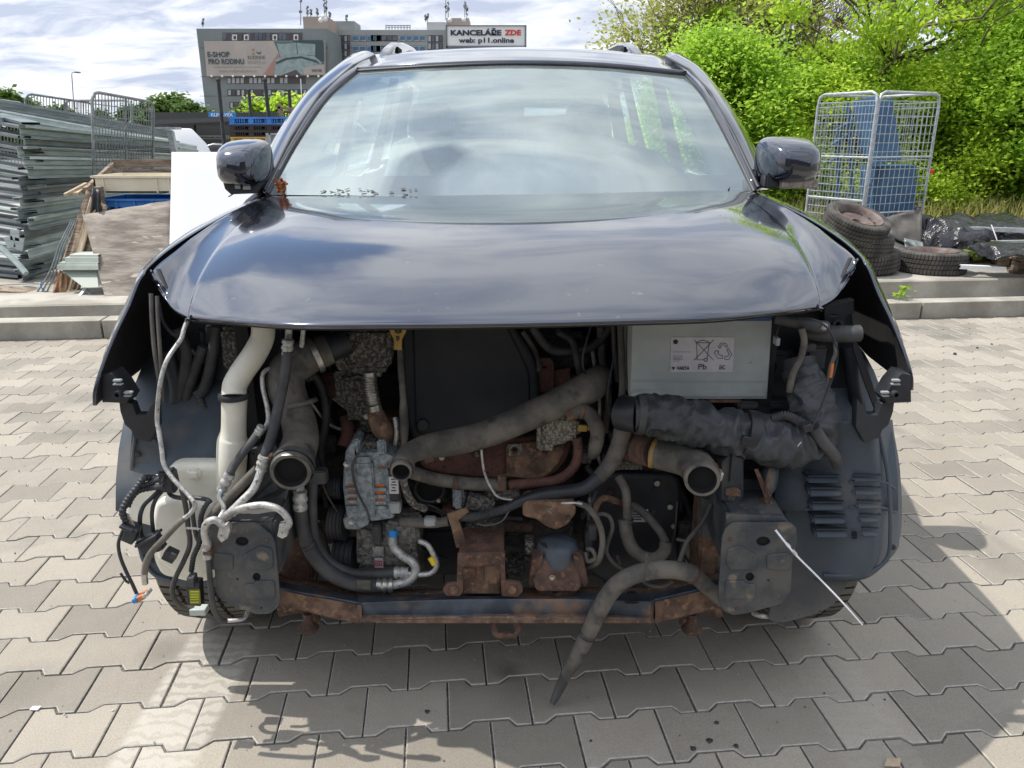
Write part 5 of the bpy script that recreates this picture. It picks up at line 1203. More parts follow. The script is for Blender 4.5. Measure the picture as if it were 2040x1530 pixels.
bh = H('large_hose', M['hose_dark'], [(754, 1167, 1.64, 14.5), (715, 1164, 1.64, 15), (675, 1152, 1.64, 15), (640, 1126, 1.64, 15), (615, 1088, 1.64, 14.5), (603, 1050, 1.63, 14), (598, 1012, 1.62, 13.5)], 15, car, sub=8)
plate('pale_label', M['hose'], [(711, 1156), (738, 1157), (738, 1176), (712, 1172)], 1.618, .0015, bh, bevel=.0003)
crimp(598, 1014, 598, 978, 1.62, 14, bh, M['alu']); H('pipe_stub', M['alu'], [(598, 980, 1.62), (597, 966, 1.63)], 9, bh)
bh = H('small_hose', M['hose_dark'], [(788, 1141, 1.66), (745, 1144, 1.66), (700, 1141, 1.66), (662, 1124, 1.66), (637, 1094, 1.66), (625, 1058, 1.65), (622, 1010, 1.65), (624, 960, 1.66)], 10, car, sub=8)
crimp(786, 1141, 814, 1141, 1.66, 12, bh, M['alu']); pxbox('hose_bracket', M['plate'], 614, 940, 648, 966, 1.65, .03, bh, .003)
sp = H('silver_pipe', M['alu'], [(812, 1142, 1.655), (842, 1145, 1.65), (862, 1140, 1.65), (870, 1125, 1.65), (864, 1106, 1.655), (852, 1086, 1.66), (836, 1078, 1.67)], 5.6, car, sub=8)
H('yellow_band', M['bright_yellow'], [(866.5, 1124, 1.648), (858, 1110, 1.652)], 7, sp)

# --- centre: ring, elbows, strap, bracket, mount
rg = W(856, 975, 1.75); k = mpp(rg)
H('gasket_ring', M['black'], [(*(rg+Vector((math.cos(a)*29*k, 0, math.sin(a)*27*k))), .0045) for a in np.linspace(0, 2*PI, 25)], 0, car, sub=2, n=8, world=True, cap=False)
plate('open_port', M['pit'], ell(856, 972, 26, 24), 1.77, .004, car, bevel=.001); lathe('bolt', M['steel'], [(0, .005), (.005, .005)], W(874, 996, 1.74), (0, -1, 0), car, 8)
H('sensor_pipe', M['hose'], [(800, 1040, 1.69), (828, 1040, 1.68), (860, 1042, 1.67), (895, 1038, 1.66)], 10, car); pxbox('pipe_joint', M['grey_conn'], 845, 1034, 868, 1050, 1.655, .02, car, .003)
plate('rusty_strap', M['rust'], [(892, 1026), (928, 1014), (932, 1020), (912, 1036), (926, 1078), (922, 1091), (910, 1090), (900, 1050)], 1.63, .008, car, bevel=.002)
q = pxbox('elbow_flange', M['cast_blue'], 902, 972, 924, 1016, 1.72, .05, car, .006)
H('elbow', M['cast'], [(922, 992, 1.73), (945, 998, 1.73), (980, 1004, 1.74)], 18, q); H('elbow_seal', M['pit'], [(926, 993, 1.73), (930, 994, 1.73)], 21, q)
cg = H('corrugated_tube', M['hose_dark'], [(918, 1030, 1.645), (950, 1029, 1.64), (985, 1020, 1.64), (1012, 1012, 1.64)], 9, car, ribs=.0048, amp=.12)
H('taped_loom', M['black'], [(1010, 1012, 1.64, 9), (1040, 998, 1.64, 11), (1080, 986, 1.65, 14), (1130, 980, 1.66, 14), (1165, 972, 1.67, 14), (1192, 952, 1.68, 14)], 13, cg)
H('loom_sleeve', M['hose'], [(1190, 954, 1.68, 14), (1214, 926, 1.69, 16), (1232, 892, 1.70, 18), (1242, 852, 1.71, 18), (1246, 838, 1.72, 18)], 16, cg, n=18)
H('bent_rod', M['alu'], [(959, 896, 1.68), (962, 925, 1.68), (968, 950, 1.68), (982, 978, 1.67), (998, 992, 1.66), (1040, 998, 1.64), (1100, 1003, 1.63), (1150, 1002, 1.63), (1172, 1012, 1.64), (1184, 1030, 1.66)], 2.6, car, n=8)
H('loop_wire', M['rubber'], [(1014, 1018, 1.63), (1000, 1038, 1.62), (975, 1046, 1.62), (950, 1044, 1.63)], 1.8, car, n=6)
lump('cast_bracket', M['cast'], 926, 1058, 1002, 1104, 1.68, .08, car, .003, 50, 21)
bx = plate('rusty_bracket', M['rust_dark'], [(914, 1104), (1004, 1102), (1004, 1160), (1036, 1164), (1040, 1178), (1030, 1188), (1002, 1187), (998, 1130), (994, 1126), (974, 1126), (970, 1128), (942, 1128), (924, 1126), (920, 1130), (920, 1180), (914, 1187), (890, 1186), (884, 1176), (892, 1166), (912, 1164)], 1.575, .012, car, bevel=.003, rnd=.004)
plate('bracket_block', M['rust'], [(924, 1130), (993, 1130), (993, 1181), (926, 1181)], 1.60, .06, bx, bevel=.004); pxbox('bracket_rib', M['rust_dark'], 948, 1127, 965, 1158, 1.595, .02, bx, .003)
pxbox('bracket_top', M['rust_dark'], 914, 1100, 1004, 1106, 1.578, .12, bx, .002)
for x in (904, 1020): lathe('bolt', M['rust'], [(0, .011), (.005, .010)], W(x, 1175, 1.572), (0, -1, .3), bx, 10)
# engine mount
mc = W(1110, 1150, 1.66); k = mpp(mc)
mt = lathe('engine_mount', M['rust_dark'], [(0, .052), (.012, .054), (.03, .050), (.05, .058), (.065, .060), (.07, .055)], mc-Vector((0, 0, .03)), (0, 0, 1), car, 28)
lathe('mount_dome', M['frame'], [(.0, .052), (.035, .052), (.055, .050), (.066, .043), (.072, .030)], mc+Vector((0, 0, .035)), (0, 0, 1), mt, 28)
plate('mount_top', M['rust'], [(1046, 1004), (1058, 1002), (1120, 1006), (1142, 1010), (1142, 1024), (1126, 1044), (1108, 1052), (1090, 1046), (1072, 1032), (1046, 1026)], 1.625, .06, mt, bevel=.006, rnd=.006)
plate('mount_foot', M['rust_dark'], [(1078, 1128), (1146, 1128), (1154, 1168), (1150, 1174), (1072, 1174), (1067, 1164)], 1.59, .02, mt, bevel=.006, rnd=.012, ytop=1.62)
for s in (-1, 1): plate('mount_wing', M['rust_dark'], [(1112+s*34, 1112), (1112+s*48, 1118), (1112+s*57, 1160), (1112+s*54, 1166), (1112+s*42, 1162)], 1.61, .05, mt, bevel=.004)
plate('mount_slot', M['pit'], [(1074, 1078), (1088, 1084), (1090, 1092), (1078, 1086)], 1.603, .004, mt, bevel=.001)
H('mount_pipe', M['rust_dark'], [(950, 1052, 1.78), (1000, 1050, 1.78), (1060, 1054, 1.78)], 12, car); lump('lower_casting', M['cast_dark'], 1000, 1066, 1062, 1092, 1.75, .08, car, .004, 50, 13); pxbox('mount_spacer', M['cast'], 1046, 1080, 1064, 1106, 1.66, .04, car, .003)
lump('sump', M['innerblack'], 850, 1050, 925, 1150, 1.80, .15, car, .01, 14, 15)
# solenoid block to the right of the mount
so = pxbox('solenoid_valve', M['hose_dark'], 1172, 1046, 1190, 1078, 1.65, .03, car, .003); pxbox('valve_neck', M['hose_dark'], 1166, 1060, 1182, 1100, 1.66, .03, so, .003); pxbox('valve_bracket', M['cast'], 1168, 990, 1178, 1110, 1.68, .02, so, .002)
H('vacuum_hose', M['hose'], [(1150, 1002, 1.64), (1172, 1012, 1.63), (1192, 1040, 1.63), (1200, 1070, 1.63), (1198, 1100, 1.63), (1190, 1120, 1.64), (1170, 1130, 1.66)], 6, so)
H('vacuum_hose', M['hose'], [(1166, 1100, 1.65), (1170, 1118, 1.64), (1186, 1112, 1.64), (1180, 1096, 1.64), (1170, 1094, 1.65)], 4.5, so)
H('vacuum_hose', M['rubber'], [(1184, 1036, 1.65), (1196, 1024, 1.65), (1214, 1030, 1.65), (1220, 1052, 1.65), (1212, 1078, 1.65), (1208, 1100, 1.65), (1222, 1122, 1.66), (1244, 1138, 1.67)], 4.2, so)
H('rusty_crank_pipe', M['rust'], [(1184, 1020, 1.69), (1192, 1000, 1.69), (1206, 992, 1.69), (1226, 998, 1.70), (1240, 1002, 1.72)], 6.5, car)
# gearbox
gb = plate('gearbox', M['black'], [(1190, 962), (1222, 950), (1345, 955), (1350, 985), (1342, 1060), (1346, 1130), (1320, 1160), (1220, 1160), (1180, 1140), (1176, 1000)], 1.80, .20, car, bevel=.012, rnd=.02, res=3)
lump('gearbox_top', M['cast_dark'], 1200, 905, 1330, 950, 1.82, .12, gb, .006, 45, 31); lump('gearbox_vent', M['cast_light'], 1216, 920, 1280, 938, 1.80, .04, gb, .005, 70, 32)
for (x, y) in ((1238, 957), (1308, 961), (1334, 1008), (1341, 1046)): lathe('bolt', M['steel'], [(0, .007), (.008, .007), (.008, .004), (.003, .0035)], W(x, y, 1.797), (0, -1, 0), gb, 14)
gl = plate('spec_label', M['label'], [(1255, 1015), (1291, 1015), (1291, 1040), (1255, 1040)], 1.796, .001, gb, bevel=.0002)
for k in range(4): pxbox('print_line', M['ink'], 1258, 1019+k*5, 1286-(k % 2)*8, 1021+k*5, 1.7945, .0005, gl, 0)
lp = H('loop_hose', M['hose'], [(1232, 950, 1.72, 9), (1246, 975, 1.70, 9), (1249, 1005, 1.69, 9), (1250, 1036, 1.68, 9)], 9, car)
H('foam_sleeve', M['hose'], [(1244, 1034, 1.68, 13), (1249, 1066, 1.67, 13), (1260, 1092, 1.66, 13), (1280, 1108, 1.66, 12), (1304, 1112, 1.66, 12), (1322, 1100, 1.67, 13), (1326, 1080, 1.68, 12)], 12, lp, sub=8)
H('return_hose', M['hose'], [(1326, 1082, 1.68), (1316, 1060, 1.70), (1296, 1036, 1.72), (1272, 1014, 1.74), (1258, 1006, 1.75)], 8.5, lp)
dh = H('hanging_hose', M['hose'], [(1440, 1196, 1.56, 15), (1412, 1172, 1.56, 15), (1390, 1152, 1.555, 16), (1376, 1142, 1.55, 18), (1340, 1135, 1.545, 18), (1300, 1136, 1.54, 18), (1256, 1148, 1.535, 18), (1222, 1172, 1.535, 18), (1196, 1212, 1.54, 17.5), (1172, 1262, 1.55, 16.5), (1150, 1306, 1.555, 15), (1134, 1334, 1.56, 13), (1124, 1352, 1.56, 10)], 17, car, sub=8, n=18)
H('hose_tip', M['hose_dark'], [(1127, 1344, 1.56, 11), (1114, 1374, 1.56, 9.5), (1105, 1392, 1.555, 8), (1100, 1402, 1.55, 5.5)], 9, dh, n=14)
plate('cable_tie', M['hose_dark'], [(1285, 1104), (1291, 1104), (1292, 1150), (1286, 1150)], 1.505, .003, dh, bevel=.001); conn('tie_head', 1289, 1153, 8, 9, 0, 1.505, M['hose_dark'], dh, .006)
H('clamp_band', M['rust_dark'], [(1382, 1146, 1.552), (1377, 1142.5, 1.55)], 19, dh)
H('lower_wire', M['rubber'], [(1272, 1150, 1.60), (1290, 1164, 1.59), (1318, 1168, 1.59), (1340, 1158, 1.60)], 4, car)
H('branch_wire', M['rubber'], [(1417, 1004, 1.66), (1400, 1040, 1.65), (1372, 1074, 1.64), (1360, 1100, 1.63), (1352, 1124, 1.63)], 4.5, car); H('branch_wire', M['rubber'], [(1348, 1074, 1.64), (1366, 1078, 1.64)], 3, car)

# --- right intercooler pipe
ric = H('intercooler_pipe', M['hose'], [(1399, 956, 1.50, 36), (1396, 944, 1.535, 36), (1384, 926, 1.58, 34), (1360, 914, 1.62, 33), (1330, 908, 1.65, 31), (1304, 902, 1.67, 30)], 33, car, sub=8, n=28, open_=True)
H('mouth_clamp', M['rust_dark'], [(1397, 947, 1.53), (1395.5, 942, 1.537)], 38, ric, n=28, cap=False); conn('clamp_screw', 1434, 946, 7, 18, 12, 1.53, M['alu'], ric)
H('pale_clamp', M['yellow'], [(1308, 903, 1.668), (1300, 901, 1.672)], 31.5, ric, n=26, cap=False); H('rusty_coupler', M['rust_dark'], [(1302, 901, 1.672), (1280, 896, 1.70), (1252, 886, 1.74)], 30, ric, n=24, ribs=.02, amp=.03)

# --- air intake trunk wrapped in wrinkled cloth
tr = H('air_trunk', mat('wrinkled_cloth_duct', (.028, .032, .038), (.05, .055, .062), 10, .55, bump=.7, bscale=26, bdist=.012), [(1262, 826, 1.60, 36), (1290, 826, 1.60, 39), (1340, 834, 1.60, 43), (1400, 846, 1.60, 44), (1450, 860, 1.60, 45), (1500, 868, 1.60, 46), (1550, 882, 1.60, 46), (1590, 880, 1.61, 48), (1622, 848, 1.62, 48), (1618, 806, 1.63, 44), (1604, 768, 1.65, 38), (1596, 735, 1.67, 34)], 44, car, sub=16, n=64, wob=.30)
H('trunk_clamp', M['hose_dark'], [(1268, 826, 1.598), (1282, 827, 1.598)], 40.5, tr, n=30); H('trunk_boot', M['black'], [(1238, 822, 1.62), (1256, 825, 1.605), (1268, 826, 1.60)], 36, tr, n=30)
H('strap', M['black'], [(1478, 863, 1.60), (1500, 868, 1.60)], 49, tr, n=30); conn('strap_buckle', 1487, 878, 22, 20, 14, 1.545, M['black'], tr, .012)
H('trunk_cuff', M['black'], [(1598, 744, 1.665), (1594, 716, 1.68)], 34, tr, n=26)
H('split_pin', M['steel'], [(1580, 904, 1.555), (1588, 890, 1.55), (1597, 880, 1.555)], 1.6, tr, n=6)
cr_ = H('corrugated_conduit', M['hose_dark'], [(1540, 834, 1.60), (1565, 828, 1.59), (1590, 838, 1.575), (1615, 852, 1.56)], 9, car, ribs=.005, amp=.1); conn('conduit_clip', 1606, 850, 18, 16, -20, 1.545, M['black'], cr_)
H('side_duct', M['hose_dark'], [(1622, 852, 1.56), (1640, 880, 1.56), (1660, 905, 1.57), (1668, 925, 1.59)], 12, car)

# --- battery with its label
bt = plate('battery', M['battery'], [(1262, 640), (1536, 640), (1526, 793), (1259, 793)], 1.69, .17, car, bevel=.003)
pxbox('battery_foot', M['battery'], 1258, 779, 1527, 792, 1.684, .02, bt, .003); pxbox('battery_ledge', M['battery'], 1260, 757, 1528, 762, 1.687, .02, bt, .002)
pxbox('battery_lid', M['blue'], 1262, 618, 1540, 640, 1.685, .18, bt, .003)
BL = plate('battery_label', M['label'], [(1337, 672), (1463, 672), (1460, 741), (1335, 741)], 1.6885, .0008, bt, bevel=.0002)
YL = 1.6872
text_on('brand_lettering', 'VARTA', M['ink'], 1348, 730, 1374, 737, YL, BL, .035, .0002)
mb = MB(); mb.disc_prism([W(*p, YL) for p in ((1338, 731), (1345, 731), (1341.5, 737.5))], (0, .0003, 0)); mb.build('brand_mark', M['ink'], BL, None)
text_on('lead_symbol', 'Pb', M['ink'], 1391, 725, 1408, 736, YL, BL, .0, .0002); text_on('conformity_mark', 'EAC', M['ink'], 1433, 727, 1445, 736, YL, BL, .01, .0002)
text_on('fine_print', 'Umweltgerecht entsorgen', M['ink'], 1340, 700, 1376, 702, YL, BL, 0, .0002)
for k in range(4): text_on('fine_print', ['Clarios Germany', 'Am Leineufer 51', '30419 Hannover', 'Germany'][k], M['ink'], 1341, 708+k*3.4, 1360-(k == 3)*6, 710.4+k*3.4, YL, BL, 0, .0002)
def pxbars(name, segs, w_, Y, m, par):
    mb = MB()
    for (a, b) in segs: mb.bar(W(*a, Y), W(*b, Y), .0003, w_*.00105, up=(0, 1, 0)) if False else mb.disc_prism(seg_quad(a, b, w_, Y), (0, .0003, 0))
    return mb.build(name, m, par, None)
def seg_quad(a, b, w_, Y):
    d = np.array(b, float)-np.array(a, float); n_ = np.array((-d[1], d[0])); n_ = n_/np.linalg.norm(n_)*w_/2
    return [W(*(np.array(a)+n_), Y), W(*(np.array(b)+n_), Y), W(*(np.array(b)-n_), Y), W(*(np.array(a)-n_), Y)]
pxbars('bin_symbol', [((1383, 677), (1422, 718)), ((1422, 677), (1383, 718)), ((1386, 683), (1415, 683)), ((1388, 684), (1389, 716)), ((1413, 684), (1409, 714)), ((1389, 717), (1402, 717)), ((1390, 681), (1401, 677.5)), ((1401, 677.5), (1412, 681))], 1.0, YL, M['ink'], BL)
mb = MB(); o_ = ell(1406, 717, 3.4, n=14)
for i in range(14): mb.disc_prism(seg_quad(o_[i], o_[(i+1) % 14], 1.2, YL), (0, .0003, 0))
mb.build('bin_wheel', M['ink'], BL, None)
arrow = [[(1431, 692), (1436, 684), (1446, 684), (1450, 690), (1446, 692), (1442, 687), (1438, 687), (1435, 694)], [(1451, 694), (1458, 706), (1452, 716), (1444, 716), (1444, 710), (1450, 710), (1453, 706), (1448, 697)], [(1440, 708), (1440, 714), (1430, 714), (1423, 703), (1427, 698), (1432, 700), (1430, 704), (1434, 708)]]
for A_ in arrow: pxbars('recycling_arrow', [(A_[i], A_[(i+1) % len(A_)]) for i in range(len(A_))], .9, YL, M['ink'], BL)
lathe('round_seal', M['ink'], [(0, .0055), (.0002, .0055)], W(1346, 681, YL), (0, -1, 0), BL, 16)
H('battery_strap_cable', M['rubber'], [(1236, 645, 1.76), (1238, 700, 1.76), (1240, 760, 1.74), (1238, 800, 1.72)], 7, car); H('battery_strap_cable', M['hose_dark'], [(1222, 650, 1.80), (1224, 700, 1.80), (1230, 760, 1.80)], 5, car)
pxbox('battery_tray', M['rust'], 1410, 793, 1480, 803, 1.70, .1, car, .003); pxbox('tray_rail', M['plate'], 1470, 800, 1580, 816, 1.70, .05, car, .005)

# --- right side: relays, tubes, wires
H('upper_tube', M['hose_dark'], [(1545, 632, 1.66), (1580, 640, 1.65), (1615, 648, 1.65), (1645, 652, 1.66)], 13, car); H('white_sleeve', M['alu'], [(1634, 648, 1.645), (1643, 652, 1.648)], 8, car)
H('headlamp_duct', M['hose_dark'], [(1600, 660, 1.70), (1650, 665, 1.68), (1690, 665, 1.66), (1712, 664, 1.66)], 17, car)
H('hanging_tube', M['hose'], [(1597, 655, 1.63), (1602, 680, 1.625), (1596, 710, 1.62), (1580, 745, 1.615), (1572, 780, 1.62)], 6.5, car)
H('thin_wire', M['black'], [(1590, 632, 1.62), (1620, 636, 1.60), (1650, 655, 1.59), (1666, 690, 1.58), (1668, 712, 1.58), (1662, 740, 1.575), (1648, 780, 1.57), (1632, 820, 1.56), (1618, 850, 1.55)], 2.2, car, n=8)
H('thin_wire', M['rubber'], [(1664, 682, 1.585), (1664, 705, 1.58), (1655, 730, 1.58), (1650, 760, 1.58)], 4, car); H('orange_sleeve', M['orange'], [(1659, 724, 1.575), (1657, 738, 1.575), (1655, 752, 1.575)], 3, car)
H('small_lead', M['rubber'], [(1560, 642, 1.68), (1550, 656, 1.675), (1547, 668, 1.67)], 1.6, car, n=6); conn('lead_plug', 1547, 679, 8, 16, 0, 1.67, M['grey_conn'], car)
lump('fuse_box', M['hose_dark'], 1604, 690, 1650, 740, 1.70, .06, car, .003, 40, 7); lump('sensor_cluster', M['hose_dark'], 1530, 700, 1600, 800, 1.76, .08, car, .01, 30, 17)
pxbox('relay', M['hose_dark'], 1604, 686, 1628, 702, 1.67, .03, car, .003)
plate('lamp_mount', M['black'], [(1645, 612), (1700, 600), (1700, 622), (1683, 630), (1683, 660), (1645, 660)], 1.72, .03, car, [ell(1660, 628, 7, 3)], bevel=.003); lathe('mount_ring', M['hose_dark'], [(0, .010), (.006, .012), (.006, .006), (.0, .004)], W(1668, 645, 1.715), (0, -1, 0), car, 16)
plate('splash_panel', M['splash'], [(1540, 640), (1690, 610), (1700, 680), (1712, 760), (1726, 850), (1722, 900), (1706, 930), (1600, 935), (1560, 920), (1540, 860)], 1.78, .02, car, bevel=.008)
H('panel_swage', M['splash'], [(1690, 690, 1.76), (1700, 760, 1.75), (1712, 830, 1.74), (1706, 890, 1.73)], 14, car)
plate('panel_edge', M['black'], [(1702, 678), (1712, 690), (1738, 765), (1752, 812), (1742, 812), (1722, 760), (1700, 692)], 1.70, .006, car, bevel=.001)
# horn
hc = W(1534, 952, 1.60); ho = lathe('horn', M['plate'], [(-.02, .006), (-.018, .022), (-.004, .036), (.0, .040), (.006, .040), (.014, .028), (.016, .006)], hc, (.86, -.5, 0), car, 28)
lathe('horn_rim', M['rust'], [(.0, .0405), (.0, .0425), (.007, .0425), (.007, .0405)], hc, (.86, -.5, 0), ho, 28); plate('horn_bracket', M['rust_dark'], [(1504, 936), (1510, 936), (1532, 984), (1536, 1012), (1528, 1016), (1524, 990)], 1.57, .005, ho, bevel=.001)
lump('horn_bolt', M['rust'], 1516, 1000, 1538, 1018, 1.575, .02, ho, .003, 80, 3)
# thin white rod hanging out
rd = H('white_rod', M['white'], [(1545, 1056, 1.44, 2.4), (1560, 1075, 1.43, 2.2), (1586, 1106, 1.41, 2), (1630, 1150, 1.39, 1.9), (1680, 1202, 1.37, 1.8), (1718, 1245, 1.36, 1.4)], 2, car, n=8)
for (x, y, Y_) in ((1570, 1087, 1.425), (1583, 1102, 1.412)): H('rod_knot', M['label'], [(x-3, y-4, Y_), (x+3, y+3, Y_)], 3.4, rd, n=8)
for o in list(car.children):
    if o.name.startswith(('panel_swage',)): pass

# --- layered background of the bay: looms, pipes and brackets between the big parts
rnd = random.Random(11)
BGP = [
 ([(610, 730), (640, 770), (650, 830), (640, 900), (655, 960)], 8, 'hose_dark'), ([(600, 760), (625, 860), (640, 950), (650, 1010)], 5, 'hose'),
 ([(640, 690), (665, 760), (655, 830), (690, 870)], 6, 'black'), ([(618, 800), (655, 845), (700, 862), (735, 890)], 3, 'alu'),
 ([(1060, 650), (1090, 690), (1120, 700), (1180, 690), (1215, 650)], 9, 'hose_dark'), ([(1040, 660), (1065, 700), (1075, 740)], 6, 'hose'),
 ([(1110, 660), (1140, 680), (1150, 720), (1160, 760)], 7, 'hose_dark'), ([(1195, 650), (1200, 720), (1212, 790), (1205, 860)], 7, 'hose'),
 ([(1180, 700), (1195, 800), (1190, 900), (1215, 960)], 4, 'alu'), ([(1215, 860), (1225, 890), (1260, 905), (1330, 925)], 5, 'hose_dark'),
 ([(880, 990), (900, 1005), (930, 1015), (980, 1030), (1040, 1035)], 6, 'hose_dark'), ([(830, 985), (850, 1010), (880, 1022), (905, 1060)], 5, 'hose'),
 ([(800, 1080), (840, 1090), (870, 1110), (900, 1115)], 6, 'black'), ([(850, 1030), (880, 1060), (885, 1100), (870, 1140)], 7, 'hose_dark'),
 ([(1004, 1110), (1030, 1120), (1050, 1110), (1064, 1120)], 5, 'rubber'), ([(1170, 930), (1190, 960), (1180, 1000), (1160, 1030)], 6, 'hose_dark'),
 ([(1350, 980), (1362, 1040), (1356, 1100), (1370, 1150)], 6, 'hose_dark'), ([(1330, 930), (1360, 990), (1380, 1060), (1384, 1130)], 9, 'black'),
 ([(610, 1010), (640, 1060), (660, 1120), (680, 1150)], 5, 'rubber'), ([(560, 1000), (575, 1060), (570, 1120)], 6, 'plate'),
 ([(1215, 1030), (1235, 1070), (1230, 1110), (1250, 1140)], 4, 'hose'), ([(1300, 970), (1310, 1000), (1290, 1040)], 5, 'hose_dark'),
 ([(690, 640), (700, 650), (730, 648), (770, 655)], 9, 'hose_dark'), ([(500, 650), (505, 700), (520, 760), (530, 830)], 6, 'hose_dark')]
for pts, r_, m_ in BGP:
    n_ = len(pts); Y0 = rnd.uniform(1.80, 1.90)
    H('bay_pipe' if m_ in ('alu', 'plate') else 'bay_hose', M[m_], [(x, y, Y0+.015*math.sin(i*2.1)) for i, (x, y) in enumerate(pts)], r_, car)
# loom bundles and folds on the left splash panel
for pts, r_ in (([(355, 655), (372, 700), (366, 760), (350, 820), (356, 880), (372, 925)], 12), ([(405, 690), (388, 740), (372, 790), (380, 850), (376, 920)], 10), ([(432, 650), (425, 700), (412, 760), (398, 790)], 11)):
    H('panel_loom', M['hose_dark'], [(*p, 1.76) for p in pts], r_, car, n=14)
H('panel_rib', M['splash'], [(336, 700, 1.77), (352, 780, 1.76), (340, 860, 1.76), (348, 930, 1.76)], 14, car, n=14)
for (x0, y0, x1, y1, Y_) in ((598, 742, 622, 760, 1.84), (1150, 900, 1180, 925, 1.82), (880, 1012, 905, 1026, 1.78), (1012, 1118, 1044, 1150, 1.74), (1190, 640, 1212, 700, 1.88), (640, 870, 668, 905, 1.86), (1350, 1040, 1378, 1080, 1.80), (600, 900, 612, 960, 1.72), (1060, 780, 1072, 830, 1.86)):
    lump('bay_casting', M[rnd.choice(('cast', 'cast_dark', 'rust_red'))], x0, y0, x1, y1, Y_, .05, car, .005, 45, x0)
for (x, y, Y_) in ((700, 672, 1.742), (745, 668, 1.742), (688, 700, 1.742), (1085, 900, 1.77), (1110, 892, 1.77), (950, 905, 1.78), (880, 912, 1.78), (1095, 1018, 1.615), (1132, 1030, 1.615), (1100, 1150, 1.60), (940, 1080, 1.675), (985, 1075, 1.675), (690, 925, 1.695), (775, 925, 1.695), (700, 1040, 1.695), (1216, 980, 1.795), (1212, 1080, 1.795), (1330, 1120, 1.795), (730, 830, 1.785), (705, 780, 1.78)):
    lathe('bolt_head', M[rnd.choice(('cast_light', 'rust_dark', 'steel'))], [(0, .0075), (.001, .0075), (.001, .0055), (.006, .005)], W(x, y, Y_), (0, -1, 0), car, 6)
for k, (a, b) in enumerate((((1225, 700), (1245, 900)), ((640, 930), (700, 1060)), ((830, 1000), (930, 1050)), ((1140, 1050), (1160, 1180)), ((1180, 640), (1170, 760)), ((560, 690), (540, 850)), ((1350, 1000), (1310, 1160)))):
    mid = ((a[0]+b[0])/2+rnd.uniform(-25, 25), (a[1]+b[1])/2+rnd.uniform(-15, 15)); H('thin_lead', M[('black', 'rubber')[k % 2]], [(*a, 1.76), (*mid, 1.73), (*b, 1.76)], 2.2, car, n=6)

lf = [o for o in car.children if o.name.startswith('arch_cover')][0]
H('cover_flange', M['liner'], [(272, 850, 1.65), (262, 930, 1.65), (262, 1000, 1.65), (270, 1050, 1.65), (285, 1112, 1.65), (308, 1145, 1.65), (352, 1160, 1.65)], 3.5, lf, n=8)
for (x, y) in ((275, 905), (272, 1000), (300, 1118)): lathe('trim_clip', M['black'], [(0, .008), (.003, .007), (.004, .003)], W(x, y, 1.648), (0, -1, 0), lf, 12)
def clamp(pa, pb, r_, m=M['alu']):
    o = H('hose_clip', m, [pa, pb], r_, car, n=22, sub=2, cap=False); md = o.modifiers.new('t', 'SOLIDIFY'); md.thickness = .002; return o
clamp((1156, 819, 1.714), (1164, 821, 1.714), 15.5, M['rust']); clamp((618, 1090, 1.64), (613, 1082, 1.64), 15.6, M['hose_dark']); clamp((905, 961, 1.69), (913, 962, 1.69), 14.2, M['rust_dark'])
clamp((594, 800, 1.652), (596, 808, 1.65), 37, M['hose']); clamp((1248, 1034, 1.68), (1248, 1041, 1.68), 13.8, M['hose_dark']); clamp((1172, 1262, 1.55), (1169, 1268, 1.55), 17.6, M['hose_dark'])
# ================================================================== THINGS AROUND THE CAR, LEFT
ORD = ['first', 'second', 'third', 'fourth', 'fifth', 'sixth', 'seventh', 'eighth', 'ninth', 'tenth', 'eleventh', 'twelfth', 'thirteenth', 'fourteenth', 'fifteenth', 'sixteenth', 'seventeenth', 'eighteenth', 'nineteenth', 'twentieth', 'twenty-first', 'twenty-second', 'twenty-third', 'twenty-fourth', 'twenty-fifth', 'twenty-sixth']
GZ = [mat('galvanised_%s' % k, c, c2, 4, .5, metal=.35, bump=.12, bscale=30, stretch=(1, 1, 6)) for k, c, c2 in (('green', (.27, .33, .32), (.38, .44, .43)), ('pale', (.40, .46, .46), (.54, .60, .60)), ('grey', (.12, .145, .15), (.20, .23, .24)))]
def channel(name, A, B, h, dep, m, label, cat, group, lips=True, flip=1, rib=.006):
    """folded sheet-metal channel from A to B; web faces the viewer"""
    A = Vector(A); B = Vector(B); x = (B-A).normalized(); n_ = x.cross(Vector((0, 0, 1))).normalized()
    if n_.y > 0: n_ = -n_
    up = n_.cross(x).normalized()
    if up.z < 0: up = -up
    sec = [(-dep, -h/2), (0, -h/2), (rib, -h*.30), (0, -h*.18), (0, h*.18), (rib, h*.30), (0, h/2), (-dep, h/2), (-dep, h/2-.02)]
    t = .002; v = []; f = []
    for P in (A, B):
        for (a, b) in sec: v.append(P+n_*a+up*b)
    k = len(sec)
    for i in range(k-1): f.append([i, i+1, k+i+1, k+i])
    me = me_from(name, v, f); o = link(name, me, m); md = o.modifiers.new('t', 'SOLIDIFY'); md.thickness = .003; md.offset = 0
    return tag(o, label, cat, group)
GM = 'metal channels stacked on the left'
ys0 = np.linspace(262, 548, 15)
for i, y0 in enumerate(ys0):
    sl = np.interp(y0, [255, 300, 335, 375, 400, 440, 500, 548], [.10, .04, 0, -.08, -.11, -.19, -.28, -.33])
    x0 = 42+random.uniform(-8, 16)-(8 if i > 12 else 0); x1 = 350; y1 = y0+sl*(x1-x0)
    A = W(x0, y0, 6.35+random.uniform(-.04, .04)); B = W(x1, y1, 9.3)
    channel('metal_channel', A, B, .088 if i else .10, .05, GZ[(i*2+i//3) % 3], 'galvanised metal channel, %s from the top of the left stack' % ORD[i], 'metal channel', GM, rib=.008 if i % 2 else .004)
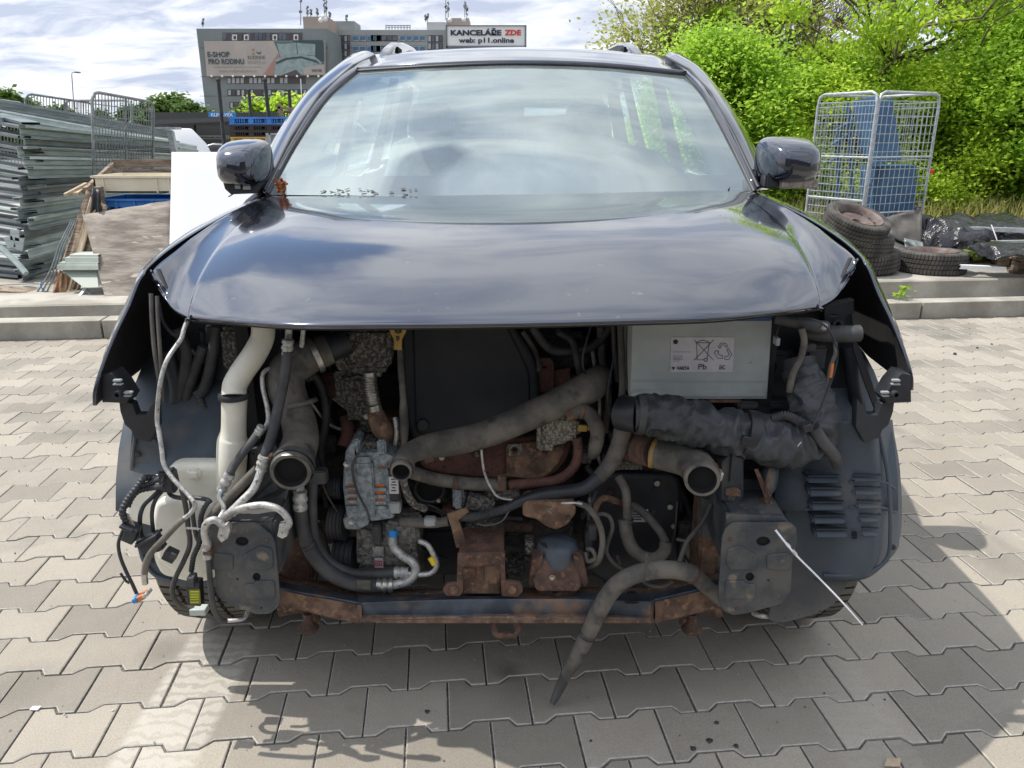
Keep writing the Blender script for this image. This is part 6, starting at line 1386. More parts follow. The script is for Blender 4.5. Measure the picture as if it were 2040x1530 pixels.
# ragged ends of a second pile reaching out of the photo on the left
GE = 'thin metal sheets in the ragged pile at the left edge'
for i in range(25):
    y0 = 232+i*13.6+random.uniform(-3, 3); x1 = 46+random.uniform(-12, 10)
    A = W(-150, y0-32+i*.9+random.uniform(-6, 6), 6.9); B = W(x1, y0+8+random.uniform(-3, 5), 6.42+random.uniform(-.05, .05))
    channel('metal_sheet', A, B, random.uniform(.012, .022), .16, GZ[random.choice((0, 2, 2, 2, 1))], 'thin bent metal sheet, %s from the top of the ragged pile' % ORD[i], 'metal sheet', GE, rib=0)
# small bracket plates hanging at the pile's corner
for i, (x, y, a) in enumerate(((30, 468, 10), (20, 482, -10), (38, 486, 20))):
    c = W(x, y, 6.3); mb = MB(); mb.box(c, (.07, .012, .09), Matrix.Rotation(R(a), 3, 'Y')); tag(mb.build('bracket', GZ[1]), 'small pale bracket plate, %s from the left at the pile corner' % ORD[i], 'bracket', 'bracket plates at the pile corner')
# long rails on top
for i, (a, b, h, m_, lab) in enumerate((((-30, 205, 6.9), (345, 268, 10.2), .10, GZ[2], 'dark topmost long rail lying across the metal stack'), ((-30, 222, 6.6), (392, 296, 10.0), .07, GZ[1], 'pale bright long rail just under the dark topmost rail'), ((0, 238, 6.5), (395, 303, 9.9), .05, GZ[0], 'thin long rail sagging under the pale rail'))):
    channel('long_rail', W(*a), W(*b), h, .08, m_, lab, 'rail', 'long rails on the metal stack')
tag(hose('metal_rod', GZ[0], [(0, 492, 6.2), (30, 520, 6.15), (52, 545, 6.1)], 6, None, n=6), 'slanting pale strut in front of the pile corner', 'strut')
# ---- wire grid panels
def grid_panel(name, tl, tr, bl, br, nv, nh, label, group, m=None, posts=(0.5,), rt=.014, rw=.003, round_=True, cat='wire panel'):
    m = m or M['zinc']; tl, tr, bl, br = map(Vector, (tl, tr, bl, br)); root = empty(name, (bl+br)/2, label, cat, group)
    k = .12
    P = [bl, tl+(bl-tl)*k*.7, tl+(tr-tl)*.03+(bl-tl)*.02, tl+(tr-tl)*k*.7, tr+(tl-tr)*k*.7, tr+(tl-tr)*.03+(br-tr)*.02, tr+(br-tr)*k*.7, br] if round_ else [bl, tl, tr, br]
    mb = MB(); mb.tube(P, rt, 8); mb.build('frame', m, root, 60)
    mb = MB()
    for i in range(1, nv): t = i/nv; mb.bar(tl+(tr-tl)*t, bl+(br-bl)*t, rw*2)
    for i in range(1, nh+1): t = i/(nh+1); mb.bar(tl+(bl-tl)*t, tr+(br-tr)*t, rw*2.2)
    mb.build('wire_mesh', m, root, None)
    for t in posts: mb = MB(); mb.tube([tl+(tr-tl)*t, bl+(br-bl)*t], rt*.8, 8); mb.build('post', m, root, 60)
    return root
M['dullzinc'] = mat('dull_grey_steel', (.16, .18, .19), (.26, .28, .29), 20, .55, metal=.4)
grid_panel('grid_panel', W(183, 182, 7.0), W(306, 204, 8.5), W(188, 372, 7.0), W(304, 350, 8.5), 22, 7, 'grey wire grid panel with rounded top, nearest in front of the metal stack', 'wire grid panels behind the stack', M['dullzinc'], (.5,))
grid_panel('grid_panel', W(50, 186, 9.6), W(186, 206, 10.6), W(54, 330, 9.6), W(188, 330, 10.6), 24, 3, 'grey wire grid panel behind the left part of the metal stack', 'wire grid panels behind the stack', M['dullzinc'], (.55,))
grid_panel('grid_panel', W(-60, 192, 9.4), W(48, 206, 9.5), W(-60, 330, 9.4), W(50, 330, 9.5), 16, 3, 'low wire grid panel cut by the left edge of the photo', 'wire grid panels behind the stack', M['dullzinc'], ())
grid_panel('grid_panel', W(130, 200, 10.8), W(262, 200, 9.4), W(130, 330, 10.8), W(262, 330, 9.4), 26, 2, 'wire grid panel seen through the nearest panel, turned the other way', 'wire grid panels behind the stack', M['dullzinc'], ())

# ---- boxes, crates and boards in front of the stack
M['wood'] = mat('weathered_wood', (.17, .125, .09), (.33, .26, .20), 5, .9, bump=.5, bscale=30, stretch=(1, 1, 8), c3=(.10, .07, .05), s3=12)
M['wood_pale'] = mat('pale_wood', (.36, .28, .19), (.50, .41, .30), 6, .9, bump=.4, bscale=40, stretch=(8, 1, 1))
M['plywood'] = mat('peeling_plywood', (.17, .145, .122), (.30, .265, .23), 4.5, .85, bump=.5, bscale=9, stretch=(1.0, 1, 4.5), c3=(.46, .41, .35), s3=5, lo3=.63, hi3=.67, bdist=.012)
M['cream'] = mat('cream_plastic', (.66, .60, .46), (.72, .67, .54), 6, .5)
M['sky_blue'] = mat('crate_blue', (.035, .17, .52), (.05, .22, .60), 6, .45)
def warped_sheet(name, m, px, Y0, Y1, label, cat, thick=.018, warp=.05, seed=0, group=None, nu=12, nv=10, jag=1):
    """a board given by its four px corners (tl, tr, br, bl), bottom at Y0, top at Y1, slightly warped"""
    tl, tr, br, bl = [np.array(p, float) for p in px]; g = []
    for j in range(nv+1):
        t = j/nv; row = []
        for i in range(nu+1):
            u = i/nu; p = (bl*(1-u)+br*u)*(1-t)+(tl*(1-u)+tr*u)*t; Y = Y0+(Y1-Y0)*t+warp*noise.noise(Vector((u*2+seed, t*2, seed)))
            q = W(p[0]+2*jag*noise.noise(Vector((u*6, t*6, seed+5)))*(i in (0, nu)), p[1]+1.5*jag*noise.noise(Vector((u*7, seed+3, t)))*(j in (0, nv)), Y); row.append(q)
        g.append(row)
    v, f = loft_geo(g); o = link(name, me_from(name, v, f, 30), m); md = o.modifiers.new('t', 'SOLIDIFY'); md.thickness = thick; md.use_even_offset = True
    return tag(o, label, cat, group)
warped_sheet('plywood_sheet', M['plywood'], [(164, 428), (345, 398), (345, 662), (226, 650)], 5.62, 6.15, 'peeling brown plywood sheet leaning beside the white board', 'board', warp=.015, seed=2)
warped_sheet('white_board', M['white'], [(342, 303), (640, 303), (640, 600), (335, 600)], 5.50, 6.02, 'large plain white board standing upright behind the car', 'board', thick=.006, warp=.004, seed=4, jag=0)
for i, (pxs, Y0, Y1, m_, lab) in enumerate((([(172, 378), (190, 395), (118, 600), (100, 602)], 6.0, 6.25, M['wood'], 'brown plank leaning at the far left of the leaning boards'),
                                        ([(180, 392), (196, 402), (134, 604), (118, 606)], 5.95, 6.2, M['wood_pale'], 'pale plank leaning just right of the brown plank'),
                                        ([(193, 400), (215, 410), (150, 590), (132, 600)], 6.0, 6.22, M['wood'], 'dark plank leaning closest to the plywood sheet'))):
    warped_sheet('leaning_plank', m_, pxs, Y0, Y1, lab, 'plank', .02, .02, i, 'planks leaning beside the plywood')
# wooden surround with cream and blue crates
wf = empty('wooden_box', W(285, 470, 6.4), 'weathered open wooden box frame holding the plastic crates', 'wooden box')
for (a, b, w_, h_) in (((226, 326, 7.1), (345, 325, 7.1), .03, .07), ((226, 330, 7.1), (170, 382, 6.3), .03, .06), ((226, 342, 7.0), (345, 340, 7.05), .02, .03), ((196, 372, 6.3), (210, 480, 6.3), .05, .06)):
    mb = MB(); mb.bar(W(*a), W(*b), w_, h_); mb.build('board', M['wood'], wf, None)
mb = MB(); mb.bar(W(130, 388, 6.2), W(172, 366, 6.4), .03, .02); mb.bar(W(150, 386, 6.25), W(168, 372, 6.4), .05, .02); tag(mb.build('broken_lath', M['wood_pale']), 'short pale broken lath sticking out left of the crates', 'lath')
def crate(name, x0, y0, x1, y1, Y, dep, m, label, cat='crate', slots=True, group=None):
    a = W(x0, y1, Y); b = W(x1, y0, Y); root = empty(name, ((a.x+b.x)/2, Y+dep/2, a.z), label, cat, group); t = .012
    mb = MB(); w_ = b.x-a.x; h_ = b.z-a.z; cx, cz = (a.x+b.x)/2, (a.z+b.z)/2
    mb.box((cx, Y+dep-t/2, cz), (w_, t, h_)); mb.box((a.x+t/2, Y+dep/2, cz), (t, dep, h_)); mb.box((b.x-t/2, Y+dep/2, cz), (t, dep, h_)); mb.box((cx, Y+dep/2, a.z+t/2), (w_, dep, t)); mb.box((cx, Y+t/2, cz), (w_, t, h_))
    mb.build('shell', m, root, None)
    mb = MB(); r_ = .016
    mb.box((cx, Y-.006, b.z-r_/2), (w_+.03, .02, r_)); mb.box((cx, Y+dep, b.z-r_/2), (w_+.03, .02, r_)); mb.box((a.x-.006, Y+dep/2, b.z-r_/2), (.02, dep+.02, r_)); mb.box((b.x+.006, Y+dep/2, b.z-r_/2), (.02, dep+.02, r_)); mb.build('rim', m, root, None)
    if slots:
        mb = MB(); n_ = max(6, int(w_/.05))
        for i in range(n_):
            if i % 5 == 4: continue
            mb.box((a.x+w_*(i+.5)/n_, Y-.002, cz-h_*.08), (w_/n_*.6, .006, h_*.42))
        mb.build('slots', M['pit'], root, None)
        mb = MB(); mb.box((cx, Y-.006, cz-h_*.08), (w_*.96, .012, .008)); 
        for i in range(5): mb.box((a.x+w_*(.04+.23*i), Y-.006, cz), (.014, .012, h_*.9))
        mb.build('ribs', m, root, None)
    else:
        for k in (.12, .78, .93): mb = MB(); mb.box((a.x+w_*k, Y-.004, cz-.01), (.012, .01, h_*.86)); mb.build('rib', m, root, None)
    return root
crate('cream_crate', 190, 350, 346, 384, 6.35, .5, M['cream'], 'shallow cream plastic crate on top of the blue crate', slots=False)
crate('blue_crate', 196, 396, 346, 440, 6.35, .5, M['sky_blue'], 'blue slotted plastic crate under the cream crate, behind the plywood')
warped_sheet('black_sheeting', M['black'], [(184, 372), (200, 380), (206, 470), (178, 440)], 6.15, 6.2, 'crumpled black sheeting hanging at the corner of the crates', 'sheeting', .004, .08, 9)
# pale green folded sheets under the planks
for i, (x0, y0) in enumerate(((139, 508), (129, 514), (119, 525), (114, 529))):
    o = channel('folded_panel', W(x0, y0+4, 5.92-.01*i), W(196, y0+4, 5.92-.01*i), .035 if i != 2 else .045, .20, mat('pale_green_sheet_%d' % i, (.50-.03*i, .56-.03*i, .50-.03*i), (.58, .63, .57), 5, .5), 'pale green folded panel, %s from the top beside the plywood foot' % ORD[i], 'folded panel', 'pale green folded panels', rib=0)
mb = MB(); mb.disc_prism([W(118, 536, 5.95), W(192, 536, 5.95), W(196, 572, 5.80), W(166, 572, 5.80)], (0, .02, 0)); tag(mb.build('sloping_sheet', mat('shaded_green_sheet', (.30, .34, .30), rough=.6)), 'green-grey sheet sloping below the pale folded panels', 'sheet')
mb = MB(); mb.disc_prism([W(150, 600, 5.80), W(180, 600, 5.80), W(196, 640, 5.66), W(136, 640, 5.66)], (0, .01, 0)); tag(mb.build('triangular_panel', M['cream']), 'pale cream panel lying on the slab edge left of the plywood', 'panel')
mb = MB(); mb.bar(W(172, 575, 5.86), W(120, 641, 5.62), .03, .02); mb.bar(W(120, 641, 5.62), W(216, 641, 5.62), .015, .012); mb.bar(W(172, 575, 5.86), W(216, 641, 5.64), .02, .01); tag(mb.build('steel_profile', M['zinc']), 'thin white metal frame around the cream panel on the slab edge', 'frame')
q = plate('torn_label', M['label'], [(195, 610), (208, 609), (213, 628), (195, 630)], 5.60, .001); tag(q, 'small white torn label beside the cream panel', 'label')
mb = MB(); mb.bar(W(-30, 582, 5.98), W(100, 594, 5.98), .16, .09); tag(mb.build('timber_beam', M['wood'], None), 'thick grey timber beam lying on the slab at the left edge', 'beam')
mb = MB(); mb.bar(W(-20, 572, 6.2), W(78, 568, 6.3), .03, .03); tag(mb.build('steel_tube', M['dullzinc']), 'thin steel tube lying behind the timber beam', 'tube')
for i, (a, b, lab) in enumerate((((118, 545), (103, 600), 'bundle of brown cardboard strips below the leaning planks'), ((127, 545), (115, 606), 'torn brown card right of the cardboard strips'))):
    warped_sheet('cardboard', mat('brown_card_%d' % i, (.22, .13, .07), (.32, .20, .12), 20, .9), [(a[0]-6, a[1]), (a[0]+8, a[1]), (b[0]+14, b[1]), (b[0]-2, b[1])], 5.9, 5.95, lab, 'cardboard', .01, .03, 20+i)
for k in range(3): tag(hose('bent_wire', M['dullzinc'], [(150-k*4, 440, 6.1), (128-k*5, 490, 6.0), (112-k*6, 540, 5.95), (92-k*10, 585, 5.95)], 1.6, None, n=6), 'thin curved wire beside the leaning planks, %s from the right' % ORD[k], 'wire', 'curved wires beside the planks')
tag(hose('nylon_cord', M['tape'], [(84, 560, 5.94), (81, 568, 5.93), (86, 578, 5.93), (94, 582, 5.95)], 1.2, None, n=6), 'short light blue cord hanging by the cardboard', 'cord')
for o, lab in ((plate('upright_post', M['zinc'], [(333, 262), (342, 262), (354, 320), (343, 320)], 8.2, .06, bevel=.003), 'grey steel post with a flat head above the white board'),): tag(o, lab, 'post'); pxbox('post_head', M['zinc'], 311, 253, 349, 258, 8.15, .16, o, .004)

# ---- middle distance, left
def pallet(name, x0, y0, x1, y1, Y, dep, m, label, group):
    a = W(x0, y1, Y); b = W(x1, y0, Y); root = empty(name, ((a.x+b.x)/2, Y+dep/2, a.z), label, 'pallet', group); w_ = b.x-a.x; h_ = b.z-a.z; cx = (a.x+b.x)/2
    mb = MB(); mb.box((cx, Y+dep/2, b.z-h_*.12), (w_, dep, h_*.24)); mb.build('deck', m, root, None)
    mb = MB(); mb.box((cx, Y+dep/2, a.z+h_*.08), (w_, dep, h_*.16)); mb.build('base', m, root, None)
    for k in (.05, .36, .66, .95): mb = MB(); mb.box((a.x+w_*k, Y+dep/2, (a.z+b.z)/2), (w_*.08, dep*.98, h_*.7)); mb.build('block', m, root, None)
    mb = MB()
    for i in range(26):
        if i % 7 == 0: continue
        mb.box((a.x+w_*(i+.5)/26, Y+.03, a.z+h_*.5), (w_/26*.45, .03, h_*.5))
    mb.build('slats', m, root, None)
    return root
GP = 'plastic pallets stacked behind the left mirror'
M['dark_brown'] = mat('dark_plastic', (.035, .028, .028), rough=.7); M['amber'] = mat('amber_plastic', (.50, .31, .03), rough=.6)
pallet('plastic_pallet', 456, 233, 576, 248, 11.5, .8, M['sky_blue'], 'bright blue plastic pallet on top of the pallet stack', GP)
pallet('plastic_pallet', 457, 249, 576, 260, 11.5, .8, M['dark_brown'], 'dark plastic pallet directly under the blue one', GP)
pallet('plastic_pallet', 458, 261, 576, 272, 11.5, .8, M['dark_brown'], 'lower dark plastic pallet, above the yellow ones', GP)
pallet('plastic_pallet', 459, 273, 534, 284, 11.5, .8, M['amber'], 'upper yellow plastic pallet behind the left mirror', GP)
pallet('plastic_pallet', 459, 285, 534, 297, 11.5, .8, M['amber'], 'lower yellow plastic pallet behind the left mirror', GP)
mb = MB(); a = W(455, 297, 11.5); b = W(578, 297, 11.5); mb.box(((a.x+b.x)/2, 11.95, (a.z+SZ)/2), (b.x-a.x, .8, a.z-SZ-.005)); tag(mb.build('crate_base', M['dark_brown']), 'dark closed container under the plastic pallets', 'container')
cb = plate('steel_cabinet', mat('grey_green_cabinet', (.22, .26, .25), rough=.5), [(536, 267), (582, 267), (582, 330), (536, 330)], 9.5, .35, None); tag(cb, 'grey-green steel cabinet with pale edge behind the left mirror', 'cabinet')
for s in (((535, 265), (539, 330)), ((535, 265), (582, 269))): pxbox('edge_strip', M['zinc'], s[0][0], s[0][1], s[1][0], s[1][1], 9.48, .03, cb, .002)
PT = [(435, 163, 448, 300, 12.6, 'nearest black post, leftmost of the row, with a round cap'), (496, 183, 501, 240, 15, 'second black post from the left, short'), (528, 163, 536, 240, 12.8, 'tall black post in the middle of the row'), (576, 183, 580, 240, 15, 'short black post at the right of the row')]
for (x0, y0, x1, y1, Y, lab) in PT:
    o = hose('rack_post', M['black'], [(x0, y0, Y), (x0+(x1-x0)*.5, (y0+y1)/2, Y), (x1, y1, Y), (x1+7, y1+90, Y)], 3.3 if y0 > 170 else 3.8, None, n=10); tag(o, lab, 'post', 'black rack posts'); 
    lathe('cap', M['dark_brown'], [(0, .03), (.03, .04), (.05, .03), (.06, .001)], W(x0, y0, Y), (0, 0, 1), o, 12)
tag(hose('flag_pole', M['white'], [(599, 157, 60), (602, 215, 60)], .9, None, n=6), 'thin white pole in front of the grey building', 'pole')
mb = MB()
for (a, b, w_) in (((553, 206), (560, 232), 6), ((553, 214), (612, 219), 4)): mb.disc_prism(seg_quad(a, b, w_, 13), (0, .1, 0))
tag(mb.build('wooden_rack', M['wood']), 'dark wooden rack frame behind the blue pallet', 'rack')
grid_panel('wire_box', W(566, 222, 13.5), W(622, 224, 13.5), W(566, 262, 13.5), W(622, 262, 13.5), 9, 5, 'rusty wire box beside the wooden rack', None, M['dark_brown'], (), .02, .006, False, 'wire box')
for i in range(9): tag(hose('fence_bar', M['black'], [(486+i*6, 222, 14), (486+i*6, 236, 14)], .9, None, n=5), 'short upright bar above the blue pallet, %s from the left' % ORD[i], 'bar', 'short bars above the pallets')
# canopy with a blue sign, and vehicles under it
cn = empty('canopy', W(400, 300, 30), 'flat dark canopy roof with its underside showing, left of the pallets', 'canopy')
mb = MB(); mb.disc_prism([W(303, 239, 24), W(470, 233, 24), W(470, 243, 34), W(340, 246, 36)], (0, 0, -.12)); mb.build('roof_slab', mat('canopy_felt', (.10, .10, .10), rough=.9), cn, None)
mb = MB(); mb.box(W(430, 262, 36), (5.6, .2, 1.6)); mb.build('back_wall', mat('dim_wall', (.07, .075, .07), rough=.9), cn, None)
for x in (388, 444): o = hose('canopy_post', M['dark_brown'], [(x, 246, 31), (x+2, 300, 31)], 2.5, cn, n=8)
sg = plate('blue_sign', M['tape'], [(415, 223), (468, 224), (468, 234), (415, 233)], 33, .1, None); tag(sg, 'small blue sign with white lettering above the canopy', 'sign')
text_on('lettering', 'KLIMAVEX', M['white'], 421, 225.5, 464, 232, 32.97, sg, .03, .02)
wt = plate('long_sign', mat('faded_sign', (.26, .28, .25), rough=.8), [(396, 270), (456, 270), (456, 277), (396, 277)], 35.5, .05, None); tag(wt, 'long faded grey sign board under the canopy', 'sign')
text_on('lettering', 'LAKOVNA MÍCHÁNÍ BAREV', M['pit'], 398, 271.5, 454, 275.5, 35.46, wt, .02, .02)
def vehicle(name, prof, win, Y, width, px0, px1, zg, m, label, cat, lights=True):
    """side profile (0..1 along, metres up) extruded to a body; nearer flank at Y"""
    a = W(px0, 290, Y); b = W(px1, 290, Y); L0 = b.x-a.x
    root = empty(name, ((a.x+b.x)/2, Y+width/2, zg), label, cat)
    bm = bmesh.new(); n_ = len(prof); vs = []
    for (yy, k) in ((0, 1), (.12, 1.0), (width-.12, 1.0), (width, 1)):
        row = []
        for (u, z) in prof:
            tuck = .16*max(0, (z-.85)/.6) if z > .85 else 0
            y2 = yy+(tuck if yy < width/2 else -tuck)
            row.append(bm.verts.new((a.x+u*L0, Y+y2, zg+z)))
        vs.append(row)
    for i in range(3):
        for j in range(n_): bm.faces.new([vs[i][j], vs[i][(j+1) % n_], vs[i+1][(j+1) % n_], vs[i+1][j]])
    bm.faces.new(vs[0][::-1]); bm.faces.new(vs[3]); bmesh.ops.recalc_face_normals(bm, faces=bm.faces)
    me = bpy.data.meshes.new('body'); bm.to_mesh(me); bm.free(); smooth(me, 40); o = link('body', me, m, root); md = o.modifiers.new('b', 'BEVEL'); md.width = .05; md.segments = 3
    for w_ in win:
        mb = MB(); mb.disc_prism([Vector((a.x+u*L0, Y-.012+.16*max(0, (z-.85)/.6), zg+z)) for u, z in w_], (0, .01, 0)); mb.build('side_window', M['pit'] if False else M['dkglass'], root, None)
    for u in (.18, .80):
        for y2 in (.06, width-.06): lathe('wheel', M['tyre'], [(-.1, .05), (-.1, .3), (-.08, .32), (.08, .32), (.1, .3), (.1, .05)], (a.x+u*L0, Y+y2, zg+.32), (0, 1, 0), root, 20)
    if lights:
        mb = MB(); mb.box((a.x+.02*L0, Y+.05, zg+.8), (.06, .14, .2)); mb.build('tail_lamp', mat('red_lens_'+name, (.4, .02, .03), rough=.2), root, None)
    return root
M['dkglass'] = mat('dark_glass', (.02, .025, .03), rough=.08)
VPROF = [(0, .3), (0, 1.25), (.03, 1.70), (.10, 1.80), (.62, 1.80), (.78, 1.45), (.86, 1.05), (.98, .9), (1, .3)]
CPROF = [(0, .3), (0, .85), (.05, .95), (.14, 1.38), (.28, 1.46), (.55, 1.42), (.72, .98), (.96, .82), (1, .6), (1, .3)]
zl = -.30
van = vehicle('van', VPROF, [[(.60, 1.2), (.60, 1.6), (.66, 1.62), (.76, 1.2)]], 18.0, 1.8, 236, 392, zl, mat('white_van_paint', (.72, .73, .74), rough=.3, coat=.5), 'white delivery van parked behind the metal stack', 'van', False)
mb = MB(); c = W(361, 276, 17.98)
vehicle('parked_car', CPROF, [[(.12, .95), (.17, 1.32), (.34, 1.36), (.36, .95)], [(.38, .95), (.37, 1.36), (.54, 1.34), (.68, .95)]], 20, 1.75, 372, 540, zl, mat('dark_car_paint', (.03, .033, .04), rough=.25, coat=.8), 'dark hatchback parked beyond the white van', 'car')
vehicle('parked_car', CPROF, [[(.12, .95), (.17, 1.32), (.34, 1.36), (.36, .95)], [(.38, .95), (.37, 1.36), (.54, 1.34), (.68, .95)]], 16.2, 1.7, 396, 620, zl-.22, mat('silver_car_paint', (.50, .50, .52), rough=.25, coat=.8), 'silver car with a red tail lamp, low behind the white board', 'car')
vehicle('parked_car', CPROF, [[(.12, .95), (.17, 1.32), (.34, 1.36), (.36, .95)]], 26, 1.7, 424, 560, zl, mat('red_car_paint', (.30, .02, .02), rough=.25, coat=.8), 'red car farthest away under the canopy', 'car', False)
o = pxbox('orange_container', M['orange'], 224, 246, 240, 252, 34, 2, None, .01); tag(o, 'small orange box far off behind the nearest wire panel', 'box')

# ---- street lamp and far trees
lp = empty('street_lamp', W(150, 262, 75), 'tall slim street lamp against the sky on the left', 'street lamp')
hose('pole', M['dullzinc'], [(150, 262, 75), (146, 195, 75), (143, 150, 75)], .9, lp, n=6); hose('arm', M['dullzinc'], [(143, 150, 75), (144, 145, 75), (152, 144, 75)], .7, lp, n=6); pxbox('lamp_head', M['dullzinc'], 147, 142.5, 154, 145, 74.6, .6, lp, .02)
ft = make_tree('far_tree', 5.6, 2.6, .5, 30, 150, .34, M['leaf_far'], .8, .15, (0, 0, 0), 'x', 'trees along the horizon on the left', 'tree', .1)
FT = [(8, 186, 60), (60, 208, 66), (120, 215, 70), (200, 222, 75), (262, 215, 66), (308, 200, 55), (345, 193, 62), (378, 208, 58), (412, 222, 64), (500, 206, 80), (540, 198, 78), (585, 197, 80)]
FL = ['leafy tree at the left edge of the photo, beyond the stack', 'tree seen above the left wire panel', 'tree between the two left wire panels', 'tree seen through the nearest wire panel, left half', 'tree seen through the nearest wire panel, right half', 'tree just right of the nearest wire panel', 'tallest distant tree left of the grey building', 'distant tree close to the left of the grey building', 'low distant tree at the foot of the grey building', 'young tree in front of the grey building, left of the row', 'young tree in front of the grey building, middle of the row', 'young tree in front of the grey building, right of the row']
for i, ((x, y, Y), lab) in enumerate(zip(FT, FL)):
    p = W(x, y, Y); s = (p.z+.3)/5.9; q = ft if i == 0 else dup(ft, (0, 0, 0), i*1.3, 1, lab); q['label'] = lab; q.location = (p.x, Y, -.3); q.scale = (s*1.15, s*1.15, s)
far = make_tree('bright_tree', 4.0, 1.8, .8, 24, 130, .22, M['leaf_y'], .6, .1, (0, 0, 0), 'bright green young tree low in front of the grey building, left one', 'young bright trees by the grey building', 'tree', .1)
for i, (x, y, lab) in enumerate(((512, 206, 'bright green young tree low in front of the grey building, left one'), (560, 200, 'bright green young tree low in front of the grey building, middle one'), (592, 204, 'bright green young tree low in front of the grey building, right one'))):
    p = W(x, y, 45); s = (p.z+.3)/4.1; q = far if i == 0 else dup(far, (0, 0, 0), i*2.0, 1, lab); q.location = (p.x, 45, -.3); q.scale = (s, s, s)

# ---- grey office building with the billboard
def wallmat(name, c, c2): return mat(name, c, c2, .15, .8, bump=.05)
def blk(name, m, x0, y0, x1, Y, depth_, z0, parent, zt=None):
    a = W(x0, y0, Y); b = W(x1, y0, Y); z1 = zt if zt is not None else a.z
    mb = MB(); mb.box(((a.x+b.x)/2, Y+depth_/2, (z0+z1)/2), (b.x-a.x, depth_, z1-z0)); return mb.build(name, m, parent, None)
WG = wallmat('grey_render', (.165, .195, .205), (.19, .22, .23)); WG2 = wallmat('light_grey_render', (.26, .28, .28), (.30, .32, .32)); WB = wallmat('beige_render', (.33, .27, .23), (.38, .31, .27))
GLS = mat('office_glass', (.05, .065, .10), (.11, .12, .15), .6, .15); GLB = mat('blue_blind', (.05, .14, .26), rough=.3); WIN = mat('window_blind', (.34, .37, .41), rough=.5); FRM = mat('white_frame', (.70, .72, .74), rough=.5); DKB = mat('brown_glazing', (.06, .052, .058), rough=.4)
ob = empty('office_building', (W(520, 57, 190).x, 190, -.3), 'grey slab office building carrying the bedding billboard', 'building')
front = blk('wall', WG, 391, 57, 651, 190, 15, -.3, ob)
for y in (95, 152, 191): pxbox('joint_shadow_strip', mat('joint_shadow', (.08, .10, .11), rough=.9), 398, y, 654, y+.7, 189.95, .2, front, 0)  # thin strips in a shadow colour stand in for shaded wall joints
def wins(x0, y0, x1, y1, n_, Y, fr, pane, parent, gapw=.16, skip=()):
    st = plate('window_band', DKB, [(x0, y0), (x1, y0), (x1, y1), (x0, y1)], Y-.06, .05, parent, bevel=.001)
    for i in range(n_):
        if i in skip: continue
        a = x0+(x1-x0)*(i+gapw)/n_; b = x0+(x1-x0)*(i+1-gapw)/n_
        w_ = plate('window', fr, [(a, y0+1), (b, y0+1), (b, y1-1), (a, y1-1)], Y-.14, .06, parent, bevel=.001)
        plate('pane', pane[i % len(pane)], [(a+.6, y0+1.6), (b-.6, y0+1.6), (b-.6, y1-1.6-(.8 if len(pane) == 1 else 0)), (a+.6, y1-1.6)], Y-.20, .03, w_, bevel=.001)
wins(443, 65, 602, 81, 20, 190, GLS, [GLS, DKB, GLS], ob, .03, skip=(3, 5, 12, 17))
for x in (463, 486, 543, 585):
    w_ = plate('window', FRM, [(x, 69), (x+9, 69), (x+9, 80), (x, 80)], 189.7, .1, ob, bevel=.001); plate('pane', DKB, [(x+2, 71), (x+7, 71), (x+7, 78.5), (x+2, 78.5)], 189.6, .05, w_, bevel=.001)
wins(452, 154, 609, 167, 18, 190, WIN, [WIN], ob, .14, skip=(4, 11, 14, 15, 16, 17))
wins(453, 178, 612, 191, 18, 190, DKB, [WIN, DKB, WIN], ob, .16, skip=(6, 13, 16))
wins(457, 203, 562, 216, 12, 190, DKB, [WIN, DKB], ob, .2)
# wing to the right
wing_ = blk('side_wing', WG2, 660, 59.5, 1045, 206, 14, -.3, ob)
for (x0, x1, n_) in ((700, 760, 4), (795, 848, 4)):
    for (y0, y1) in ((70, 82), (91, 103)): wins(x0, y0, x1, y1, n_, 206, FRM, [GLB], ob, .06)
for (y0, y1) in ((70, 82),): wins(738, y0, 792, y1, 5, 206, DKB, [GLS], ob, .05)
wins(738, 91, 790, 103, 5, 206, DKB, [GLS], ob, .05)
for (x0, x1) in ((673, 698), (852, 882)):
    for k in range(4): wins(x0, 70+k*15, x1, 84+k*15, 4, 206, DKB, [WIN, GLS], ob, .08)
# roof boxes, railing and masts
blk('lift_house', WB, 603, 33, 652, 196, 10, 22, ob); blk('roof_room', WG2, 655, 42, 706, 207, 8, 24, ob); blk('lift_house', WB, 889, 36, 934, 210, 8, 24, ob); blk('roof_room', mat('white_render', (.5, .51, .52), rough=.8), 850, 44, 888, 207, 8, 24, ob)
mb = MB()
for i in range(9): mb.bar(W(769+i*6, 59, 207), W(769+i*6, 51, 207), .25)
mb.bar(W(768, 51, 207), W(818, 51, 207), .25); mb.bar(W(768, 55, 207), W(818, 55, 207), .2); mb.build('roof_railing', M['zinc'], ob, None)
for i, (x, y0, y1) in enumerate(((404, 37, 54), (599, -8, 50), (612, 12, 34), (619, 18, 34), (632, 16, 34), (646, -6, 33), (650, -2, 34), (657, 24, 40), (690, 30, 44), (852, 26, 44), (888, -6, 40), (893, 2, 40), (926, 2, 38), (930, 10, 40), (848, 28, 44))):
    mb = MB(); Y = 192 if x < 660 else 206; mb.bar(W(x, y0, Y), W(x, y1, Y), .16)
    for k in range(5):
        yy = y0+(y1-y0)*random.uniform(.05, .7); mb.bar(W(x-2.2, yy, Y), W(x+2.2, yy+random.uniform(-1, 1), Y), .12); mb.bar(W(x+random.choice((-2, 2)), yy-2, Y), W(x+random.choice((-2, 2)), yy+2.4, Y), .22)
    mb.build('antenna_mast', M['dullzinc'], ob, None)
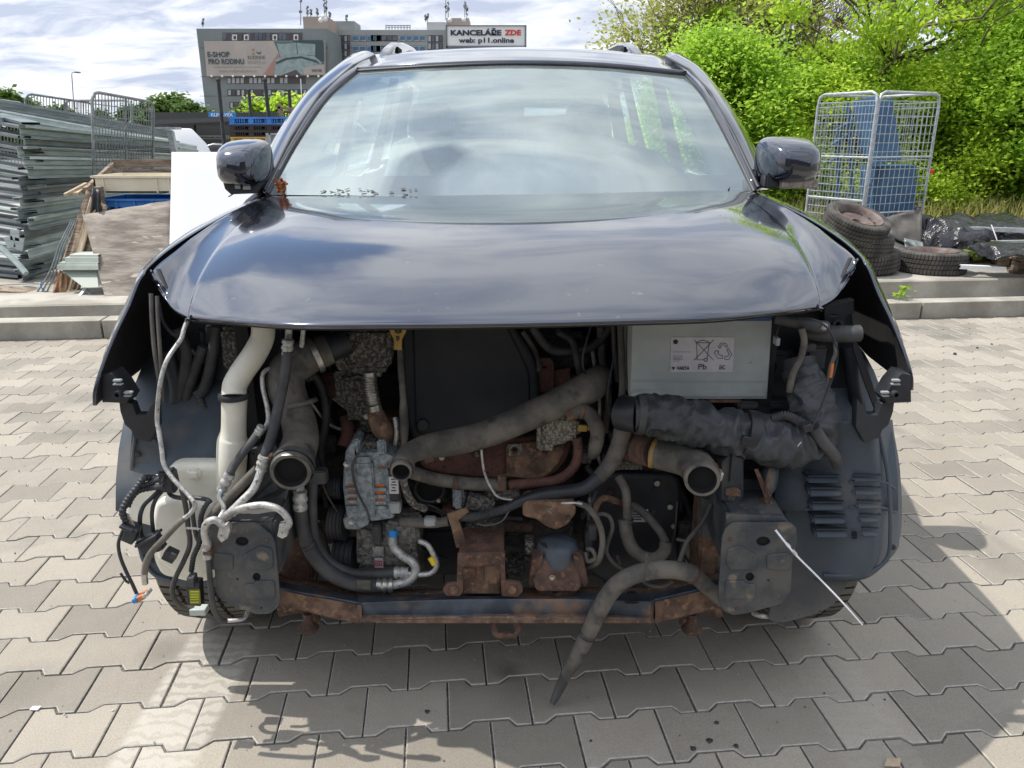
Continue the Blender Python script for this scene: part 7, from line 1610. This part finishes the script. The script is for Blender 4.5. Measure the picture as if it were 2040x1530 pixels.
for (x, y) in ((639, 40), (648, 38), (896, 40), (924, 39), (644, 33)): lathe('dish', FRM, [(0, .55), (.2, .4), (.3, .05)], W(x, y, 191 if x < 660 else 205), (0, -1, 0), ob, 12)
# billboard
bb = plate('billboard', mat('beige_print', (.36, .33, .31), (.40, .37, .345), .3, .7), [(406, 82), (647, 81), (648, 150), (412, 152)], 189.0, .5, None, bevel=.01); tag(bb, 'wide beige billboard showing grey-green bedding on the office building', 'billboard')
YB_ = 188.95
def art(name, m, pts, lift): plate(name, m, pts, YB_-lift, .05, bb, bevel=.005)
INKB = mat('slate_print', (.045, .075, .095), rough=.7); SAGE = mat('sage_print', (.20, .27, .28), (.28, .35, .36), .8, .8); SAGE2 = mat('dark_sage_print', (.05, .075, .085), rough=.8); PINK = mat('dusty_pink_print', (.33, .20, .17), rough=.8); PALEI = mat('pale_print', (.27, .255, .24), rough=.8)
art('picture_back', mat('teal_wall_print', (.09, .15, .16), rough=.8), [(545, 82), (646, 82), (646, 128), (556, 128), (555, 104)], .05); art('picture_shelf', SAGE2, [(584, 80), (643, 80), (646, 122), (630, 122), (625, 86), (584, 84)], .08)
art('pink_slope', PINK, [(524, 150), (556, 104), (560, 150)], .06)
art('pillow', SAGE, round2 := [(551, 86), (562, 88), (590, 85), (592, 110), (558, 112), (555, 100)], .14); art('pillow', SAGE, [(591, 85), (604, 87), (628, 88), (628, 111), (594, 108)], .16)
art('duvet', SAGE, [(549, 120), (560, 112), (594, 108), (626, 112), (641, 124), (640, 130), (604, 136), (612, 148), (560, 150), (546, 150), (548, 132)], .20); art('duvet_fold', SAGE2, [(549, 124), (570, 115), (600, 112), (630, 120), (638, 128), (628, 124), (600, 116), (572, 119), (551, 128)], .24)
art('bed_base', mat('plum_print', (.09, .07, .085), rough=.8), [(560, 150), (590, 139), (600, 150)], .24); art('corner_panel', mat('beige_corner', (.37, .34, .32), rough=.8), [(603, 135), (646, 128), (647, 149), (606, 149)], .26)
text_on('lettering', 'E-SHOP', INKB, 414, 103, 457, 114, YB_-.06, bb, .03, .1); text_on('lettering', 'PRO RODINU', INKB, 416, 117, 486, 128, YB_-.06, bb, .03, .1)
text_on('lettering', 'RODINNE', INKB, 494, 111, 528, 118, YB_-.06, bb, .0, .1); text_on('lettering', 'BALENI.cz', PALEI, 494, 120, 528, 127, YB_-.06, bb, .0, .1); text_on('lettering', 'www.rodinnebaleni.cz', PALEI, 437, 138, 511, 144, YB_-.06, bb, .01, .1)
text_on('lettering', 'KROSE', SAGE2, 622, 138, 641, 143, YB_-.30, bb, .02, .1)
art('print_rule', PALEI, [(424, 133), (520, 133), (520, 133.6), (424, 133.6)], .06)
art('logo_dot', PINK, ell(504, 99, 2.4, n=12), .06); art('logo_wave', INKB, [(511, 102), (514, 105), (519, 104), (520, 101), (519, 107), (514, 107), (511, 105)], .06); art('logo_wave', PINK, [(502, 108), (505, 104), (507, 108)], .06)
for i in range(11): o = lathe('flood_lamp', FRM, [(0, .22), (.3, .25), (.35, .05)], W(422+i*21.3, 151.8, 188.2), (0, -1, 0), bb, 8)
# roof sign
rs_ = plate('roof_sign', FRM, [(890, 51), (1047, 51), (1046, 92), (890, 92)], 203, .8, None, bevel=.02); tag(rs_, 'white roof sign reading offices here, with dark and red letters', 'sign')
RSF = mat('sign_border', (.14, .16, .19), rough=.6)
for s in (((889, 50), (1049, 51.5)), ((889, 91), (1049, 95)), ((1045.5, 50), (1049, 95)), ((888.6, 50), (890.5, 95))): pxbox('sign_border', RSF, s[0][0], s[0][1], s[1][0], s[1][1], 202.7, 1.0, rs_, .01)
text_on('lettering', 'KANCELÁŘE', mat('navy_letters', (.012, .03, .06), rough=.6), 898, 56, 999, 71, 202.9, rs_, .045, .1)
text_on('lettering', 'ZDE', mat('red_letters', (.55, .05, .04), rough=.6), 1005, 59.5, 1038, 70.5, 202.9, rs_, .045, .1)
text_on('lettering', 'web: p11.online', bpy.data.materials['navy_letters'], 914, 75, 1024, 88.5, 202.9, rs_, .03, .1)

# ================================================================== THINGS AROUND THE CAR, RIGHT
A0 = Vector((3.22, 7.25, SZ)); AR_ = Vector((3.95, 7.60, SZ)); AL_ = Vector((2.93, 7.86, SZ)); AB_ = AL_+AR_-A0; top_ = Vector((0, 0, 1.465))
cg_ = empty('roll_cage', (A0+AB_)/2, 'tall galvanised wire roll cage holding blue metal parts', 'wire cage')
def cage_side(P, Q, nv, nh, rails, div=None):
    mb = MB(); d = Q-P; mb.tube([P, P+top_*.93, P+top_*.985+d*.025, P+top_+d*.09, Q+top_-d*.09, Q+top_*.985-d*.025, Q+top_*.93, Q], .0135, 8); mb.build('side_frame', M['zinc'], cg_, 60)
    mb = MB(); z1 = .95
    for i in range(1, nv): mb.bar(P+d*(i/nv)+top_*.02, P+d*(i/nv)+top_*z1, .0048)
    for i in range(nh): mb.bar(P+top_*(z1*i/nh+.02), Q+top_*(z1*i/nh+.02), .0055)
    mb.bar(P+top_*z1, Q+top_*z1, .007)
    mb.build('wire_mesh', M['zinc'], cg_, None)
    for r_ in rails: mb = MB(); mb.tube([P+top_*r_-d*0, Q+top_*r_], .0095, 8); mb.build('cross_rail', M['zinc'], cg_, 60)
cage_side(A0, AL_, 18, 20, (.36, .62)); cage_side(A0+Vector((.02, .01, 0)), AR_, 12, 18, (.28, .62)); cage_side(AR_, AB_, 14, 18, (.3,)); cage_side(AL_, AB_, 12, 18, ())
mb = MB(); 
for a, b in ((A0, AR_), (AR_, AB_), (AB_, AL_), (AL_, A0)): mb.bar(a+Vector((0, 0, .06)), b+Vector((0, 0, .06)), .03)
mb.build('base_frame', M['zinc'], cg_, None)
for p in (A0, AR_, AL_, AB_): lathe('castor', M['black'], [(-.015, .0), (-.015, .045), (.015, .045), (.015, 0)], p+Vector((0, 0, .045)), (1, 0, 0), cg_, 14)
M['bluesteel'] = mat('blue_painted_steel', (.035, .10, .20), (.06, .15, .27), 3, .5, bump=.05); M['bluesteel2'] = mat('dark_blue_steel', (.02, .055, .12), rough=.5)
bc = plate('blue_cabinet', M['bluesteel'], [(1742, 332), (1826, 330), (1818, 475), (1738, 475)], 7.58, .30, None, bevel=.004); tag(bc, 'dark blue steel cabinet standing low in the wire cage', 'cabinet'); pxbox('cabinet_flank', M['bluesteel2'], 1736, 332, 1756, 470, 7.55, .04, bc, .003)
mb = MB(); mb.disc_prism([W(1765, 198, 7.60), W(1778, 195, 7.60), W(1796, 318, 7.52), W(1745, 330, 7.50), W(1742, 205, 7.58)], (0, .02, 0)); mb.disc_prism([W(1700, 200, 7.80), W(1745, 192, 7.62), W(1745, 332, 7.52), W(1712, 300, 7.75)], (0, .02, 0)); bs = mb.build('bent_blue_sheet', M['bluesteel']); tag(bs, 'bent blue sheet leaning upright in the top of the wire cage', 'sheet')
mb = MB()
for (a, b) in (((1700, 240), (1662, 262)), ((1700, 262), (1655, 290)), ((1695, 305), (1645, 325)), ((1690, 205), (1700, 440)), ((1715, 245), (1735, 330)), ((1672, 262), (1668, 430)), ((1680, 385), (1720, 390))): mb.bar(W(*a, 7.75), W(*b, 7.7), .03, .02)
tag(mb.build('blue_strut_frame', M['bluesteel']), 'thin blue strut frame in the left half of the wire cage', 'frame')
grid_panel('wire_cage', W(1426, 205, 9.6), W(1448, 206, 9.6), W(1424, 330, 9.6), W(1446, 330, 9.6), 4, 5, 'second wire cage peeping out behind the car pillar', None, M['zinc'], (), cat='wire cage')
# tyres on the slab
def loose_tyre(name, c, R_, w_, axis, label, rim=True):
    root = empty(name, (c[0], c[1], SZ), label, 'tyre', 'used tyres on the slab')
    t = tread_tyre('rubber_tyre', c, R_, w_, axis, root, M['tyre'], M['pit'], 60)
    if rim: lathe('steel_rim', M['rim'], [(-.01, .001), (-.01, .035), (.02, .04), (.02, .06), (.035, .10), (.03, .13), (-.02, .155), (w_*.42, .175), (w_*.5, .19), (w_*.42, .195), (-w_*.42, .19)], c, axis, root, 32)
    if rim:
        z = Vector(axis).normalized(); x = z.cross(Vector((0, 1, 0))).normalized(); y = z.cross(x)
        for k in range(12): a = 2*PI*k/12; lathe('vent_hole', M['pit'], [(0, .011), (.003, .011)], Vector(c)+z*.031+(x*math.cos(a)+y*math.sin(a))*.143, axis, root.children[-1] if False else root, 8)
    return root
loose_tyre('tyre', Vector((3.55, 6.55, SZ+.088)), .277, .18, (0, 0, 1), 'single used tyre lying flat, rightmost on the slab')
loose_tyre('tyre', Vector((2.98, 6.52, SZ+.095)), .265, .165, (-.10, -.03, 1), 'lowest tyre of the leaning tyre stack', False)
loose_tyre('tyre', Vector((2.90, 6.50, SZ+.245)), .262, .155, (.06, -.05, 1), 'middle tyre of the leaning tyre stack', False)
loose_tyre('tyre', Vector((2.83, 6.46, SZ+.41)), .265, .16, (.17, -.34, .92), 'tilted top tyre with rusty steel rim on the tyre stack')
# scrap bumpers, wrap and pallets
M['scrap'] = mat('scrap_dark_plastic', (.05, .05, .05), (.13, .115, .10), 3, .6, bump=.3); M['wrap'] = mat('black_stretch_wrap', (.012, .012, .015), (.03, .03, .035), 6, .22, bump=.9, bscale=14, bdist=.03)
warped_sheet('scrap_bumper', M['scrap'], [(1765, 432), (1836, 415), (1838, 505), (1775, 470)], 6.95, 7.15, 'dark torn bumper shell standing in front of the wire cage', 'bumper', .006, .12, 11)
warped_sheet('scrap_bumper', M['black'], [(1836, 425), (1875, 452), (1900, 475), (1850, 500)], 7.0, 7.2, 'black curved bumper piece right of the torn bumper shell', 'bumper', .006, .12, 12)
warped_sheet('plastic_trim', M['scrap'], [(1760, 455), (1800, 478), (1840, 510), (1768, 512)], 6.75, 7.0, 'low dark plastic trim heap behind the single tyre', 'trim', .006, .15, 13)
warped_sheet('clear_film', mat('dusty_clear_film', (.18, .20, .20), rough=.3), [(1800, 474), (1838, 482), (1842, 512), (1806, 508)], 6.7, 6.85, 'crumpled grey translucent film beside the pallet', 'film', .002, .10, 14)
o = lump('yellow_part', M['bright_yellow'], 1752, 496, 1787, 508, 6.75, .12, None, .012, 14, 3); tag(o, 'small bright yellow plastic piece behind the single tyre', 'plastic piece')
def lumpy_bundle(name, x0, y0, x1, y1, Y, dep, m, amp, label, cat, seed):
    a = W(x0, y1, Y); b = W(x1, y0, Y); nx, ny = 60, 24; v = []; f = []
    for j in range(ny+1):
        for i in range(nx+1):
            u = i/nx; t = j/ny; ang = t*PI*.62; y = Y+.02+dep*.5*(1-math.cos(ang))*1.1; z = a.z+(b.z-a.z)*math.sin(ang)**.7
            ed = min(1, u/.12, (1-u)/.04)**.5
            p = Vector((a.x+(b.x-a.x)*u, y, a.z+(z-a.z)*ed)); n_ = noise.noise_vector(Vector((p.x*7+seed, p.y*7, p.z*13)))*amp+noise.noise_vector(Vector((p.x*22+seed, p.y*22, p.z*40)))*amp*.35; v.append(p+n_)
    for j in range(ny):
        for i in range(nx): q = j*(nx+1)+i; f.append([q, q+1, q+nx+2, q+nx+1])
    return tag(link(name, me_from(name, v, f, 60), m), label, cat)
lumpy_bundle('wrapped_bundle', 1868, 442, 2120, 500, 6.75, .9, M['wrap'], .05, 'bundle in crumpled black wrap lying on the pallet at the right edge', 'bundle', 3)
for i, (a, b, h, lab) in enumerate((((1925, 456, 6.9), (2120, 462, 6.6), .035, 'perforated white rail, uppermost on the black wrapped bundle'), ((1975, 483, 6.7), (2120, 480, 6.5), .02, 'thin pale rail on the front of the black wrapped bundle'), ((1960, 450, 7.1), (2120, 448, 7.0), .02, 'thin pale rail at the back of the black wrapped bundle'))):
    channel('pale_rail', W(*a), W(*b), h, .05, M['zinc'], lab, 'rail', 'pale rails on the black bundle', rib=0)
tag(hose('strap', M['label'], [(1975, 448, 6.85), (1985, 475, 6.72), (1992, 500, 6.7)], 1.0, None, n=5), 'white strap tied over the black wrapped bundle', 'strap')
def wood_pallet(name, c, rz, label, sx_=1.0):
    root = empty(name, c, label, 'pallet', 'wooden pallets on the right'); Rz = Matrix.Rotation(rz, 3, 'Z')
    for j in range(3):
        for i in range(3): mb = MB(); mb.box(Vector(c)+Rz @ Vector(((j-1)*.5*sx_, (i-1)*.34, .06)), (.09, .12, .075), Rz); mb.build('block', M['wood'], root, None)
    for i in range(5): mb = MB(); mb.box(Vector(c)+Rz @ Vector((0, (i-2)*.18, .125)), (1.15*sx_, .12, .02), Rz); mb.build('deck_board', M['wood'], root, None)
    for i in range(3): mb = MB(); mb.box(Vector(c)+Rz @ Vector((0, (i-1)*.34, .011)), (1.15*sx_, .10, .02), Rz); mb.build('base_board', M['wood'], root, None)
wood_pallet('wooden_pallet', Vector((4.35, 7.15, SZ+.0)), -.15, 'weathered wooden pallet under the black wrapped bundle')
wood_pallet('wooden_pallet', Vector((4.75, 6.40, SZ+.0)), -.12, 'broken wooden pallet in front, at the right edge')
wood_pallet('wooden_pallet', Vector((2.75, 8.9, SZ+.0)), .1, 'brown pallet lying behind the wire cage, beside the car mirror')
lumpy_bundle('wrapped_rails', 1985, 494, 2120, 515, 6.1, .5, M['wrap'], .03, 'second smaller wrapped bundle on the front pallet at the right edge', 'bundle', 8)
o = channel('white_profile', W(1914, 532, 6.25), W(2004, 536, 6.2), .03, .05, M['white'], 'white metal profile lying on the slab by the front pallet', 'profile', None, rib=0)
for i, (x, y, r_) in enumerate(((1950, 512, 12), (1935, 505, 8))): o = lump('moss_clump', mat('moss_%d' % i, (.10, .14, .02), rough=.95), x-r_, y-4, x+r_, y+6, 6.4, .12, None, .02, 12, i); tag(o, ('larger' if i == 0 else 'smaller')+' mossy clump beside the wooden pallets', 'moss')
o = lump('red_handle', mat('red_plastic', (.5, .03, .03), rough=.4), 1850, 338, 1862, 345, 9.0, .05, None, .01, 30, 3); tag(o, 'small red handle poking from the hedge right of the cage', 'handle')
# weed on the kerb
wd = empty('weed', UV(4.45, VK+.2, .05), 'small green weed growing from the kerb joint beside the slab', 'weed'); wp = W(1785, 604, 6.0)
mb = MB(); P = [W(1784, 606, 5.95), W(1792, 592, 5.93), W(1798, 580, 5.9), (W(1808, 572, 5.9))]; mb.tube(P, .002, 5); mb.tube([P[0], W(1778, 600, 5.9), W(1774, 598, 5.88)], .002, 5); mb.build('stem', M['leaf'], wd, 60)
cen = np.concatenate([np.array(P[i])*(1-t)+np.array(P[i+1])*t+rng.normal(size=(1, 3))*.018 for i in range(3) for t in np.linspace(0, 1, 16)]+[np.array(P[0])+rng.normal(size=(1, 3))*.03 for i in range(26)]); link('leaves', leaves_mesh('leaves', cen, .022, .0, 3.0), M['leaf_y'], wd)
# grit, stones and litter on the paving
def stone(x, y, r_, m, label, cat='stone', nm='stone', group='stones and crumbs on the paving'):
    p = G(x, y); bm = bmesh.new(); r_ *= .62; bmesh.ops.create_icosphere(bm, subdivisions=2, radius=r_)
    for vv in bm.verts: vv.co = vv.co*(1+.9*noise.noise(vv.co*160+Vector((x, y, 0)))); vv.co.z *= .6
    me = bpy.data.meshes.new(nm); bm.to_mesh(me); bm.free(); smooth(me, 30); o = link(nm, me, m); o.location = p+Vector((0, 0, r_*.45)); return tag(o, label, cat, group)
DK = mat('dark_stone', (.02, .02, .02), (.05, .05, .05), 60, .8); LT = mat('pale_stone', (.45, .45, .43), rough=.9)
for (x, y, r_, lab) in ((851, 1419, .008, 'dark pebble in the paving joint left of the hanging hose'), (1427, 1441, .008, 'larger dark crumb right of the hanging hose'), (1381, 1493, .010, 'dark crumb in the joint near the bottom edge, leftmost of three'), (1414, 1478, .010, 'dark crumb in the joint near the bottom edge, middle of three'), (1466, 1488, .008, 'dark crumb near the bottom edge, rightmost of three'), (1178, 1476, .006, 'dark pebble below the tip of the hanging hose'), (1762, 1394, .004, 'tiny dark crumb on the paving at lower right'), (1652, 1284, .004, 'tiny dark crumb beside the end of the white rod'), (1902, 706, .018, 'dark clod on the sunlit paving right of the car'), (1947, 694, .013, 'smaller dark clod on the sunlit paving right of the car'), (1975, 686, .010, 'smallest dark clod on the sunlit paving, nearest the kerb')):
    stone(x, y, r_, DK, lab)
for (x, y, r_, lab) in ((1018, 1297, .004, 'tiny pale stone below the towing eye'), (1545, 1293, .004, 'tiny pale stone below the right undershield'), (1740, 1404, .004, 'tiny pale stone at lower right'), (225, 1416, .005, 'tiny pale stone right of the white chip'), (128, 1424, .004, 'tiny pale stone beside the white chip')):
    stone(x, y, r_, LT, lab)
pc = G(72, 1413); mb = MB(); mb.disc_prism([pc+Vector((-.012, -.006, .002)), pc+Vector((.008, -.007, .002)), pc+Vector((.010, .006, .002)), pc+Vector((-.010, .005, .002))], (0, 0, .003)); tag(mb.build('white_chip', M['white']), 'small white plastic chip on the paving at lower left', 'chip')
pc = G(1775, 1524); mb = MB(); mb.disc_prism([pc+Vector((-.02, -.008, .003)), pc+Vector((.015, -.010, .004)), pc+Vector((.022, .006, .012)), pc+Vector((-.004, .012, .006))], (0, 0, .002)); tag(mb.build('dry_leaf', M['wood_pale']), 'dry brown leaf on the paving at the bottom edge', 'leaf')
# scattered grit nobody could count
n_ = 700; gx = rng.uniform(-2.4, 3.2, n_); gy = rng.uniform(1.2, 5.4, n_); v = []; f = []
for i in range(n_):
    s = rng.uniform(.0012, .0035); c = np.array((gx[i], gy[i], .001)); b0 = len(v); v += [c+(-s, -s, 0), c+(s, -s, 0), c+(0, s, 0), c+(0, 0, s*1.2)]; f += [[b0, b0+1, b0+3], [b0+1, b0+2, b0+3], [b0+2, b0, b0+3]]
tag(link('grit', me_from('grit', v, f), mat('grit', (.30, .29, .27), (.06, .06, .06), 5, .9, lo=.5, hi=.55)), 'fine grit scattered over the paving', None, None, 'stuff')

# ---- unseen hall added behind the camera to darken paint reflections and front faces
hl = empty('added_hall', (0, -16, 0), 'unseen grey hall added behind the camera to darken reflections', 'building')
mb = MB(); mb.box((2, -20, 2.9), (44, 8, 6.4)); mb.build('wall', mat('added_hall_cladding', (.16, .16, .155), (.22, .215, .205), 1, .8), hl, None)
mb = MB(); mb.box((2, -20, 6.2), (44.6, 8.6, .3)); mb.build('roof', M['dark_brown'], hl, None)
for k in range(4): mb = MB(); mb.box((-14+k*10.5, -15.96, 1.9), (4.2, .12, 4.2)); mb.build('gate', mat('added_hall_gate_%d' % k, (.10, .12, .13), rough=.6), hl, None)
# ================================================================== tidy origins of one-mesh things
for o in list(C.objects):
    if o.type == 'MESH' and o.parent is None and not o.children and o.data.users == 1 and o.location.length < 1e-9 and o.get('kind') != 'structure' and len(o.data.vertices):
        co = np.empty(len(o.data.vertices)*3); o.data.vertices.foreach_get('co', co); co = co.reshape(-1, 3)
        c = (co.min(0)+co.max(0))/2; c[2] = co[:, 2].min()
        co -= c; o.data.vertices.foreach_set('co', co.ravel()); o.data.update(); o.location = c
